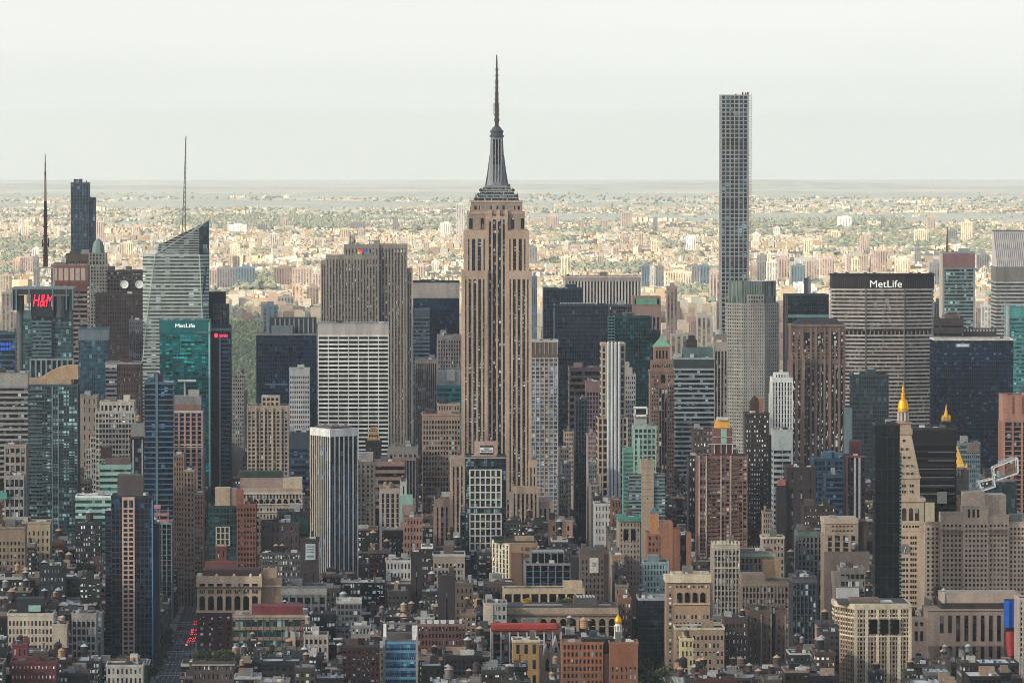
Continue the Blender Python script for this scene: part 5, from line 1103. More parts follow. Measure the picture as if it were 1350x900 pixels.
b = T(LB, 'deep brown loft block with narrow bays and crowded rooftop', 'the crowded-roof loft block', 978, 1044, 768, 850, 4000, 34, 'pier', wall((136, 114, 98)), gM, nx=14, fl=4.2, sp=.34, pw=.36, top=2, roof=3, junk=8)
b.pb('raised_wing', wall((130, 108, 94)), 978, 1009, 758, 768, 0.02, 30)
b = T(LB, 'dark slate loft block with rows of grey windows', 'the dark slate loft block', 1045, 1076, 762, 858, 3970, 34, 'pier', wall((64, 68, 76)), gV, nx=6, fl=4.4, sp=.3, pw=.3, top=3, topm=wall((92, 84, 78)), roof=3, junk=6)
b = T(LB, 'brown brick block with rows of lit white windows', 'the lit brown block', 955, 985, 815, 885, 3800, 30, 'punch', wall((80, 60, 54)), gLit, nx=6, fl=5.4, pw=.42, fh=.4, top=2, topm=wall((150, 116, 92)), roof=1)
b = T(LB, 'tall brown brick block with pale corner piers and light well', 'the light-well block', 986, 1037, 806, 882, 3830, 34, 'punch', wall((100, 76, 66)), gD, nx=8, fl=5, pw=.2, top=3, topm=wall((150, 118, 96)), roof=1)
for p in (1003, 1016, 1035): b.pb('corner_pier', wall((150, 124, 104)), p, p + 2, 810, 882, -1, .1)
b.pb('light_well', gD, 1018.5, 1022, 800, 882, -.6, .2); b.pb('stair_tower', wall((100, 72, 58)), 1017, 1032, 800, 812, 3, 20)
b = T(LB, 'ornate tan stone tower with tall arched windows below a heavy cornice', 'the ornate arched tan tower', 889, 936, 758, 895, 3860, 26, 'punch', wall((170, 130, 98)), gM, nx=9, fl=5.1, pw=.42, fh=.5, top=26, roof=1, keep=90)
b.pb('cornice', CREAM, 886.5, 938, 757, 768, -1.6, 27); b.pb('cornice', wall((196, 160, 124)), 888, 937, 795.4, 797, -.9, 26.4)
for i in range(4):
    p = 894.5 + i * 10.2; x, w_ = b.lx(p + 1.5), b.lx(p + 3.2) - b.lx(p)
    m = MB(); m.loft(gK, [[(x + w_ * cos(pi * k / 8), y, b.lz(784) + w_ * sin(pi * k / 8)) for k in range(9)] + [(x - w_, y, b.lz(794)), (x + w_, y, b.lz(794))] for y in (-.3, -.6)]); m.build('arched_window', b.o)
for i in range(8): b.pb('window', gM, 891 + i * 5.6, 893.2 + i * 5.6, 771.5, 774.5, -.6, -.3)
b.pb('side_wall', wall((160, 124, 98)), 879, 889, 762, None, .5, 26); b.pb('side_cornice', CREAM, 877.5, 889, 760, 768, -.6, 27)
for k in range(22): b.pb('side_window', gM, 882.5, 885.5, 772 + k * 5.4, 775 + k * 5.4, .25, .6)
b = T(LB, 'lower tan block with corniced roof standing before the ornate arched tan tower', 'the lower tan corniced block', 891, 955, 829, 880, 3780, 26, 'punch', wall((160, 126, 98)), gM, nx=12, fl=5.4, pw=.5, top=3, topm=wall((180, 144, 112)), roof=1, cop=CREAM)
b = T(LB, 'small yellow plastered block on the lower tan roofs', 'the small yellow block', 897, 914, 843, 866, 3700, 18, 'punch', wall((214, 186, 120)), gD, nx=3, fl=6, pw=.35, roof=1)
b = T(OT, 'teal and white chequered glass block', 'the teal chequered block', 849, 881, 742, 782, 4060, 26, 'grid', wall((140, 162, 164)), gGB, nx=8, fl=4.2, sp=.3, pw=.4, roof=1)
b.pb('roof_house', wall((120, 134, 140)), 855, 870, 733, 742, 6, 18)
b = T(OT, 'dark blank glass cube with pale roof machinery', 'the dark glass cube', 842, 878, 790, 850, 3950, 34, 'glass', wall((40, 44, 54), .4), glass((32, 36, 46), (60, 70, 90), .03), nx=10, fl=5, sp=.1, pw=.1, roof=2, cop=GREYL, junk=7)
def wedge():
    b = Bld(LB, 'tan corner block with cream crown storeys and deep window bays', 'the cream-crowned corner block', 1106, 1201, 799, 905, 3740, 40, 'building')
    L, Z = b.lx, b.lz; tan = wall((166, 138, 112)); g = glass((40, 34, 32), (150, 130, 110), .12, (2.2, 2.2, 3.7)); cream = wall((210, 188, 156))
    A = (L(1106), 26); Bc = (L(1129), 0); Cc = (L(1201), 3)
    pl = [A, Bc, Cc, (L(1201), 46), (L(1106), 46)]
    m = MB(); m.loft(g, [[(x, y, 0) for x, y in pl], [(x, y, Z(803)) for x, y in pl]]); m.build('glazing', b.o)
    q = 803.0
    def ring(e, z0, z1, mat, nm):
        m = MB(); cx, cy_ = L(1160), 24
        pp = [(x + e * (1 if x > cx else -1), y + e * (1 if y > cy_ else -1)) for x, y in pl]
        m.loft(mat, [[(x, y, z0) for x, y in pp], [(x, y, z1) for x, y in pp]]); return m.build(nm, b.o)
    ring(.9, Z(804), Z(797), cream, 'cornice')
    for q in range(809, 910, 6): ring(.35, Z(q + 2.1), Z(q), tan if q > 845 else cream, 'spandrel')
    for q in (814, 838.5): ring(.8, Z(q + 1.6), Z(q), wall((226, 204, 170)), 'string_course')
    for i in range(16):
        t = i / 15; x, y = Bc[0] + (Cc[0] - Bc[0]) * t, Bc[1] + (Cc[1] - Bc[1]) * t
        w_ = 1.1 if i % 3 == 0 else .45
        b.box('pier', cream if i % 3 == 0 else tan, x - w_, x + w_, 0, Z(803.2), y - .75, y + .2)
    for i in range(8):
        t = i / 8; x, y = A[0] + (Bc[0] - A[0]) * t, A[1] + (Bc[1] - A[1]) * t; b.box('pier', tan, x - .7, x + .3, 0, Z(803.2), y - .7, y + .3)
    for i in (4, 7, 10):
        x0 = Bc[0] + (Cc[0] - Bc[0]) * i / 15; x1 = Bc[0] + (Cc[0] - Bc[0]) * (i + 2) / 15; b.box('window_bay', gK, x0 - .6, x1 - .2, Z(836), Z(817), -.2, 2)
    for p0, p1, q, mm in ((1124, 1163, 792, wall((120, 92, 72))), (1126, 1150, 797, PALE), (1160, 1180, 796, wall((210, 206, 200)))): b.box('roof_house', mm, L(p0), L(p1), Z(803), Z(q), 12, 30)
    b.box('wing', tan, L(1083), L(1107), 0, Z(829), 20, 52); b.box('coping', wall((60, 60, 62)), L(1082), L(1108), Z(830), Z(827), 19, 53)
    b.windows(g, L(1084), L(1106), Z(905), Z(832), 20, 6, 12, .6, .55, keep=72)
    b.box('roof', wall((70, 64, 60)), L(1108), L(1199), Z(799), Z(797) + .3, 6, 44)
wedge()
b = T(LB, 'tan stone tower with grouped windows and flat cornice', 'the tan flat-corniced tower', 1088, 1131, 690, 800, 4080, 34, 'pier', wall((160, 134, 114)), gD, nx=4, fl=4.4, sp=.2, pw=.4, top=8, topm=wall((172, 146, 124)), roof=2)
b.pb('cornice', wall((180, 156, 132)), 1086.5, 1132, 684.5, 690.5, -1, 35); b.pb('dark_wing', wall((76, 62, 58)), 1131, 1144, 688, None, 2, 30); b.pb('lower_mass', wall((120, 102, 94)), 1086.5, 1146, 727, None, -6, -.9)
for i in range(6): b.pb('window', MAROON, 1097 + i * 5, 1099.6 + i * 5, 693, 695, -.7, .1); b.pb('window', MAROON, 1097 + i * 5, 1099.6 + i * 5, 699, 701, -.7, .1)
b = T(LB, 'grey recessed block with framed window wall below the tan flat-corniced tower', 'the grey recessed block', 1108, 1140, 750, 800, 3960, 26, 'glass', wall((120, 110, 104)), gM, nx=5, fl=5, sp=.3, pw=.2, roof=2, top=2)
b.pb('side_wall', wall((130, 118, 110)), 1100, 1108, 756, None, 2, 24); b.pb('low_annex', PALE, 1103, 1132, 775, None, -8, -.2)
b = T(LB, 'dark brown brick block with lit window row and parapet beside the purple windowless slab', 'the lit-row brown block', 1060, 1101, 668, 720, 4350, 34, 'punch', wall((62, 48, 48)), gLit, nx=12, fl=5, pw=.3, fh=.35, roof=2)
b = T(LB, 'green grey block with dark eaves beneath the lit-row brown block', 'the green-eaved block', 1052, 1089, 702, 740, 4200, 30, 'pier', wall((104, 104, 98)), gD, nx=7, fl=4.4, sp=.3, pw=.4, top=2.5, topm=wall((90, 120, 108)), roof=2)
b = T(LB, 'small tan block with pale cornice right of the gold-roofed balcony tower base', 'the small tan corniced block', 1005, 1034, 709, 735, 4180, 24, 'punch', wall((166, 142, 122)), gD, nx=6, fl=5, pw=.4, roof=1, cop=CREAM)
b = T(LB, 'small stone tower with stacked windows by the dark brick slab', 'the small stone tower', 1006, 1018, 676, 720, 4300, 16, 'punch', wall((160, 130, 112)), gD, nx=4, fl=4, pw=.4, roof=1)
# --- avenue canyon beside the Art Deco tower
b = T(LB, 'tan pavilion block with green copper cornice', 'the tan pavilion', 724, 755, 687, 706, 4480, 26, 'punch', wall((172, 128, 104)), gK, nx=3, fl=7, pw=.25, top=2, topm=wall((60, 116, 104)), roof=2)
b = T(LB, 'white bodied block with flat roof on the far side of the canyon', 'the white canyon block', 784, 806, 665, 690, 4450, 26, 'punch', wall((186, 180, 176)), gD, nx=5, fl=6, pw=.3, roof=1)
b = T(LB, 'brown gabled brick block below the silver striped slender tower', 'the brown gabled block', 806, 819, 660, 700, 4350, 24, 'punch', wall((116, 76, 60)), gD, nx=3, fl=6, pw=.3, roof=0)
m = MB(); m.loft(wall((122, 82, 66)), [[(b.lx(806), 2, b.H), (b.lx(819), 2, b.H), (b.lx(812.5), 2, b.lz(653))], [(b.lx(806), 20, b.H), (b.lx(819), 20, b.H), (b.lx(812.5), 20, b.lz(653))]]); m.build('gable', b.o)
for k, (p, q, Y) in enumerate(((802, 700, 4330), (804, 716, 4260), (807, 733, 4190), (810, 752, 4100), (812, 772, 4020), (816, 790, 3950))):
    b = T(LB, ['narrow brown walk-up', 'narrow grey walk-up', 'narrow tan walk-up', 'narrow dark walk-up', 'narrow stone walk-up', 'narrow rusty walk-up'][k] + ' facing the canyon beside the arcaded store', ['the brown walk-up', 'the grey walk-up', 'the tan walk-up', 'the dark walk-up', 'the stone walk-up', 'the rusty walk-up'][k], p, p + 16, q, q + 30, Y, 40, 'punch', wall([(96, 72, 60), (112, 104, 100), (158, 126, 100), (70, 60, 58), (134, 118, 104), (140, 88, 64)][k]), gLit, nx=4, fl=4.2, pw=.45, roof=2, top=2, topm=wall((150, 130, 112)))
for k, (p, q, Y) in enumerate(((744, 570, 5230), (738, 592, 5060), (741, 612, 4960), (737, 632, 4850), (775, 575, 5000), (776, 612, 4850), (779, 640, 4700), (782, 655, 4600))):
    b = T(LB, ['cream', 'grey', 'slate', 'brown', 'pinkish', 'white', 'stone', 'dark'][k] + ' walled slim building lining the ' + ('near' if k > 3 else 'shaded') + ' side of the central canyon', 'the %s canyon building' % ['cream', 'grey', 'slate', 'brown', 'pinkish', 'white', 'stone', 'dark'][k], p, p + (12 if k < 4 else 11), q, q + 40, Y, 40, 'punch', wall([(176, 150, 130), (122, 112, 108), (96, 100, 108), (104, 84, 76), (160, 130, 122), (184, 176, 170), (140, 122, 110), (70, 66, 70)][k]), gD, nx=4, fl=4.2, pw=.45, roof=1, keep=40)
# --- lower centre
def cream_L():
    b = Bld(LB, 'cream and tan angular block with white window grid on one face', 'the cream gridded block', 650, 710, 715, 760, 4180, 40, 'building')
    L, Z = b.lx, b.lz; cr = wall((206, 188, 158)); tn = wall((168, 128, 96))
    pl = [(L(650), 26), (L(672), 0), (L(709), 4), (L(709), 44), (L(650), 44)]
    m = MB(); m.loft(tn, [[(x, y, 0) for x, y in pl], [(x, y, Z(716)) for x, y in pl]]); m.build('wall', b.o)
    m = MB(); m.loft(cr, [[(pl[0][0], pl[0][1], 0), (pl[1][0], pl[1][1], 0), (pl[1][0] + .9, .9, 0), (pl[0][0] + .9, 26.9, 0)], [(pl[0][0] - .3, 25.7, Z(714)), (pl[1][0] - .3, -.3, Z(718)), (pl[1][0] + .9, .9, Z(718)), (pl[0][0] + .9, 26.9, Z(714))]]); m.build('grid_wall', b.o)
    ang = math.atan2(-26, L(672) - L(650))
    me = boxmesh(2.0, .8, 3.0, gM)
    for i in range(5):
        for k in range(7):
            t = (i + .6) / 5.2; o = link('window', me, b.o, (pl[0][0] + (pl[1][0] - pl[0][0]) * t - .1, 26 - 26 * t - .2, Z(722 + k * 6.2))); o.rotation_euler = (0, 0, ang)
    b.box('blank_panel', wall((120, 84, 62)), L(674), L(688), Z(780), Z(728), -.1, 4)
    b.windows(wall((104, 66, 56)), L(674), L(708), Z(745), Z(719), 1.8, 4, 3, .65, .5)
    b.box('roof', wall((46, 56, 44)), L(652), L(707), Z(716), Z(715) + .3, 8, 42)
    b.box('roof_house', tn, L(680), L(705), Z(716), Z(710), 14, 34)
cream_L()
b = T(OT, 'dark glass block with pale mullions and blue floor bands', 'the dark mullioned block', 693, 752, 744, 778, 4060, 34, 'pier', wall((130, 126, 132)), gK, nx=6, fl=4.4, sp=.18, pw=.14, spm=wall((30, 84, 130)), roof=1)
b.vol('pier', wall((126, 122, 126)), gK, x0=b.lx(701), x1=b.lx(744), z0=b.H, z1=b.lz(728), nx=5, fl=5, sp=.2, pw=.14, y0=6, y1=30)
b.pb('side_wing', wall((50, 44, 48)), 752, 764, 735, None, -1, 30)
b = T(LB, 'brown brick block with pale painted panel on its wall', 'the painted-panel block', 765, 802, 727, 795, 4030, 34, 'punch', wall((96, 78, 72)), gD, nx=7, fl=4.4, pw=.35, roof=2, top=5, topm=wall((160, 116, 84)))
b.pb('painted_panel', wall((196, 188, 178)), 777.5, 789, 735, 755, -.7, .1); b.pb('painted_mark', wall((150, 146, 138)), 781, 786, 741, 747, -.8, -.68); b.pb('dark_edge', DBROWN, 796, 802.5, 730, None, -.5, 20)
b = T(LB, 'long cream topped store floor with row of tall dark windows', 'the cream-topped window row', 664, 770, 777, 795, 3990, 22, 'pier', wall((196, 166, 130)), gK, nx=9, fl=20, sp=0, pw=.2, top=3, roof=1, rf=wall((60, 52, 50)))
def arcade():
    b = Bld(LB, 'long stone store with continuous row of arched windows', 'the arcaded store', 666, 815, 803, 838, 3920, 46, 'building')
    L, Z = b.lx, b.lz; st = wall((150, 122, 100)); st2 = wall((172, 142, 114))
    b.box('wall', st, L(666), L(815), 0, Z(803), 0, 46); b.box('attic', st2, L(665), L(815.5), Z(809), Z(801), -.6, 46.5); b.box('cornice', wall((120, 96, 82)), L(664.5), L(816), Z(811.5), Z(809), -1.5, 47); b.box('roof', wall((66, 62, 62)), L(667), L(814), Z(803), Z(801) + .4, 2, 44)
    for i in range(11):
        x, w_ = L(678 + i * 12.9), L(681.8) - L(678)
        m = MB(); m.loft(gK, [[(x + w_ * cos(pi * k / 10), y, Z(819) + w_ * sin(pi * k / 10)) for k in range(11)] + [(x - w_, y, Z(838)), (x + w_, y, Z(838))] for y in (.1, -.25)]); o = m.build('arched_window', b.o)
        m = MB(); m.loft(st2, [[(x + r * cos(pi * k / 10), y, Z(819) + r * sin(pi * k / 10)) for k, r in [(j, w_ + 1) for j in range(11)] + [(j, w_ + .1) for j in range(10, -1, -1)]] for y in (.05, -.6)]); m.build('arch_trim', b.o)
        b.box('pier', st2, L(684.5 + i * 12.9) - .9, L(684.5 + i * 12.9) + .9, Z(845), Z(812), -.7, .05)
        b.box('transom', st, x - w_, x + w_, Z(826), Z(824.6), -.4, .02)
    b.box('roof_house', wall((84, 76, 76)), L(758), L(789), Z(802), Z(790), 14, 40)
    for p in range(6): b.box('skylight', PALE, L(762 + p * 4.2), L(764.6 + p * 4.2), Z(790), Z(788.5), 16, 30)
    for p0, p1 in ((690, 742), (790, 806)): b.box('roof_rail', GREYL, L(p0), L(p1), Z(799), Z(797.6), 9, 10)
arcade()
b = T(LB, 'building with a long bright red canopy across its roof', 'the red-canopied building', 649, 740, 829, 880, 3760, 34, 'pier', wall((120, 70, 62)), gD, nx=8, fl=6, sp=.25, pw=.16, top=2, roof=1, rf=wall((90, 50, 46)), mull=PALE)
b.pb('red_canopy', wall((196, 44, 34)), 648, 734, 823, 828.5, -1.2, 14); b.pb('canopy_valance', wall((150, 40, 34)), 648, 720, 828.6, 831, -1.3, 12)
b = T(LB, 'small mustard block with tall dark windows', 'the small mustard block', 676, 711, 845, 872, 3660, 24, 'punch', wall((176, 128, 66)), gB, nx=3, fl=10, pw=.4, fh=.6, roof=1, cop=CREAM)
b = T(LB, 'beige stone loft block with paired windows and dark topped roof hut', 'the beige paired-window loft', 571, 613, 732, 775, 4200, 34, 'punch', wall((156, 136, 118)), gD, nx=8, fl=5, pw=.5, fh=.6, top=5, roof=0, cop=PALE)
b.pb('roof_house', wall((100, 78, 68)), 585, 598, 720, 732, 5, 20)
b = T(LB, 'tall dark loft wall with lit windows beside the beige paired-window loft', 'the tall dark loft', 556, 570, 722, 775, 4210, 30, 'punch', wall((56, 48, 50)), gLit, nx=5, fl=6, pw=.4, fh=.35, roof=1, cop=WHITE)
b = T(LB, 'blank black brown wall block standing in the rooftops', 'the blank dark wall', 542, 556, 729, 800, 4100, 26, 'punch', wall((52, 42, 44)), gD, nx=1, fl=40, pw=.1, roof=1)
b = T(LB, 'second blank wall block of purplish brick, lower and nearer', 'the purplish blank wall', 578, 600, 760, 815, 3960, 24, 'punch', wall((58, 48, 54)), gD, nx=1, fl=50, pw=.08, roof=1)
b = T(LB, 'low white plastered block with square windows and parapet', 'the low white plastered block', 509, 542, 740, 760, 4220, 28, 'punch', wall((196, 188, 180)), gD, nx=7, fl=7, pw=.4, roof=2)
b = T(LB, 'brown block with two arched windows under pale cornice', 'the small arched brown block', 600, 624, 770, 792, 4030, 26, 'punch', wall((104, 82, 72)), gD, nx=4, fl=5, pw=.3, top=2, topm=wall((176, 136, 106)), roof=1)
b = T(LB, 'wider brown arched block with pale rooftop huts', 'the wider arched brown block', 638, 680, 768, 792, 4050, 26, 'punch', wall((96, 76, 68)), gD, nx=8, fl=5, pw=.3, top=2, topm=wall((168, 130, 104)), roof=2, junk=6)
for bb in (b,):
    for p in (646, 656): m = MB(); x, w_ = bb.lx(p), bb.lx(p + 3.4) - bb.lx(p); m.loft(gD, [[(x + w_ * cos(pi * k / 8), y, bb.lz(782) + w_ * sin(pi * k / 8)) for k in range(9)] + [(x - w_, y, bb.lz(790)), (x + w_, y, bb.lz(790))] for y in (.1, -.3)]); m.build('arched_window', bb.o)
b = T(LB, 'wide dark red brick block with rows of small windows and white roof sheds', 'the wide red brick block', 550, 614, 824, 862, 3720, 30, 'punch', wall((104, 62, 56)), gD, nx=14, fl=4.6, pw=.45, fh=.6, roof=0, cop=wall((140, 96, 84)))
for p in (563, 572, 581, 592): b.pb('roof_shed', wall((196, 196, 194)), p, p + 7, 819.5, 823.8, 6, 16)
b = T(LB, 'tan sided block with white window wall next to the arcaded store', 'the tan sided block', 638, 668, 796, 826, 3900, 28, 'punch', wall((166, 158, 150)), gD, nx=5, fl=6, pw=.55, fh=.5, roof=1)
b.pb('tan_wall', wall((186, 164, 142)), 638, 650, 797, None, -.7, .1)
def blue_front():
    b = Bld(OT, 'light blue glazed block with open white posts around its roof', 'the light blue front building', 506, 549, 845, 925, 3560, 24, 'building')
    L, Z = b.lx, b.lz
    b.vol('glass', wall((96, 140, 170), .4), glass((66, 122, 160), (120, 170, 200), .1, (2.2, 9, 4)), nx=4, fl=5.6, sp=.3, pw=.06)
    for q in (853.5, 866, 877, 886, 895): b.windows(gN, L(508), L(547), Z(q + 3), Z(q - 1), -.2, 16, 1, .5, .7)
    b.box('roof', wall((90, 84, 76)), -b.W / 2, b.W / 2, b.H - .2, Z(843), 0, 24); b.box('roof_wall', wall((96, 88, 80)), L(508), L(547), Z(843), Z(836), 12, 22)
    for p0, p1, q in ((505, 509, 822), (543, 550, 824)): b.box('white_post', WHITE, L(p0), L(p1), Z(843), Z(q), 0, 3)
    b.box('edge_pier', wall((150, 146, 140)), L(504), L(507), 0, Z(838), -.9, 2); b.box('edge_pier', wall((150, 146, 140)), L(548), L(550.5), 0, Z(838), -.9, 2); b.box('beam', wall((120, 116, 112)), L(506), L(549), Z(826), Z(823.6), 20, 22)
blue_front()
def cupola_block():
    b = Bld('church_tower', 'small white octagonal cupola with gold egg dome', 'the gold egg dome', 808, 822.5, 842, 852, 3760, 7, 'tower')
    L, Z = b.lx, b.lz; cx = 0; wh = wall((216, 208, 198))
    m = MB(); m.sq(wh, cx, 3.5, ((3.6, 0), (3.6, Z(842)))); m.build('base', b.o)
    m = MB(); m.lathe(wh, cx, 3.5, [(3.3, Z(842)), (3.3, Z(840)), (1.9, Z(839.6)), (1.9, Z(826)), (2.9, Z(825.6)), (2.9, Z(824.4)), (2.2, Z(824)), (2.2, Z(822.5))], 8, pi / 8)
    for k in range(8): a = 2 * pi * (k + .5) / 8; m.lathe(wh, 2.6 * cos(a), 3.5 + 2.6 * sin(a), [(.32, Z(840)), (.32, Z(825.6))], 6)
    m.build('lantern', b.o)
    m = MB(); m.lathe(GOLD, cx, 3.5, [(2.1, Z(822.5)), (2.45, Z(820)), (2.3, Z(817)), (1.6, Z(814)), (.7, Z(812)), (.25, Z(811)), (.1, Z(807))], 14); m.build('gold_dome', b.o, smooth=True)
cupola_block()
b = T(AT, 'orange brick apartment block with pairs of dark windows', 'the orange brick front block', 741, 795, 848, 915, 3640, 24, 'punch', wall((168, 92, 54)), gD, nx=10, fl=4.6, pw=.5, fh=.6, roof=0, keep=100)
b.pb('roof_wall', wall((36, 34, 36)), 768, 810, 843, 862, 5, 20); b.pb('recess', wall((84, 54, 44)), 791, 803, 862, None, 1, 20)
b = T(AT, 'second orange brick wing with plain upper wall', 'the plain orange brick wing', 804, 841, 848, 915, 3630, 22, 'punch', wall((164, 94, 60)), gD, nx=6, fl=5, pw=.35, fh=.55, top=14, roof=1)
def gabled_church():
    b = Bld('church', 'grey stone church front with pointed gables', 'the gabled church', 712, 741, 852, 915, 3680, 24, 'church')
    L, Z = b.lx, b.lz; st = wall((170, 156, 144))
    b.box('wall', st, L(713), L(741), 0, Z(868), 0, 24)
    for p, w_, q in ((733, 7, 839), (721, 5, 850)): m = MB(); m.loft(st, [[(L(p - w_), y, Z(868)), (L(p + w_), y, Z(868)), (L(p), y, Z(q))] for y in (0.05, 20)]); m.build('gable', b.o)
    for p in (713.5, 726, 740): m = MB(); m.sq(st, L(p), 0, ((1.1, Z(880)), (1.0, Z(856)), (.1, Z(846)))); m.build('pinnacle', b.o)
    for p in (722, 732): m = MB(); x, w_ = L(p), L(p + 2.8) - L(p); m.loft(gK, [[(x + w_, y, Z(884)), (x + w_, y, Z(874)), (x, y, Z(866)), (x - w_, y, Z(874)), (x - w_, y, Z(884))] for y in (.1, -.2)]); m.build('pointed_window', b.o)
    b.box('window', gK, L(731.5), L(734.5), Z(860), Z(853), -.2, .1)
gabled_church()
# --- lower left
b = T(LB, 'pale stone hotel with arched storeys and dark green roof', 'the pale stone hotel', 320, 398.5, 645, 682, 4520, 36, 'punch', wall((182, 160, 138)), gD, nx=18, fl=5.4, pw=.45, fh=.6, top=3, roof=0)
b.pb('mansard', wall((52, 66, 58)), 314, 372, 622, 630, 8, 30); b.pb('attic', wall((160, 128, 116)), 316, 373, 630, 645, 4, 34); b.pb('roof_house', wall((196, 172, 140)), 373, 398, 630, 645.4, 2, 26)
for q in (649, 663, 673): b.pb('string_course', wall((206, 190, 170)), 319, 399, q, q + 1.6, -1.1, .1)
for i in range(9): m = MB(); p = 328 + i * 8; x, w_ = b.lx(p), b.lx(p + 2.2) - b.lx(p); m.loft(gK, [[(x + w_ * cos(pi * k / 8), y, b.lz(659) + w_ * sin(pi * k / 8)) for k in range(9)] + [(x - w_, y, b.lz(662.5)), (x + w_, y, b.lz(662.5))] for y in (.1, -.3)]); m.build('arched_window', b.o)
b = T(LB, 'dark block with sloping green roof front and white sheds', 'the green-fronted dark block', 366, 408, 676, 705, 4300, 30, 'punch', wall((58, 48, 52)), gTK, nx=10, fl=6, pw=.4, roof=1)
m = MB(); m.loft(wall((34, 72, 62)), [[(b.lx(360), -6, b.lz(702)), (b.lx(406), -6, b.lz(702)), (b.lx(406), -.4, b.lz(684)), (b.lx(368), -.4, b.lz(684))], [(b.lx(360), -5.5, b.lz(703)), (b.lx(406), -5.5, b.lz(703)), (b.lx(406), -.2, b.lz(685)), (b.lx(368), -.2, b.lz(685))]]); m.build('sloping_roof', b.o)
b = T(OT, 'brown block carrying a white painted wall sign', 'the wall-sign block', 396, 420, 712, 760, 4180, 22, 'punch', wall((66, 54, 58)), gD, nx=2, fl=20, pw=.1, roof=1)
b.pb('wall_sign', wall((196, 204, 208)), 402.5, 415.5, 716, 737, -.8, .1)
for q, h in ((719, 1.6), (722.5, 1.6), (726, 1.4), (731, 2.6)): b.pb('sign_line', wall((120, 130, 138)), 404, 414, q, q + h, -.95, -.75)
b = T(OT, 'tan topped tower with dark green glass and white frame below', 'the tan-topped green glass tower', 275.5, 312.5, 668, 745, 4300, 30, 'glass', wall((46, 66, 66), .5), gTK, nx=8, fl=4.4, sp=.3, pw=.2, roof=0)
b.pb('roof_house', wall((190, 156, 126)), 283, 303, 643, 667, 4, 22); b.pb('roof_house', wall((160, 132, 112)), 303, 311.5, 644, 667, 5, 20)
for i in range(4): b.pb('white_frame', wall((196, 186, 164)), 284 + i * 5.7, 285.7 + i * 5.7, 693, 718, -1.2, .1)
for k in range(4): b.pb('white_frame', wall((196, 186, 164)), 284, 302.8, 693 + k * 8, 694.4 + k * 8, -1.1, .05)
b = T(AT, 'rust red brick apartment block with balconies and taller end', 'the rust red apartment block', 312.5, 337, 666, 765, 4250, 28, 'grid', wall((140, 76, 58)), gD, nx=6, fl=4.2, sp=.5, pw=.4, roof=1)
b.pb('taller_end', wall((156, 84, 56)), 311, 320, 646, 668, 4, 20)
b = T(LB, 'little red brick stair tower with gabled cap', 'the little red stair tower', 284, 298.5, 722, 750, 4180, 14, 'punch', wall((124, 56, 50)), gD, nx=2, fl=9, pw=.25, roof=0)
b.pb('cap', wall((170, 130, 106)), 284, 298, 718, 722, 0, 14); b.pb('base_block', wall((128, 60, 52)), 270, 312, 738, None, -3, -.02)
b = T(LB, 'purple brown block with white roof sheds and two peaked tanks', 'the purple brown flat block', 344, 394, 690, 765, 4260, 32, 'punch', wall((76, 58, 60)), gD, nx=8, fl=8, pw=.2, roof=2, junk=7)
def round_arches():
    b = Bld(LB, 'cream stone block with giant arches over red brick base', 'the cream giant-arch block', 259, 344, 755, 872, 4060, 34, 'building')
    L, Z = b.lx, b.lz; cr = wall((186, 148, 116)); br = wall((86, 46, 44)); g = glass((44, 38, 42), (150, 140, 130), .15)
    b.box('wall', cr, L(259), L(344), Z(805), Z(760), 0, 34); b.box('base_wall', br, L(259), L(338), 0, Z(805), -.4, 34)
    b.box('attic', wall((200, 166, 132)), L(258), L(345), Z(772), Z(759), -.7, 34.5); b.box('cornice', wall((120, 90, 78)), L(258), L(345), Z(774), Z(772), -1.6, 35); b.box('string_course', wall((206, 172, 138)), L(258), L(345), Z(806), Z(803.5), -1.2, 34.5)
    b.box('roof', wall((100, 58, 52)), L(266), L(342), Z(760), Z(751), 6, 30)
    for i in range(7):
        p = 266 + i * 11.6; x, w_ = L(p), L(p + 3.6) - L(p)
        m = MB(); m.loft(gK, [[(x + w_ * cos(pi * k / 10), y, Z(788) + w_ * sin(pi * k / 10)) for k in range(11)] + [(x - w_, y, Z(803)), (x + w_, y, Z(803))] for y in (.1, -.3)]); m.build('arched_window', b.o)
        b.box('window', gD, x - w_, x + w_, Z(771.5), Z(768), -.9, -.6)
        for d in (-2.6, 0, 2.6): b.box('window', gD, L(p + d) - .5, L(p + d) + .5, Z(781), Z(776.5), -.2, .1)
        b.box('pier', wall((200, 166, 132)), L(p + 5.8) - .9, L(p + 5.8) + .9, Z(803), Z(783), -.9, .05)
        for k in range(9): b.box('window', glass((40, 34, 38), (220, 224, 230), .35, (1.9, 9, 3.7)), x - w_ * .7, x + w_ * .7, Z(815 + k * 7), Z(811.5 + k * 7), -.6, -.3)
    for p in (262, 285, 308, 330, 343): m = MB(); m.lathe(wall((220, 206, 190)), L(p), 1, [(.9, Z(759)), (1.1, Z(757)), (.3, Z(755))], 8); m.build('urn', b.o)
    b.box('side_block', wall((150, 116, 92)), L(344.2), L(371), 0, Z(762), 6, 34); b.box('roof_house', wall((176, 140, 104)), L(346), L(364), Z(762), Z(751), 10, 28); b.box('side_band', wall((196, 160, 130)), L(344.3), L(371.5), Z(773), Z(771.5), 5.4, 6.1)
round_arches()
b = T(LB, 'low red roofed block with banded window storeys and brick piers', 'the red-roofed banded block', 307, 404, 812, 862, 3860, 36, 'band', wall((146, 120, 100)), gG, fl=7, sp=.35, pw=.12, nx=12, roof=0, mull=wall((120, 58, 48)))
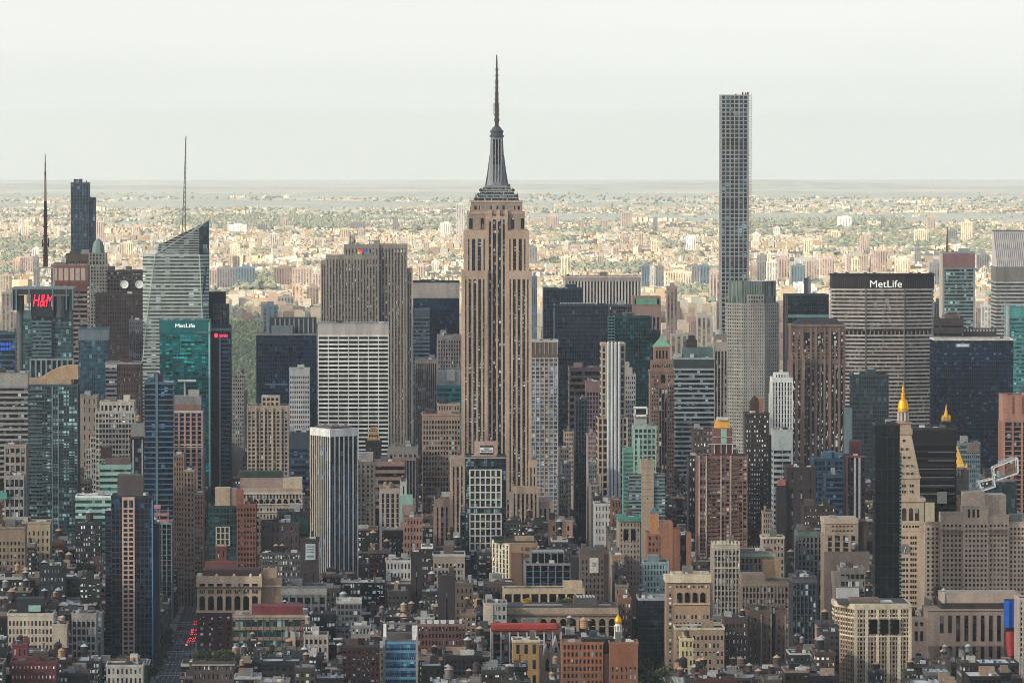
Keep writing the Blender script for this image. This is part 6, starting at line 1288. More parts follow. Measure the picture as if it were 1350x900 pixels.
b.pb('red_attic', wall((124, 44, 44)), 331, 398, 799, 810, 6, 30); b.pb('coping', wall((170, 150, 128)), 306, 405, 810, 812.5, -1, 37); b.pb('cream_end', wall((190, 170, 150)), 382.5, 389, 832, None, -1.4, .1)
b = T(LB, 'flat grey block with square dark windows and pale slab roof', 'the flat grey slab-roofed block', 371, 430, 774, 800, 4060, 30, 'pier', wall((112, 112, 114)), gD, nx=6, fl=7, sp=.3, pw=.25, top=5, topm=wall((146, 142, 138)), roof=1)
b = T(LB, 'cream block of square paned windows behind water tanks', 'the cream paned block', 401, 432, 838, 865, 3760, 26, 'grid', wall((176, 160, 148)), gD, nx=5, fl=5.4, sp=.4, pw=.35, roof=1)
b = T(LB, 'small arched pale block with steep white dormers', 'the arched white-dormered block', 463, 488, 826, 850, 3740, 26, 'punch', wall((140, 132, 128)), gD, nx=5, fl=6, pw=.4, roof=1)
def column_tower():
    b = Bld(AT, 'dark condominium tower with pink paned window column up its centre', 'the pink-columned dark tower', 147, 201, 655, 872, 4020, 30, 'building')
    L, Z = b.lx, b.lz; dk = wall((44, 50, 58), .5); g = glass((24, 34, 48), (60, 90, 120), .08, (3.6, 9, 3.6))
    b.vol('glass', wall((42, 52, 64), .4), g, nx=10, fl=3.9, sp=.25, pw=.2)
    b.box('shoulder', g, L(138), L(147), 0, Z(672), 2, 28); b.box('shoulder', dk, L(201), L(209), 0, Z(690), 8, 28)
    for k in range(40): b.box('spandrel', dk, L(137.8), L(147), Z(676.5 + k * 5), Z(675 + k * 5), 1.6, 6)
    b.box('crown', wall((92, 78, 78)), L(154), L(188), b.H - 1, Z(626), 4, 24)
    pk = wall((206, 160, 138)); b.box('pink_column', pk, L(160.5), L(177), 0, Z(654), -1.2, 1)
    gg = glass((26, 34, 46), (70, 100, 120), .08)
    for k in range(34):
        q = 658 + k * 6.2; h = 9 if k == 0 else 3.8
        for p in (162.5, 169.8): b.box('window', gg, L(p), L(p + 5), Z(q + (9 if k == 0 else 4)) if k else Z(668), Z(q), -1.4, -1) if k != 1 else None
    b.box('blue_edge', wall((90, 130, 170), .4), L(199.5), L(201.3), 0, Z(658), -.8, 1)
    b.roof(dk, n=1)
column_tower()
b = T(OT, 'slim dark block with pink framed hoist top', 'the pink-topped slim block', 201, 226, 690, 790, 4350, 26, 'pier', wall((120, 130, 138)), gK, nx=4, fl=4, sp=.1, pw=.2, roof=0)
for q0, q1, p0, p1 in ((666, 670, 201, 211), (676, 679, 201, 222), (684, 689, 209, 222)): b.pb('pink_deck', wall((196, 120, 116)), p0, p1, q0, q1, 2, 14)
for p in (202, 210, 221): b.pb('pink_post', wall((206, 140, 132)), p - .5, p + .5, 668, 690, 2.5, 3.6)
b = T(OT, 'mint green banded block with brown rooftop structure', 'the mint banded block', 132, 172, 614, 660, 4440, 30, 'band', wall((136, 172, 160)), glass((40, 60, 62)), fl=4.8, sp=.55, pw=0, roof=0)
b.pb('roof_house', wall((104, 80, 74)), 138, 171, 603, 614, 5, 24); b.pb('roof_tank', DBROWN, 132, 146, 589, 604, 8, 18)
b = T(OT, 'lower pale mint banded block in front of the mint banded block', 'the lower mint block', 100, 146, 655, 695, 4400, 28, 'band', wall((150, 182, 172)), glass((40, 60, 62)), fl=4.8, sp=.5, pw=0, roof=1, cop=WHITE)
b = T(OT, 'dark slot block with two white edge strips', 'the dark white-edged block', 172, 189, 577, 630, 4700, 22, 'glass', wall((50, 52, 56)), gD, nx=3, fl=4, sp=.1, pw=.2, roof=1)
for p in (174.5, 186.5): b.pb('white_edge', wall((190, 186, 180)), p, p + 1.4, 579, 630, -.8, .1)
b.pb('roof_house', GREY, 172, 190, 558, 577, 2, 18)
b = T(LB, 'stepped brown brick tower with setbacks beside the dark blue striped tower', 'the stepped brown brick tower', 229, 242, 600, 750, 4500, 26, 'pier', wall((150, 116, 96)), gD, nx=4, fl=4, sp=.5, pw=.45, roof=1)
for p0, p1, q in ((242, 256, 620), (256, 267.5, 650)): b.vol('pier', wall((146, 112, 94)), gD, x0=b.lx(p0), x1=b.lx(p1), z1=b.lz(q), nx=3, fl=4, sp=.5, pw=.45, y0=-2, y1=22); b.roof(TAN, b.lx(p0), b.lx(p1), b.lz(q), -2, 22, n=1)
b = T(LB, 'beige frame fronted block with large square openings at the picture edge', 'the beige framed block', 6, 34, 587, 640, 4640, 26, 'grid', wall((160, 142, 130)), gD, nx=4, fl=7, sp=.35, pw=.3, roof=2)
b = T(LB, 'lower pale framed block with teal roof corner', 'the pale framed block', 7, 31, 628, 690, 4520, 24, 'grid', wall((156, 150, 146)), gM, nx=4, fl=8, sp=.3, pw=.2, roof=1)
b.pb('teal_roof', wall((84, 160, 150)), -2, 9, 648, 656, -4, -.1)
b = T(LB, 'tan brick block with blank upper wall at the picture edge', 'the tan edge block', -8, 33, 696, 745, 4300, 28, 'punch', wall((150, 122, 98)), gD, nx=8, fl=5, pw=.45, top=9, roof=2)
b = T(LB, 'cream walled block with stepped roof behind the tan edge block', 'the cream stepped block', 29, 66, 689, 716, 4400, 28, 'punch', wall((176, 148, 116)), gD, nx=6, fl=6, pw=.3, top=5, roof=2)
b = T(LB, 'dark block with glowing pale windows and white upper band', 'the pale-windowed dark block', 52, 85, 747, 795, 4080, 28, 'punch', wall((46, 48, 54)), glass((60, 66, 72), (226, 232, 234), .6), nx=7, fl=6, pw=.4, fh=.4, roof=1)
b = T(LB, 'cream brick loft with grouped red brown windows and dark roof house', 'the cream brick loft', 10, 70, 810, 858, 3760, 28, 'punch', wall((192, 176, 154)), glass((70, 44, 44), (140, 120, 110), .1), nx=12, fl=5.4, pw=.5, fh=.6, top=3, roof=0)
b.pb('roof_house', wall((46, 48, 54)), 20, 56, 788, 811, 6, 22); b.pb('roof_hut', MINT, 36, 52, 797, 805, 4, 6)
b = T(LB, 'plain beige party wall block beside the cream brick loft', 'the plain beige party wall', 69, 88, 824, 866, 3700, 22, 'punch', wall((178, 160, 136)), gD, nx=1, fl=40, pw=.08, roof=1)
b = T(LB, 'grey piered block with orange topped corner by the plain party wall', 'the grey piered block', 95, 126, 810, 868, 3720, 24, 'pier', wall((150, 140, 130)), gD, nx=5, fl=5, sp=.3, pw=.3, top=3, roof=1)
b = T(LB, 'small dark red brick block with square front', 'the small dark red block', 16, 36, 850, 880, 3620, 20, 'punch', wall((118, 50, 50)), gD, nx=3, fl=9, pw=.25, roof=1)
b = T(LB, 'long dark red brick row with small pale windows', 'the long dark red row', 14, 74, 873, 915, 3540, 22, 'punch', wall((112, 48, 48)), glass((170, 160, 150), (220, 220, 214), .4), nx=12, fl=6, pw=.3, fh=.3, roof=2)
b = T(LB, 'pale flat roofed low block beside the avenue corner', 'the pale flat corner block', 140, 188, 878, 915, 3560, 26, 'punch', wall((186, 176, 160)), gD, nx=8, fl=6, pw=.4, roof=1)
b = T(LB, 'dark red brick corner block with roof garden of shrubs', 'the roof-garden block', 254, 308, 873, 915, 3660, 26, 'punch', wall((86, 70, 68)), gLit, nx=9, fl=6, pw=.3, roof=0, rf=wall((60, 70, 48)))
b.pb('terrace', wall((160, 150, 140)), 252, 309, 874, 876, -1, 27); GARDEN = b

# small blocks that carry single water tanks in front of the taller ones
SUP = []
def support(p, w, q1, Y, col, lab, ref, D=13):
    b = T(LB, lab, ref, p - w, p + w, q1, q1 + 13, Y - 5, D, 'punch', wall(col, k_=.6), gLit, nx=max(3, int(w / 1.6)), fl=4.4, pw=.45, roof=1, junk=4, hmax=3)
support(81, 7, 871, 3600, (70, 60, 56), 'small dark block under the orange tank left of the pale flat corner block', 'the dark tank block')
support(732, 6, 878, 3612, (110, 98, 90), 'small grey block under an orange tank before the gabled church', 'the grey tank block')
support(727, 6, 898, 3560, (90, 76, 70), 'small brown block under the lowest orange tank near the church', 'the brown tank block')
support(1024, 9, 882, 3600, (96, 62, 56), 'small dark red block under a large brown tank at the bottom right', 'the dark red tank block')
support(1155, 9, 888, 3600, (80, 72, 70), 'small slate block under a black tank before the cream-crowned corner block', 'the slate tank block')
support(116, 17, 691, 4390, (62, 62, 66), 'small dark grey block with a tank before the lower mint block', 'the dark grey mint-side block')
support(369, 27, 730, 4250, (120, 112, 110), 'low grey block with white sheds and twin peaked tanks before the purple brown flat block', 'the twin-tank grey block')
support(310, 6, 866, 3700, (84, 66, 60), 'narrow brown block under an orange tank by the roof-garden block', 'the narrow tank block')
support(333, 6, 846, 3840, (70, 58, 56), 'narrow dark block under a brown tank before the red-roofed banded block', 'the narrow dark tank block')
support(342, 7, 858, 3790, (104, 84, 76), 'narrow reddish block under a black tank before the red-roofed banded block', 'the narrow reddish tank block')
support(1000, 8, 897, 3560, (76, 60, 54), 'brown stub block under a tank at the bottom edge near the dark red tank block', 'the brown stub block')
support(1200, 8, 886, 3590, (92, 84, 78), 'grey brown stub block under a black tank beside the cream-crowned corner block', 'the grey brown stub block')
support(405.5, 7, 824, 3850, (120, 92, 80), 'slim brick block under the big orange tank at the end of the red-roofed banded block', 'the orange-tank block')
# ------------------------------------------------------------------ ground, streets, pavements
def ground_mat():
    m, n, l, b = newmat('ground')
    g = n.new('ShaderNodeNewGeometry'); t = n.new('ShaderNodeTexNoise'); t.inputs['Scale'].default_value = .0016; t.inputs['Detail'].default_value = 8; l.new(g.outputs['Position'], t.inputs['Vector'])
    r = n.new('ShaderNodeValToRGB'); e = r.color_ramp.elements
    e[0].position = .42; e[0].color = (.38, .41, .34, 1); e[1].position = .6; e[1].color = (.56, .54, .47, 1); l.new(t.outputs[0], r.inputs[0])  # far land paled: part of the haze is put into its colour
    sx = n.new('ShaderNodeSeparateXYZ'); l.new(g.outputs['Position'], sx.inputs[0])
    mr = n.new('ShaderNodeMapRange'); mr.inputs[1].default_value = 6500; mr.inputs[2].default_value = 9000; l.new(sx.outputs['Y'], mr.inputs[0])
    mi = n.new('ShaderNodeMix'); mi.data_type = 'RGBA'; mi.inputs['A'].default_value = (.07, .07, .075, 1); l.new(r.outputs[0], mi.inputs['B']); l.new(mr.outputs[0], mi.inputs['Factor'])
    l.new(mi.outputs['Result'], b.inputs['Base Color']); b.inputs['Roughness'].default_value = .95
    return m
m = MB(); gm_ = ground_mat(); YS = [-200, 3000, 5500, 6200, 7000, 8000] + [8000 + 800 * k for k in range(1, 90)]
rows_ = [[(x, y, gz(y)) for x in (-15000, -5000, 0, 5000, 15000)] for y in YS]
for r0, r1 in zip(rows_, rows_[1:]):
    for i in range(4): m.poly(gm_, [r0[i], r0[i + 1], r1[i + 1], r1[i]])
GROUND = m.build('ground'); tag(GROUND, kind='structure')
AV = [-980, -700, -414, -140, 178, 322, 474, 626, 840, 1060]
ST = [4750 + 80.5 * k for k in range(-18, 25)]
asph = wall((62, 64, 68), .9, .25, .02); pave = wall((128, 124, 120), .9); paint = wall((206, 204, 198), .8)
m = MB()
for x in AV: m.poly(asph, [(x - 9.5, 3250, .05), (x + 9.5, 3250, .05), (x + 9.5, 6700, .05), (x - 9.5, 6700, .05)])
tag(m.build('avenues'), kind='structure')
m = MB()
for y in ST: m.poly(asph, [(-1100, y - 6, .03), (1100, y - 6, .03), (1100, y + 6, .03), (-1100, y + 6, .03)])
tag(m.build('cross_streets'), kind='structure')
m = MB()
for x0, x1 in zip(AV, AV[1:]):
    for y0, y1 in zip(ST, ST[1:]): m.box(pave, x0 + 9.5, x1 - 9.5, y0 + 6, y1 - 6, .0, .15)
tag(m.build('pavements'), kind='structure')
m = MB()
for x in AV[2:6]:
    for k in range(-2, 3):
        if abs(k) == 2 or k == 3: continue
        y = 3500
        while y < 5600: m.poly(paint, [(x + k * 3.6 - 1.8 - .12, y, .08), (x + k * 3.6 - 1.8 + .12, y, .08), (x + k * 3.6 - 1.8 + .12, y + 4, .08), (x + k * 3.6 - 1.8 - .12, y + 4, .08)]); y += 12
    for yy in ST[:14]:
        for s_ in (-9.5, 8):
            for k in range(9): m.poly(paint, [(x - 10 + k * 2.3, yy + s_, .08), (x - 8.9 + k * 2.3, yy + s_, .08), (x - 8.9 + k * 2.3, yy + s_ + 2.4, .08), (x - 10 + k * 2.3, yy + s_ + 2.4, .08)])
tag(m.build('road_markings'), kind='structure')

# ------------------------------------------------------------------ labels that single things out
LAB = []
ORD = ['first', 'second', 'third', 'fourth', 'fifth', 'sixth', 'seventh', 'eighth', 'ninth', 'tenth', 'eleventh', 'twelfth', 'thirteenth', 'fourteenth', 'fifteenth', 'sixteenth', 'seventeenth', 'eighteenth', 'nineteenth', 'twentieth']
def later(o, label, x): LAB.append((o, label, x))
def settle():
    by = {}
    for t in LAB: by.setdefault(t[1], []).append(t)
    for lab, v in by.items():
        v.sort(key=lambda t: t[2])
        for i, (o, _, x) in enumerate(v):
            o['label'] = lab if len(v) == 1 else lab + ', ' + ('leftmost' if i == 0 else 'rightmost' if i == len(v) - 1 else (ORD[i] if i < 20 else 'number %d' % (i + 1)) + ' from left')
def ref_for(x, y, Y):
    best, bd = None, 1e9
    for h in HERO:
        if h.yb is None: continue
        cxp = (h.px[0] + h.px[1]) / 2
        dx = max(0, h.px[0] - x, x - h.px[1])
        d = dx * 2 + abs(h.yb - y) + (60 if h.Y < Y else 0)
        if d < bd: best, bd = h, d
    return best

# ------------------------------------------------------------------ water tanks
WOODS = {'brown': wall((84, 62, 52)), 'black': wall((44, 38, 38)), 'grey': wall((118, 116, 114)), 'orange': wall((196, 140, 92))}
CONES = {'tan': wall((190, 142, 108)), 'pale': wall((170, 178, 182)), 'dark': wall((58, 50, 48))}
_tk = {}
def water_tank(x, y, z, bodyc, conec, s=1.0, ref=None):
    k = (bodyc, conec)
    if k not in _tk:
        d = MB(); d.lathe(WOODS[bodyc], 0, 0, [(2.3, 2.6), (2.2, 7.2)], 14)
        for q in (3.2, 4.4, 5.6, 6.6): d.lathe(WOODS['black'], 0, 0, [(2.34, q), (2.34, q + .14)], 14)
        c = MB(); c.lathe(CONES[conec], 0, 0, [(2.5, 7.2), (2.5, 7.35), (.2, 9.0), (.1, 9.2)], 14)
        st = MB()
        for a in range(4): st.box(WOODS['black'], 1.5 * cos(a * pi / 2 + .78) - .15, 1.5 * cos(a * pi / 2 + .78) + .15, 1.5 * sin(a * pi / 2 + .78) - .15, 1.5 * sin(a * pi / 2 + .78) + .15, 0, 2.5)
        st.box(WOODS['black'], -1.9, 1.9, -1.9, 1.9, 2.35, 2.6); st.bar(WOODS['black'], (-1.1, -1.1, .2), (1.1, -1.1, 2.3), .15)
        mm = []
        for nm, q in (('stand', st), ('drum', d), ('cone_roof', c)):
            o = q.build(nm); mm.append((nm, o.data)); bpy.data.objects.remove(o)
        _tk[k] = mm
    o = link('water_tank', None, None, (x, y, z)); o.scale = (s, s, s); o.rotation_euler = (0, 0, random.random() * 3)
    tag(o, None, 'water tank', 'rooftop water tanks')
    for nm, me in _tk[k]: link(nm, me, o)
    c = px((x, y, z + 5))
    r = ref or ref_for(c[0], c[1], y)
    later(o, '%s water tank with %s cone %s %s' % (bodyc, conec, 'on' if ref else 'near', r.ref if hasattr(r, 'ref') else r), c[0])
    return o

def tank_px(p, q0, q1, Y, bodyc, conec, ref=None):
    a = P(p, q1, Y); b = P(p, q0, Y)
    return water_tank(a.x, Y, a.z, bodyc, conec, (b.z - a.z) / 9.2, ref)

# ------------------------------------------------------------------ the carpet of lower buildings
FACES = [('brown brick', (100, 72, 62)), ('dark brick', (62, 50, 50)), ('red brick', (112, 56, 50)), ('tan stone', (166, 136, 112)), ('grey stone', (124, 118, 114)), ('cream', (186, 168, 142)), ('slate grey', (84, 86, 92)), ('white', (192, 188, 182)), ('pinkish brick', (138, 98, 86)), ('purple brown brick', (78, 60, 66))]
FW = [17, 24, 9, 8, 10, 5, 14, 4, 5, 12]
ROOFS = [('silver', (168, 174, 178)), ('black', (34, 34, 37)), ('tan', (150, 130, 112)), ('grey', (92, 92, 94)), ('white', (206, 206, 202))]
RW = [26, 34, 10, 22, 8]
rr = random.Random(42)
lots = []
for ai in range(len(AV) - 1):
    for y0, y1 in zip(ST, ST[1:]):
        for row, (ya, yb_) in enumerate(((y0 + 9, y0 + 39.5), (y0 + 41, y1 - 9))):
            x = AV[ai] + 13
            while x < AV[ai + 1] - 18:
                wd = rr.choice([11, 13, 15, 18, 20, 24, 28, 34]); wd = min(wd, AV[ai + 1] - 13 - x)
                if wd < 9: break
                hgt = rr.choice([18, 22, 26, 30, 34, 38, 42, 46, 52]) + rr.uniform(-2, 3)
                if ya > 4800: hgt = rr.uniform(28, 62)
                if rr.random() < .08: hgt += 18
                lots.append([x + .3, x + wd - .3, ya + rr.uniform(0, 3), yb_, hgt]); x += wd
rects = []
for h in HERO: rects.append((h.cx - h.W / 2 - 1.5, h.cx + h.W / 2 + 1.5, h.Y - 4, h.Y + h.D + 2))
good = []
for X0, X1, Y0, Y1, H in lots:
    c0, c1 = px((X0, Y0, 0))[0], px((X1, Y0, 0))[0]
    if c1 < -330 or c0 > 1680: continue
    if any(X0 < b and X1 > a and Y0 < d and Y1 > c for a, b, c, d in rects): continue
    if Y0 < 3960 and 795 < (c0 + c1) / 2 < 885 and 3680 < Y0: H = 0            # the park square
    for h in HERO:
        if h.yb and h.Y > Y0 and c0 < h.px[1] - 1 and c1 > h.px[0] + 1:
            H = min(H, P(675, h.yb + rr.uniform(0, 5), Y0).z)
    if H < 9: continue
    good.append((Y0, X0, X1, Y1, H, c0, c1))
ev = [(g[0], 0, g) for g in good] + [(h.Y, 1, h) for h in HERO]
ev.sort(key=lambda t: t[0])
cover = [905.0] * 1500
vis = []
for Y, kind, g in ev:
    if kind: c0, c1, yt = g.px[0], g.px[1], g.px[2]
    else: c0, c1 = g[5], g[6]; yt = px((g[1], g[0], g[4]))[1]
    a, b = int(max(0, c0 + 50)), int(min(1449, c1 + 50))
    if b <= a or c1 < -40 or c0 > 1390:
        if not kind: vis.append((0, 0, (99999,) + g[:1] + g[1:]))
        continue
    show = sum(max(0, cover[i] - yt) for i in range(a, b)); mxs = max(cover[i] - yt for i in range(a, b))
    if not kind: vis.append((show, mxs, g))
    for i in range(a, b): cover[i] = min(cover[i], yt)
shown = sorted([v for v in vis if v[0] > 12], key=lambda v: -v[0])
KEEP = 460
mass = MB(); mw = island([c for _, c in FACES])
for show, mxs, g in shown[KEEP:] + [v for v in vis if v[0] <= 12 and v[2][0] > 4300]:
    Y0, X0, X1, Y1, H, c0, c1 = g[-7:]
    mass.box(mw, X0, X1, Y0, Y1, .1, H); mass.box(mw, X0 + 3, X0 + 7, Y0 + 8, Y0 + 14, H + .02, H + 3)
if mass.v: tag(mass.build('low_rise_blocks'), 'low blocks seen only as slivers between the nearer roofs', 'buildings', kind='stuff')
gl_lo = [gD, gLit, gM, gV, gD, gLit]
NT = 0
tanks_on = []
for show, mxs, g in shown[:KEEP]:
    Y0, X0, X1, Y1, H, c0, c1 = g
    fi = rr.choices(range(len(FACES)), FW)[0]; fn, fc = FACES[fi]; ri = rr.choices(range(len(ROOFS)), RW)[0]; rn, rc = ROOFS[ri]
    j = lambda c: tuple(max(10, min(235, int(v * .9 + rr.choice([-8, 0, 8])))) for v in c)
    kf = rr.choice([.22, .3, .38, .6]); wl = wall(fc if rr.random() < .5 else j(fc), k_=kf); rf = wall(rc)
    W = X1 - X0; D = Y1 - Y0
    o = link(rr.choice(['brick_building', 'loft_building', 'walk_up_building']), None, None, ((X0 + X1) / 2, Y0, 0)); tag(o, None, 'building', 'low buildings in the carpet of rooftops')
    x0, x1 = -W / 2, W / 2
    BOX('wall', wl, x0, x1, 0, D, .1, H, o)
    cop = rr.choice([wl, wl, wall((176, 170, 160)), wall((140, 112, 92)), wall((60, 58, 58))])
    q = MB()
    ph = rr.choice([.6, 1.0, 1.4])
    for a in ((x0 - .25, x1 + .25, -.3, .35), (x0 - .25, x1 + .25, D - .35, D + .25), (x0 - .25, x0 + .35, .35, D - .35), (x1 - .35, x1 + .25, .35, D - .35)): q.box(cop, a[0], a[1], a[2], a[3], H - .5, H + ph)
    q.build('parapet', o)
    BOX('roof', rf, x0 + .35, x1 - .35, .35, D - .35, H - .2, H + .15, o)
    vh = min(mxs / (7440 / Y0), H - 2)
    fl = rr.uniform(3.4, 4.4); nz = max(1, min(12, int(vh / fl) + 1)); st = rr.random()
    gl = rr.choice(gl_lo); nx = max(2, int(W / rr.uniform(2.4, 3.6)))
    if st < .7:
        ww, wh = W / nx * rr.uniform(.4, .62), fl * rr.uniform(.42, .6)
        me = boxmesh(ww, .16, wh, gl); n = 0; rest = MB(); zt = H - 1.4
        side = 1 if (X0 + X1) < 0 else -1; X = x1 if side > 0 else x0; ny = max(2, int(D / (W / nx)))
        for k in range(nz):
            z = zt - fl * (k + .5)
            if z < 2: break
            for i in range(nx):
                x = x0 + W * (i + .5) / nx
                if n < 60: link('window', me, o, (x, -.06, z)); n += 1
                else: rest.box(gl, x - ww / 2, x + ww / 2, -.14, .02, z - wh / 2, z + wh / 2)
            for i in range(ny): rest.box(gl, X - .1, X + .1, D * (i + .5) / ny - ww / 2, D * (i + .5) / ny + ww / 2, z - wh / 2, z + wh / 2)
        if rest.v: tag(rest.build('window', o), kind='stuff')
        if rr.random() < .5: BOX('cornice', cop, x0 - .5, x1 + .5, -.7, -.01, H - 1.3, H - .52, o)
    else:
        zt = H - 1.6
        for k in range(nz):
            if zt - fl * (k + 1) < 1: break
            BOX('window_band', gl, x0 + .5, x1 - .5, -.2, .1, zt - fl * k - fl * .6, zt - fl * k, o)
        zb = max(.5, zt - fl * nz); me = boxmesh(max(.5, W / nx * .25), .5, zt - zb, wl)
        for i in range(nx + 1): link('pier', me, o, (min(max(x0 + W * i / nx, x0 + .4), x1 - .4), -.2, (zt + zb) / 2))
    nb = rr.choice([1, 1, 2, 2, 3])
    top = []
    for i in range(nb):
        bw, bd, bh = rr.uniform(3, min(9, W * .5)), rr.uniform(3, 9), rr.uniform(2.4, 5.5)
        cx = x0 + 1 + bw / 2 + rr.random() * max(.1, W - 2 - bw); cy_ = 2 + bd / 2 + rr.random() * max(.1, D - 4 - bd)
        BOX('bulkhead', rr.choice([wl, wl, wall((120, 116, 112)), wall((172, 168, 162)), wall((86, 64, 56)), wall((150, 120, 96)), wall((60, 62, 66))]), cx - bw / 2, cx + bw / 2, cy_ - bd / 2, cy_ + bd / 2, H + .12, H + bh, o); top.append((cx, cy_, bh))
    for i in range(rr.choice([2, 3, 4, 5, 6, 7, 8])):
        bw = rr.uniform(.8, 3.2); cx = x0 + 1.5 + rr.random() * max(.1, W - 3 - bw); cy_ = 1 + rr.random() * max(.1, D - 6)
        BOX('roof_unit', rr.choice([wall((176, 180, 182)), wall((206, 206, 204)), wall((110, 112, 114)), wall((70, 72, 76)), wall((150, 156, 160))]), cx, cx + bw, cy_, cy_ + rr.uniform(1, 4), H + .14, H + rr.uniform(.8, 2.2), o)
    if rr.random() < .3:
        m = MB(); xx = x0 + 2 + rr.random() * (W - 4); m.box(wall((150, 154, 156)), xx, xx + .9, 2, D - 3, H + .9, H + 1.7)
        for yy in (3, D / 2, D - 4): m.box(wall((80, 80, 84)), xx + .2, xx + .6, yy, yy + .3, H + .1, H + .95)
        m.build('duct', o)
    if rr.random() < .35:
        m = MB(); xx = x0 + 1 + rr.random() * (W - 2); yy = rr.uniform(1, D - 1); hh = rr.uniform(3, 7); m.box(wall((96, 62, 54)), xx - .6, xx + .6, yy - .6, yy + .6, H, H + hh); m.box(wall((60, 50, 48)), xx - .75, xx + .75, yy - .75, yy + .75, H + hh - .02, H + hh + .4); m.build('chimney', o)
    cpx = (c0 + c1) / 2; cpy = px((0, Y0, H))[1]
    rh = ref_for(cpx, cpy, Y0)
    later(o, '%s building, %s roof, %s %s' % (fn, rn, 'before' if rh.Y > Y0 else 'behind', rh.ref), cpx)
    if rr.random() < .5 and NT < 200 and -10 < cpx < 1360:
        for t in range(1 if rr.random() < .72 else 2):
            xx = x0 + 3 + rr.random() * max(.1, W - 6); yy = rr.uniform(4, max(5, D - 4))
            base = H + .15
            for (cx, cy_, bh) in top:
                if abs(cx - xx) < 5.5 and abs(cy_ - yy) < 6.5: xx, yy, base = cx, cy_, H + bh
            water_tank((X0 + X1) / 2 + xx, Y0 + yy, base, rr.choices(['brown', 'black', 'grey', 'orange'], [5, 5, 2, .7])[0], rr.choices(['tan', 'pale', 'dark'], [5, 4, 2])[0], rr.uniform(.62, 1.2)); NT += 1
print('fillers shown', len(shown), 'kept', min(KEEP, len(shown)), 'mass', max(0, len(shown) - KEEP), 'tanks', NT)

for a in ((81, 853, 871, 3600, 'orange', 'tan'), (82.5, 810, 824, 3710, 'orange', 'pale'), (175, 864, 878, 3572, 'orange', 'tan'), (405.5, 810, 824, 3850, 'orange', 'pale'), (182, 546, 558, 4708, 'orange', 'tan'), (508, 634, 645, 4572, 'orange', 'tan'), (515, 634, 645, 4572, 'orange', 'tan'),
          (531, 626, 636, 4548, 'brown', 'tan'), (732, 863, 878, 3612, 'orange', 'tan'), (727, 884, 898, 3560, 'orange', 'tan'), (905, 829, 843, 3708, 'brown', 'dark'), (979, 801, 815, 3812, 'black', 'tan'), (1024, 862, 882, 3600, 'brown', 'tan'),
          (1155, 871, 888, 3600, 'black', 'tan'), (1126, 714, 727, 4077, 'grey', 'pale'), (118, 671, 691, 4390, 'brown', 'pale'), (364, 716, 730, 4250, 'black', 'tan'), (372, 716, 730, 4251, 'black', 'tan'), (648, 576, 583, 4462, 'grey', 'tan'),
          (310, 850, 866, 3700, 'orange', 'pale'), (333, 832, 846, 3840, 'brown', 'tan'), (342, 845, 858, 3790, 'black', 'tan'), (1000, 880, 897, 3560, 'brown', 'tan'), (1200, 868, 886, 3590, 'black', 'tan'), (868, 613, 625, 4452, 'brown', 'tan')):
    tank_px(*a)

# ------------------------------------------------------------------ traffic on the avenue
def car_proto(c, lit=True):
    body = MB(); mm = wall(c, .3, .05)
    body.loft(mm, [[(-.9, y, z) for y, z in ((-2.2, .45), (2.2, .45), (2.25, .8), (2.0, .98), (-2.05, 1.0), (-2.25, .85))], [(.9, y, z) for y, z in ((-2.2, .45), (2.2, .45), (2.25, .8), (2.0, .98), (-2.05, 1.0), (-2.25, .85))]])
    cab = MB(); cab.loft(gK, [[(-.82, -1.75, .98), (.82, -1.75, .98), (.82, 1.1, .98), (-.82, 1.1, .98)], [(-.66, -1.2, 1.46), (.66, -1.2, 1.46), (.66, .5, 1.46), (-.66, .5, 1.46)]])
    rf = MB(); rf.box(mm, -.66, .66, -1.2, .5, 1.462, 1.5)
    wh = MB(); wh.loft(BLACK, [[(x, .34 * cos(2 * pi * k / 12), .34 + .34 * sin(2 * pi * k / 12)) for k in range(12)] for x in (-.12, .12)])
    tl = MB(); tl.box(glow((255, 26, 40), 6) if lit else REDB, -.24, .24, -2.32, -2.2, .66, .92)
    out = []
    for nm, q, locs in (('body', body, [(0, 0, 0)]), ('cabin', cab, [(0, 0, 0)]), ('roof', rf, [(0, 0, 0)]), ('wheel', wh, [(sx * .82, sy, 0) for sx in (-1, 1) for sy in (-1.4, 1.4)]), ('tail_light', tl, [(-.62, 0, 0), (.62, 0, 0)])):
        o = q.build(nm); out.append((nm, o.data, locs)); bpy.data.objects.remove(o)
    return out
CARS = {'white': car_proto((206, 206, 204)), 'black': car_proto((24, 24, 27)), 'yellow': car_proto((214, 160, 30)), 'silver': car_proto((140, 144, 148)), 'red': car_proto((130, 30, 30))}
PARKED = {k: car_proto(c, False) for k, c in (('white', (206, 206, 204)), ('black', (24, 24, 27)), ('yellow', (214, 160, 30)), ('silver', (140, 144, 148)))}
def car(x, y, cn, lab, lit=True):
    o = link('car', None, None, (x, y, .06)); tag(o, None, 'car', 'cars on the avenue')
    for nm, me, locs in (CARS if lit else PARKED)[cn]:
        for p in locs: link(nm, me, o, p)
    later(o, lab, y)
rc = random.Random(9)
for row, y in enumerate([4185, 4193, 4202, 4214, 4224, 4236, 4247, 4262, 4275, 4290, 4310, 4332, 4360, 4395]):
    for lane in (-136.2, -133.0):
        if rc.random() < .8:
            cn = rc.choice(['white', 'black', 'yellow', 'silver', 'black', 'red']); car(lane + rc.uniform(-.3, .3), y + rc.uniform(-2, 2), cn, '%s car braking in the avenue queue, %s lane, %s back' % (cn, 'kerb' if lane > -134.5 else 'inner', ORD[row]))
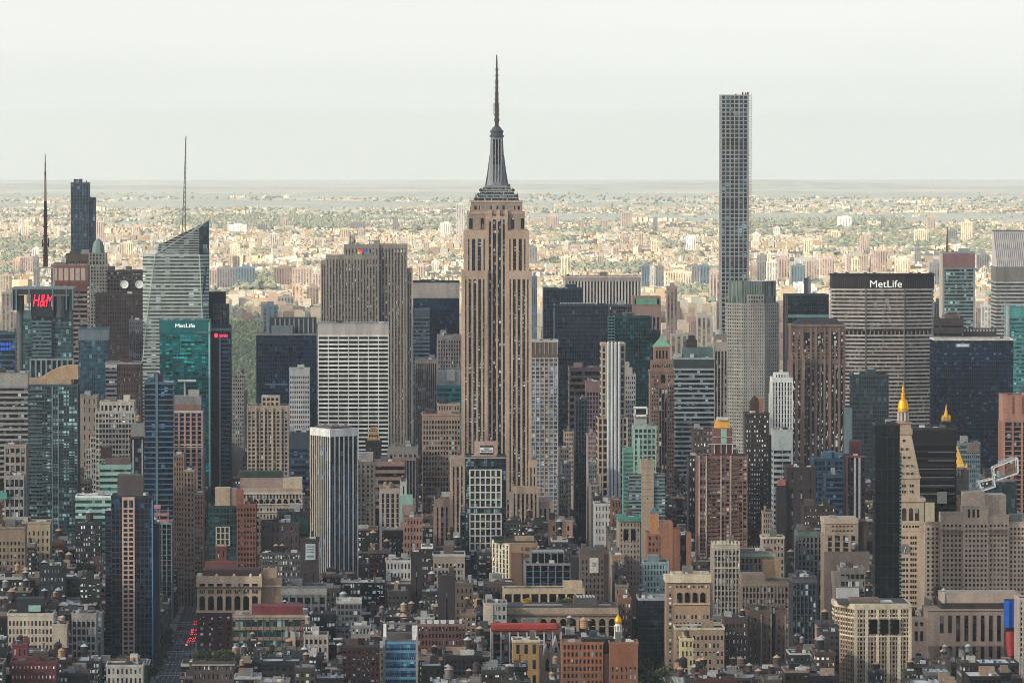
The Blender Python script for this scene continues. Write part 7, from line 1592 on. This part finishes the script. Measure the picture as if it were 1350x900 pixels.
for i, (x, y) in enumerate(((-142, 4120), (-137, 4160), (-146, 4060), (-146, 4300), (-143, 4100), (-146, 4010), (-140, 3960), (-136, 4010), (-143, 3990), (-143, 4200))):
    cn = ['black', 'yellow', 'white', 'black', 'silver', 'white', 'black', 'silver', 'black', 'white'][i]; car(x, y, cn, '%s car alone on the near avenue, %s closest' % (cn, ORD[i]), False)
for i in range(16):
    x, y = 178 + rc.choice([-7, -3.5, 0, 3.5, 7]), 4560 + i * 38 + rc.uniform(-8, 8); cn = rc.choice(['white', 'yellow', 'black', 'silver']); car(x, y, cn, '%s car deep in the canyon beside the Art Deco tower, %s along' % (cn, ORD[i]), i % 4 == 0)

for i in range(20):
    for x, nm in ((-148.4, 'west'), (-131.4, 'east')):
        if rc.random() < .75: cn = rc.choice(['white', 'black', 'black', 'silver', 'yellow']); car(x, 3905 + i * 17 + rc.uniform(-4, 4) + (300 if x > -140 and i > 14 else 0), cn, '%s car parked along the %s kerb of the avenue, %s up' % (cn, nm, ORD[i]), False)
# traffic lights over the avenues
sig = MB(); sig.box(wall((40, 44, 40)), -.25, .25, -.2, .2, 5.0, 6.4)
pol = MB(); pol.lathe(wall((70, 74, 70)), 0, 0, [(.14, 0), (.1, 6.6)], 8); pol.box(wall((70, 74, 70)), -6, 0, -.06, .06, 6.3, 6.45)
lam = MB(); lam.lathe(glow((255, 40, 30), 18), -5.6, 0, [(.45, 5.4), (.45, 6.2)], 8)
parts = []
for nm, q in (('pole', pol), ('signal_head', sig), ('lamp', lam)):
    o = q.build(nm); parts.append((nm, o.data)); bpy.data.objects.remove(o)
for i, (x, y) in enumerate(((-129.5, 4103), (-129.5, 4425), (-129.5, 4586), (190, 4506), (190, 4667), (190, 4828), (190, 4989))):
    o = link('traffic_light', None, None, (x, y, .1)); tag(o, 'red traffic light on the %s avenue, %s up the street' % ('queueing' if x < 0 else 'canyon', ORD[i if x < 0 else i - 3]), 'traffic light', 'traffic lights along the avenues')
    for nm, me in parts: link(nm, me, o)

# ------------------------------------------------------------------ trees
def leafmat(c):
    k = ('leaf', c)
    if k in _m: return _m[k]
    m = island([c, tuple(int(v * .7) for v in c), tuple(min(255, int(v * 1.3)) for v in c), tuple(int(v * .85) for v in c)], .8, 'leaves'); _m[k] = m; return m
def crown_mesh(c, seed, r=4.2, h=7, n=420):
    q = random.Random(seed); b = MB(); mm = leafmat(c); lobes = [(q.uniform(-.55, .55) * r, q.uniform(-.55, .55) * r, q.uniform(.2, .8) * h, q.uniform(.4, .65) * r) for _ in range(7)]
    for i in range(n):
        lx, ly, lz, lr = q.choice(lobes); v = Vector((q.gauss(0, 1), q.gauss(0, 1), q.gauss(0, 1))).normalized() * lr * q.uniform(.6, 1.05)
        c0 = Vector((lx, ly, lz)) + v; a = Vector((q.gauss(0, 1), q.gauss(0, 1), q.gauss(0, 1))).normalized(); t = a.orthogonal().normalized(); u = a.cross(t); s = q.uniform(.3, .7)
        b.poly(mm, [c0 + t * s, c0 + u * s, c0 - t * s, c0 - u * s])
    o = b.build('crown'); me = o.data; bpy.data.objects.remove(o); return me
tr = MB(); bk = wall((60, 50, 42)); tr.loft(bk, [[(r * cos(2 * pi * k / 8), r * sin(2 * pi * k / 8), z) for k in range(8)] for r, z in ((.32, 0), (.24, 2.5), (.14, 6))])
for a in range(4): tr.bar(bk, (0, 0, 2.4 + a * .4), (1.9 * cos(a * 1.7), 1.9 * sin(a * 1.7), 5.2 + a * .4), .16)
o = tr.build('trunk'); TRUNK = o.data; bpy.data.objects.remove(o)
CR = {'dark green': [crown_mesh((48, 60, 36), s) for s in (1, 2, 3)], 'olive': [crown_mesh((78, 84, 44), 4)], 'yellow': [crown_mesh((206, 150, 36), 5)]}
def tree(x, y, z, cn, s, lab, name='tree', cat='tree', grp='trees between the buildings'):
    o = link(name, None, None, (x, y, z)); o.scale = (s, s, s); o.rotation_euler = (0, 0, rc.random() * 6); tag(o, None, cat, grp)
    link('trunk', TRUNK, o); link('crown', rc.choice(CR[cn]), o, (0, 0, 2.6)); later(o, lab, px((x, y, z))[0])
for i in range(34):
    p = rc.uniform(800, 884); Y = rc.uniform(3700, 3935); v = P(p, 700, Y); tree(v.x, Y, .15, rc.choice(['dark green', 'dark green', 'olive']), rc.uniform(1.1, 1.9), 'dark square tree at the foot of the ornate arched tan tower', grp='trees in the city square')
for i in range(16): tree(-150.6, 3900 + i * 21 + rc.uniform(-4, 4), .15, 'dark green', rc.uniform(.7, 1.1), 'dark street tree along the west kerb of the avenue', grp='street trees on the avenue')
for i in range(22):
    p = 256 + i * 2.3; v = P(p, 872.5, GARDEN.Y + 6 + (i % 4) * 4); tree(v.x, v.y, GARDEN.H, rc.choice(['dark green', 'olive']), rc.uniform(.42, .8), 'shrub in the roof garden beside the avenue', 'shrub', 'shrub', 'shrubs on rooftops')
for p, q, Y, cn in ((693, 799, 3955, 'yellow'), (697, 799, 3958, 'yellow'), (751, 798, 3956, 'yellow'), (738, 799, 3957, 'olive'), (743, 799, 3958, 'olive'), (748, 799, 3955, 'olive'), (654, 716, 4205, 'dark green'), (660, 716, 4206, 'dark green'), (667, 717, 4205, 'olive')):
    v = P(p, q, Y); tree(v.x, Y, v.z, cn, .62, '%s shrub on a roof by the %s' % (cn, 'arcaded store' if q > 720 else 'cream gridded block'), 'shrub', 'shrub', 'shrubs on rooftops')

# ------------------------------------------------------------------ park, far city, far woods, hills
def octa(b, mat, x, y, z, rx, ry, rz, q):
    i = len(b.v); k = lambda: q.uniform(.75, 1.25)
    ring = [(x + rx * cos(a) * k(), y + ry * sin(a) * k(), z + rz * q.uniform(-.1, .45)) for a in [2 * pi * j / 6 for j in range(6)]]
    b.v += ring + [(x + rx * .2, y, z + rz * k()), (x, y, z - rz * .8)]
    for j in range(6): b.f += [(i + j, i + (j + 1) % 6, i + 6), (i + (j + 1) % 6, i + j, i + 7)]; b.mi += [b.m(mat)] * 2
q = random.Random(11)
b = MB(); pm = island([(92, 102, 82), (104, 114, 88), (124, 128, 98), (82, 94, 76), (112, 116, 88), (98, 108, 86)], .9, 'leaves')  # leaves greyed and lightened, mist painted into the colour
for i in range(9000):
    Y = 6760 + (q.random() ** 1.0) * 4000; p = q.choice([q.uniform(296, 345), q.uniform(296, 345), q.uniform(270, 450)]); x = P(p, 450, Y).x
    r = q.uniform(4, 8); octa(b, pm, x, Y, q.uniform(6, 11) + gz(Y), r, r, q.uniform(5, 9), q)
tag(b.build('park_woods'), 'soft green park woodland glimpsed between the dark towers', 'woods', kind='stuff')
m = MB(); m.poly(wall((88, 96, 70)), [(-690, 6730, gz(6730) + .6), (160, 6730, gz(6730) + .6), (160, 8000, gz(8000) + .6), (160, 10800, gz(10800) + .6), (-690, 10800, gz(10800) + .6), (-690, 8000, gz(8000) + .6)]); tag(m.build('park_ground'), kind='structure')

wd = MB()
def woods(p0, p1, q0, q1, n, h=13):
    for i in range(n):
        qq = q.uniform(q0, q1); Y = gdist(qq); p = q.uniform(p0, p1); x = P(p, qq, Y).x; r = q.uniform(9, 20) * (.6 + min(Y, 24000) / 30000) * (.55 if Y > 22000 else 1)
        octa(wd, pm, x, Y, h * .4 + gz(Y), r, r, h * q.uniform(.6, 1.2), q)
for a in ((0, 1350, 256, 287, 1500), (230, 480, 286, 303, 1300), (0, 95, 318, 332, 300), (0, 30, 332, 365, 200), (310, 360, 365, 382, 200), (990, 1190, 288, 299, 600), (1090, 1260, 314, 328, 600), (740, 860, 352, 362, 260), (895, 945, 384, 402, 260), (700, 1350, 300, 312, 500), (280, 420, 410, 435, 260), (480, 620, 290, 304, 400), (1280, 1350, 322, 340, 200), (0, 1350, 284, 300, 500)): woods(*a)
for i in range(80):          # small groves and street trees between the blocks
    p, qq = q.uniform(0, 1350), q.uniform(296, 392); woods(p - 14, p + 14, qq - 2.2, qq + 2.2, q.randint(6, 34))
wd.mats = [island([(124, 130, 110), (134, 138, 116), (116, 124, 106), (142, 144, 122)], .9, 'far_leaves')]  # far leaves paled and greyed, haze painted into the colour
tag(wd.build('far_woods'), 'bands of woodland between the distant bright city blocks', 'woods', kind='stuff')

fc = MB()
CA = [(196, 176, 146), (190, 166, 136), (200, 188, 166), (186, 160, 132), (196, 176, 146), (180, 156, 136), (206, 198, 184), (176, 154, 136), (190, 174, 152), (184, 166, 148), (196, 180, 150), (170, 160, 140)]  # narrow pale range: the haze's loss of contrast is in these colours
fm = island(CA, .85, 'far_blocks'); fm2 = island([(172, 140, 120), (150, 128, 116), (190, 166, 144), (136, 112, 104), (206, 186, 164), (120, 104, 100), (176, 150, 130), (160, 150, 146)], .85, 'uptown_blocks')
def noise2(x, y): return sin(x / 310 + 1.3 * sin(y / 900)) + sin(y / 740 + 1.1 * sin(x / 520)) + .6 * sin(x / 130 + y / 410)
for i in range(10000):         # terraces: a street of adjoining roofs at a time
    qq = (q.uniform(257, 290) if i % 6 == 0 else q.uniform(270, 394)) if i > 3400 else q.uniform(296, 345)
    Y = gdist(qq); x = P(q.uniform(-300, 1650), 300, Y).x
    if noise2(x, Y) < -1.1 and q.random() < .8: continue
    ang = q.choice([.2, .2, .2, -.5, .9, 1.75]) + q.uniform(-.04, .04); c_, s_ = cos(ang), sin(ang); h0 = q.choice([5, 6, 6, 7, 8, 9, 11, 14]); big = q.random() < .05
    for k in range(q.randint(3, 11)):
        wx = q.uniform(5, 11) * (2.6 if big else 1); dp = q.uniform(8, 14) * (1.6 if big else 1)
        h = h0 * q.uniform(.8, 1.25) * (1.5 if big else 1)
        fc.rbox(fm, x, Y, ang, wx, dp, gz(Y) - 1, gz(Y) + h); x += c_ * (wx + q.choice([.5, .5, 3, 9])); Y += s_ * (wx + .5)
for i in range(5600):
    Y = q.uniform(6760, 12500); x = P(q.uniform(-300, 1650), 300, Y).x
    if -690 < x < 165 and Y < 10800: continue
    g_ = gz(Y)
    fc.box(fm2 if Y < 11500 else fm, x - q.uniform(5, 13), x + q.uniform(5, 13), Y, Y + q.uniform(14, 30), g_, g_ + q.choice([12, 15, 18, 22, 28, 36, 44]) * q.uniform(.8, 1.2) * (1 if Y < 11000 else .6))
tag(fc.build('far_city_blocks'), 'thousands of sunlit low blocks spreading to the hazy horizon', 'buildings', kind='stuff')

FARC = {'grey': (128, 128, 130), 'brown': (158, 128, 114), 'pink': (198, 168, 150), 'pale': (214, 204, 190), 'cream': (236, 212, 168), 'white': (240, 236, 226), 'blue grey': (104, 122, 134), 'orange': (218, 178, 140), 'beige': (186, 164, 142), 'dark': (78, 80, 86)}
FAR = [(24, 30, 290, 314, 'pale'), (31, 38, 291, 314, 'cream'), (17, 30, 341, 362, 'orange'), (27, 43, 338, 362, 'pink'), (43, 51, 338, 362, 'grey'), (125, 137, 292, 322, 'pink'), (300, 325, 296, 309, 'white'), (303, 316, 322, 352, 'cream'), (286, 310, 353, 380, 'grey'), (310, 336, 352, 380, 'blue grey'), (361, 385, 352, 380, 'brown'), (385, 411, 353, 380, 'pink'), (602, 613, 269, 309, 'pale'), (580, 595, 294, 311, 'white'), (462, 482, 293, 306, 'grey'), (385, 399, 376, 404, 'orange'), (346, 366, 402, 437, 'blue grey'), (366, 387, 391, 408, 'grey'), (276, 286, 355, 380, 'pink'), (564, 576, 322, 336, 'cream'),
       (820, 833, 280, 303, 'pink'), (719, 737, 284, 304, 'pink'), (790, 801, 290, 304, 'beige'), (859, 868, 317, 337, 'cream'), (905, 917, 312, 331, 'white'), (846, 856, 350, 378, 'blue grey'), (857, 864, 352, 378, 'pale'), (864, 875, 350, 378, 'grey'), (877, 911, 358, 377, 'cream'), (912, 922, 350, 379, 'grey'), (923, 935, 350, 379, 'blue grey'), (936, 949, 356, 400, 'pink'), (990, 998, 345, 376, 'pink'), (998, 1011, 336, 376, 'grey'), (1011, 1025, 345, 378, 'pale'), (1023, 1041, 340, 374, 'pink'), (1043, 1062, 350, 378, 'blue grey'), (1063, 1080, 343, 376, 'beige'), (1081, 1100, 340, 366, 'pink'), (1206, 1224, 303, 324, 'cream'), (1268, 1283, 293, 320, 'cream'), (1250, 1262, 303, 322, 'grey'), (1105, 1123, 286, 299, 'white'), (1206, 1214, 326, 348, 'grey'), (1116, 1145, 336, 362, 'beige'), (1148, 1170, 330, 362, 'pink'), (879, 893, 377, 424, 'brown'), (1048, 1062, 374, 394, 'white'), (1062, 1069, 367, 392, 'dark'), (884, 906, 440, 475, 'beige'), (919, 937, 416, 456, 'beige'), (945, 949, 397, 440, 'brown'), (1286, 1293, 404, 442, 'pink'), (1294, 1306, 402, 440, 'pale'), (701, 708, 364, 428, 'blue grey'), (740, 752, 338, 366, 'cream'), (1232, 1240, 398, 430, 'dark'), (1180, 1200, 341, 362, 'cream'), (1225, 1242, 345, 380, 'grey'), (1288, 1304, 335, 360, 'grey'), (404, 420, 378, 404, 'brown'), (412, 423, 360, 395, 'pink'), (0, 15, 362, 384, 'beige'), (2, 18, 385, 420, 'pink'), (44, 50, 352, 380, 'grey')]
used = [(a[0], a[1]) for a in FAR]
for i in range(75):
    qq = q.uniform(300, 372); wd_ = q.uniform(5, 13); p = q.uniform(5, 1340); FAR.append((p, p + wd_, qq - q.uniform(9, 24), qq, q.choice(['pale', 'cream', 'pink', 'white', 'beige', 'grey', 'orange'])))
for x0, x1, yt, yb_, cn in FAR:
    Y = gdist(yb_) if yb_ < 420 else 7000 + (475 - yb_) * 30
    a, bq = P(x0, yt, Y), P(x1, yt, Y)
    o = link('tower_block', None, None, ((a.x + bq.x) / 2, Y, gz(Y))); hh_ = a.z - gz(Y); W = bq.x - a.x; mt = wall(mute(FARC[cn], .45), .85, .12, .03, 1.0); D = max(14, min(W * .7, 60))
    BOX('wall', mt, -W / 2, W / 2, 0, D, 0, hh_, o); BOX('roof_house', mt, -W / 6, W / 4, D * .2, D * .7, hh_ - .1, hh_ + 5, o)
    gm = glass(tuple(int(v * .86) for v in mute(FARC[cn], .4)), FARC[cn], .1, (4, 9, 3))  # strips kept close to the wall tone, haze painted into the glass
    nb = max(3, min(14, int(W / 6)))
    for i in range(nb): xx = -W / 2 + W * (i + .5) / nb; BOX('window_strip', gm, xx - W / nb * .25, xx + W / nb * .25, -.2, .1, 3, hh_ - 3, o)
    r = min(HERO, key=lambda h: abs((h.px[0] + h.px[1]) / 2 - (x0 + x1) / 2) + abs(h.px[2] - yb_) * .3)
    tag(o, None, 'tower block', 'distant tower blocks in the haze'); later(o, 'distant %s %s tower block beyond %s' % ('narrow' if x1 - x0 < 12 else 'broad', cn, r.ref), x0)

hm = wall((184, 190, 170), .95, .3, .002)  # pale hills: their fading into haze is put into the colour
q2 = random.Random(4)
m = MB()
for Yh, hh, ph in ((23500, 26, .4), (28500, 45, 1.7), (34500, 60, 3.1), (42500, 75, 5.0)):
    n = 90; xs = [-5200 + 10400 * i / (n - 1) for i in range(n)]
    f = lambda x: max(2, hh * (.5 + .25 * sin(x / 900 + ph) + .15 * sin(x / 370 + ph * 2.3) + .1 * sin(x / 150 + ph * 5)) * (.3 + .7 * sin(x / 2300 + ph * 1.3) ** 2))
    rows = [[(x, Yh + d, f(x) * k + gz(Yh + d) - 1) for x in xs] for d, k in ((0, 0), (500, .55), (1200, .95), (1800, 1), (3000, .5), (3800, 0))]
    for r0, r1 in zip(rows, rows[1:]):
        for i in range(n - 1): m.poly(hm, [r0[i], r0[i + 1], r1[i + 1], r1[i]])
tag(m.build('hills'), kind='structure')

# ------------------------------------------------------------------ cloud bank over the river on the left; its shadow lies on the near city
cm = bpy.data.materials.new('cloud'); cm.use_nodes = True
n = cm.node_tree.nodes; l = cm.node_tree.links
for k in list(n): n.remove(k)
oo = n.new('ShaderNodeOutputMaterial'); tl_ = n.new('ShaderNodeBsdfTranslucent'); tp = n.new('ShaderNodeBsdfTransparent'); ms = n.new('ShaderNodeMixShader')
tl_.inputs['Color'].default_value = (.93, .94, .95, 1); tp.inputs['Color'].default_value = (.9, .96, 1, 1); ms.inputs[0].default_value = CLOUD_T
l.new(tl_.outputs[0], ms.inputs[1]); l.new(tp.outputs[0], ms.inputs[2]); l.new(ms.outputs[0], oo.inputs['Surface'])
q3 = random.Random(8); NX, NY = 40, 70
X0, X1, Y0, Y1 = -8200, -2600, -3500, 8700
lump = lambda x, y: .5 + .25 * sin(x / 410 + y / 530) + .25 * sin(x / 170 - y / 260 + 1) 
vt, vb, ff = [], [], []
for j in range(NY + 1):
    for i in range(NX + 1):
        u, v = i / NX, j / NY
        x = X0 + (X1 - X0) * u + 260 * sin(v * 31) * (u > .5) + q3.uniform(-50, 50); y = Y0 + (Y1 - Y0) * v + 300 * sin(u * 23 + 2) * (v > .5) + q3.uniform(-50, 50)
        e = min(1, min(u, 1 - u) * 8, min(v, 1 - v) * 12) ** .5
        h = (120 + 420 * lump(x, y)) * e + 12
        vt.append((x, y, 2450 + h)); vb.append((x, y, 2450 - 90 * e * lump(x + 300, y)))
N = (NX + 1) * (NY + 1)
for j in range(NY):
    for i in range(NX):
        a = j * (NX + 1) + i; b_ = a + NX + 1
        ff += [(a, a + 1, b_ + 1, b_), (N + a, N + b_, N + b_ + 1, N + a + 1)]
edge = [i for i in range(NX)] + [NX + j * (NX + 1) for j in range(NY)] + [N - 1 - i for i in range(NX)] + [(NY - j) * (NX + 1) for j in range(NY)]
for a, b_ in zip(edge, edge[1:] + edge[:1]): ff.append((b_, a, N + a, N + b_))
me = bpy.data.meshes.new('clouds'); me.from_pydata(vt + vb, [], ff); me.materials.append(cm)
tag(link('clouds', me), kind='stuff')

settle()
# ------------------------------------------------------------------ haze
hz = bpy.data.materials.new('haze'); hz.use_nodes = True
n = hz.node_tree.nodes
for k in list(n): n.remove(k)
o_ = n.new('ShaderNodeOutputMaterial'); v_ = n.new('ShaderNodeVolumePrincipled')
v_.inputs['Color'].default_value = (.79, .84, .86, 1); v_.inputs['Density'].default_value = HAZE; v_.inputs['Anisotropy'].default_value = 0.2
hz.node_tree.links.new(v_.outputs[0], o_.inputs['Volume'])
ho = BOX('haze', hz, -15500, 15500, -700, 80000, gz(79200) - 2, 470)
tag(ho, kind='stuff')
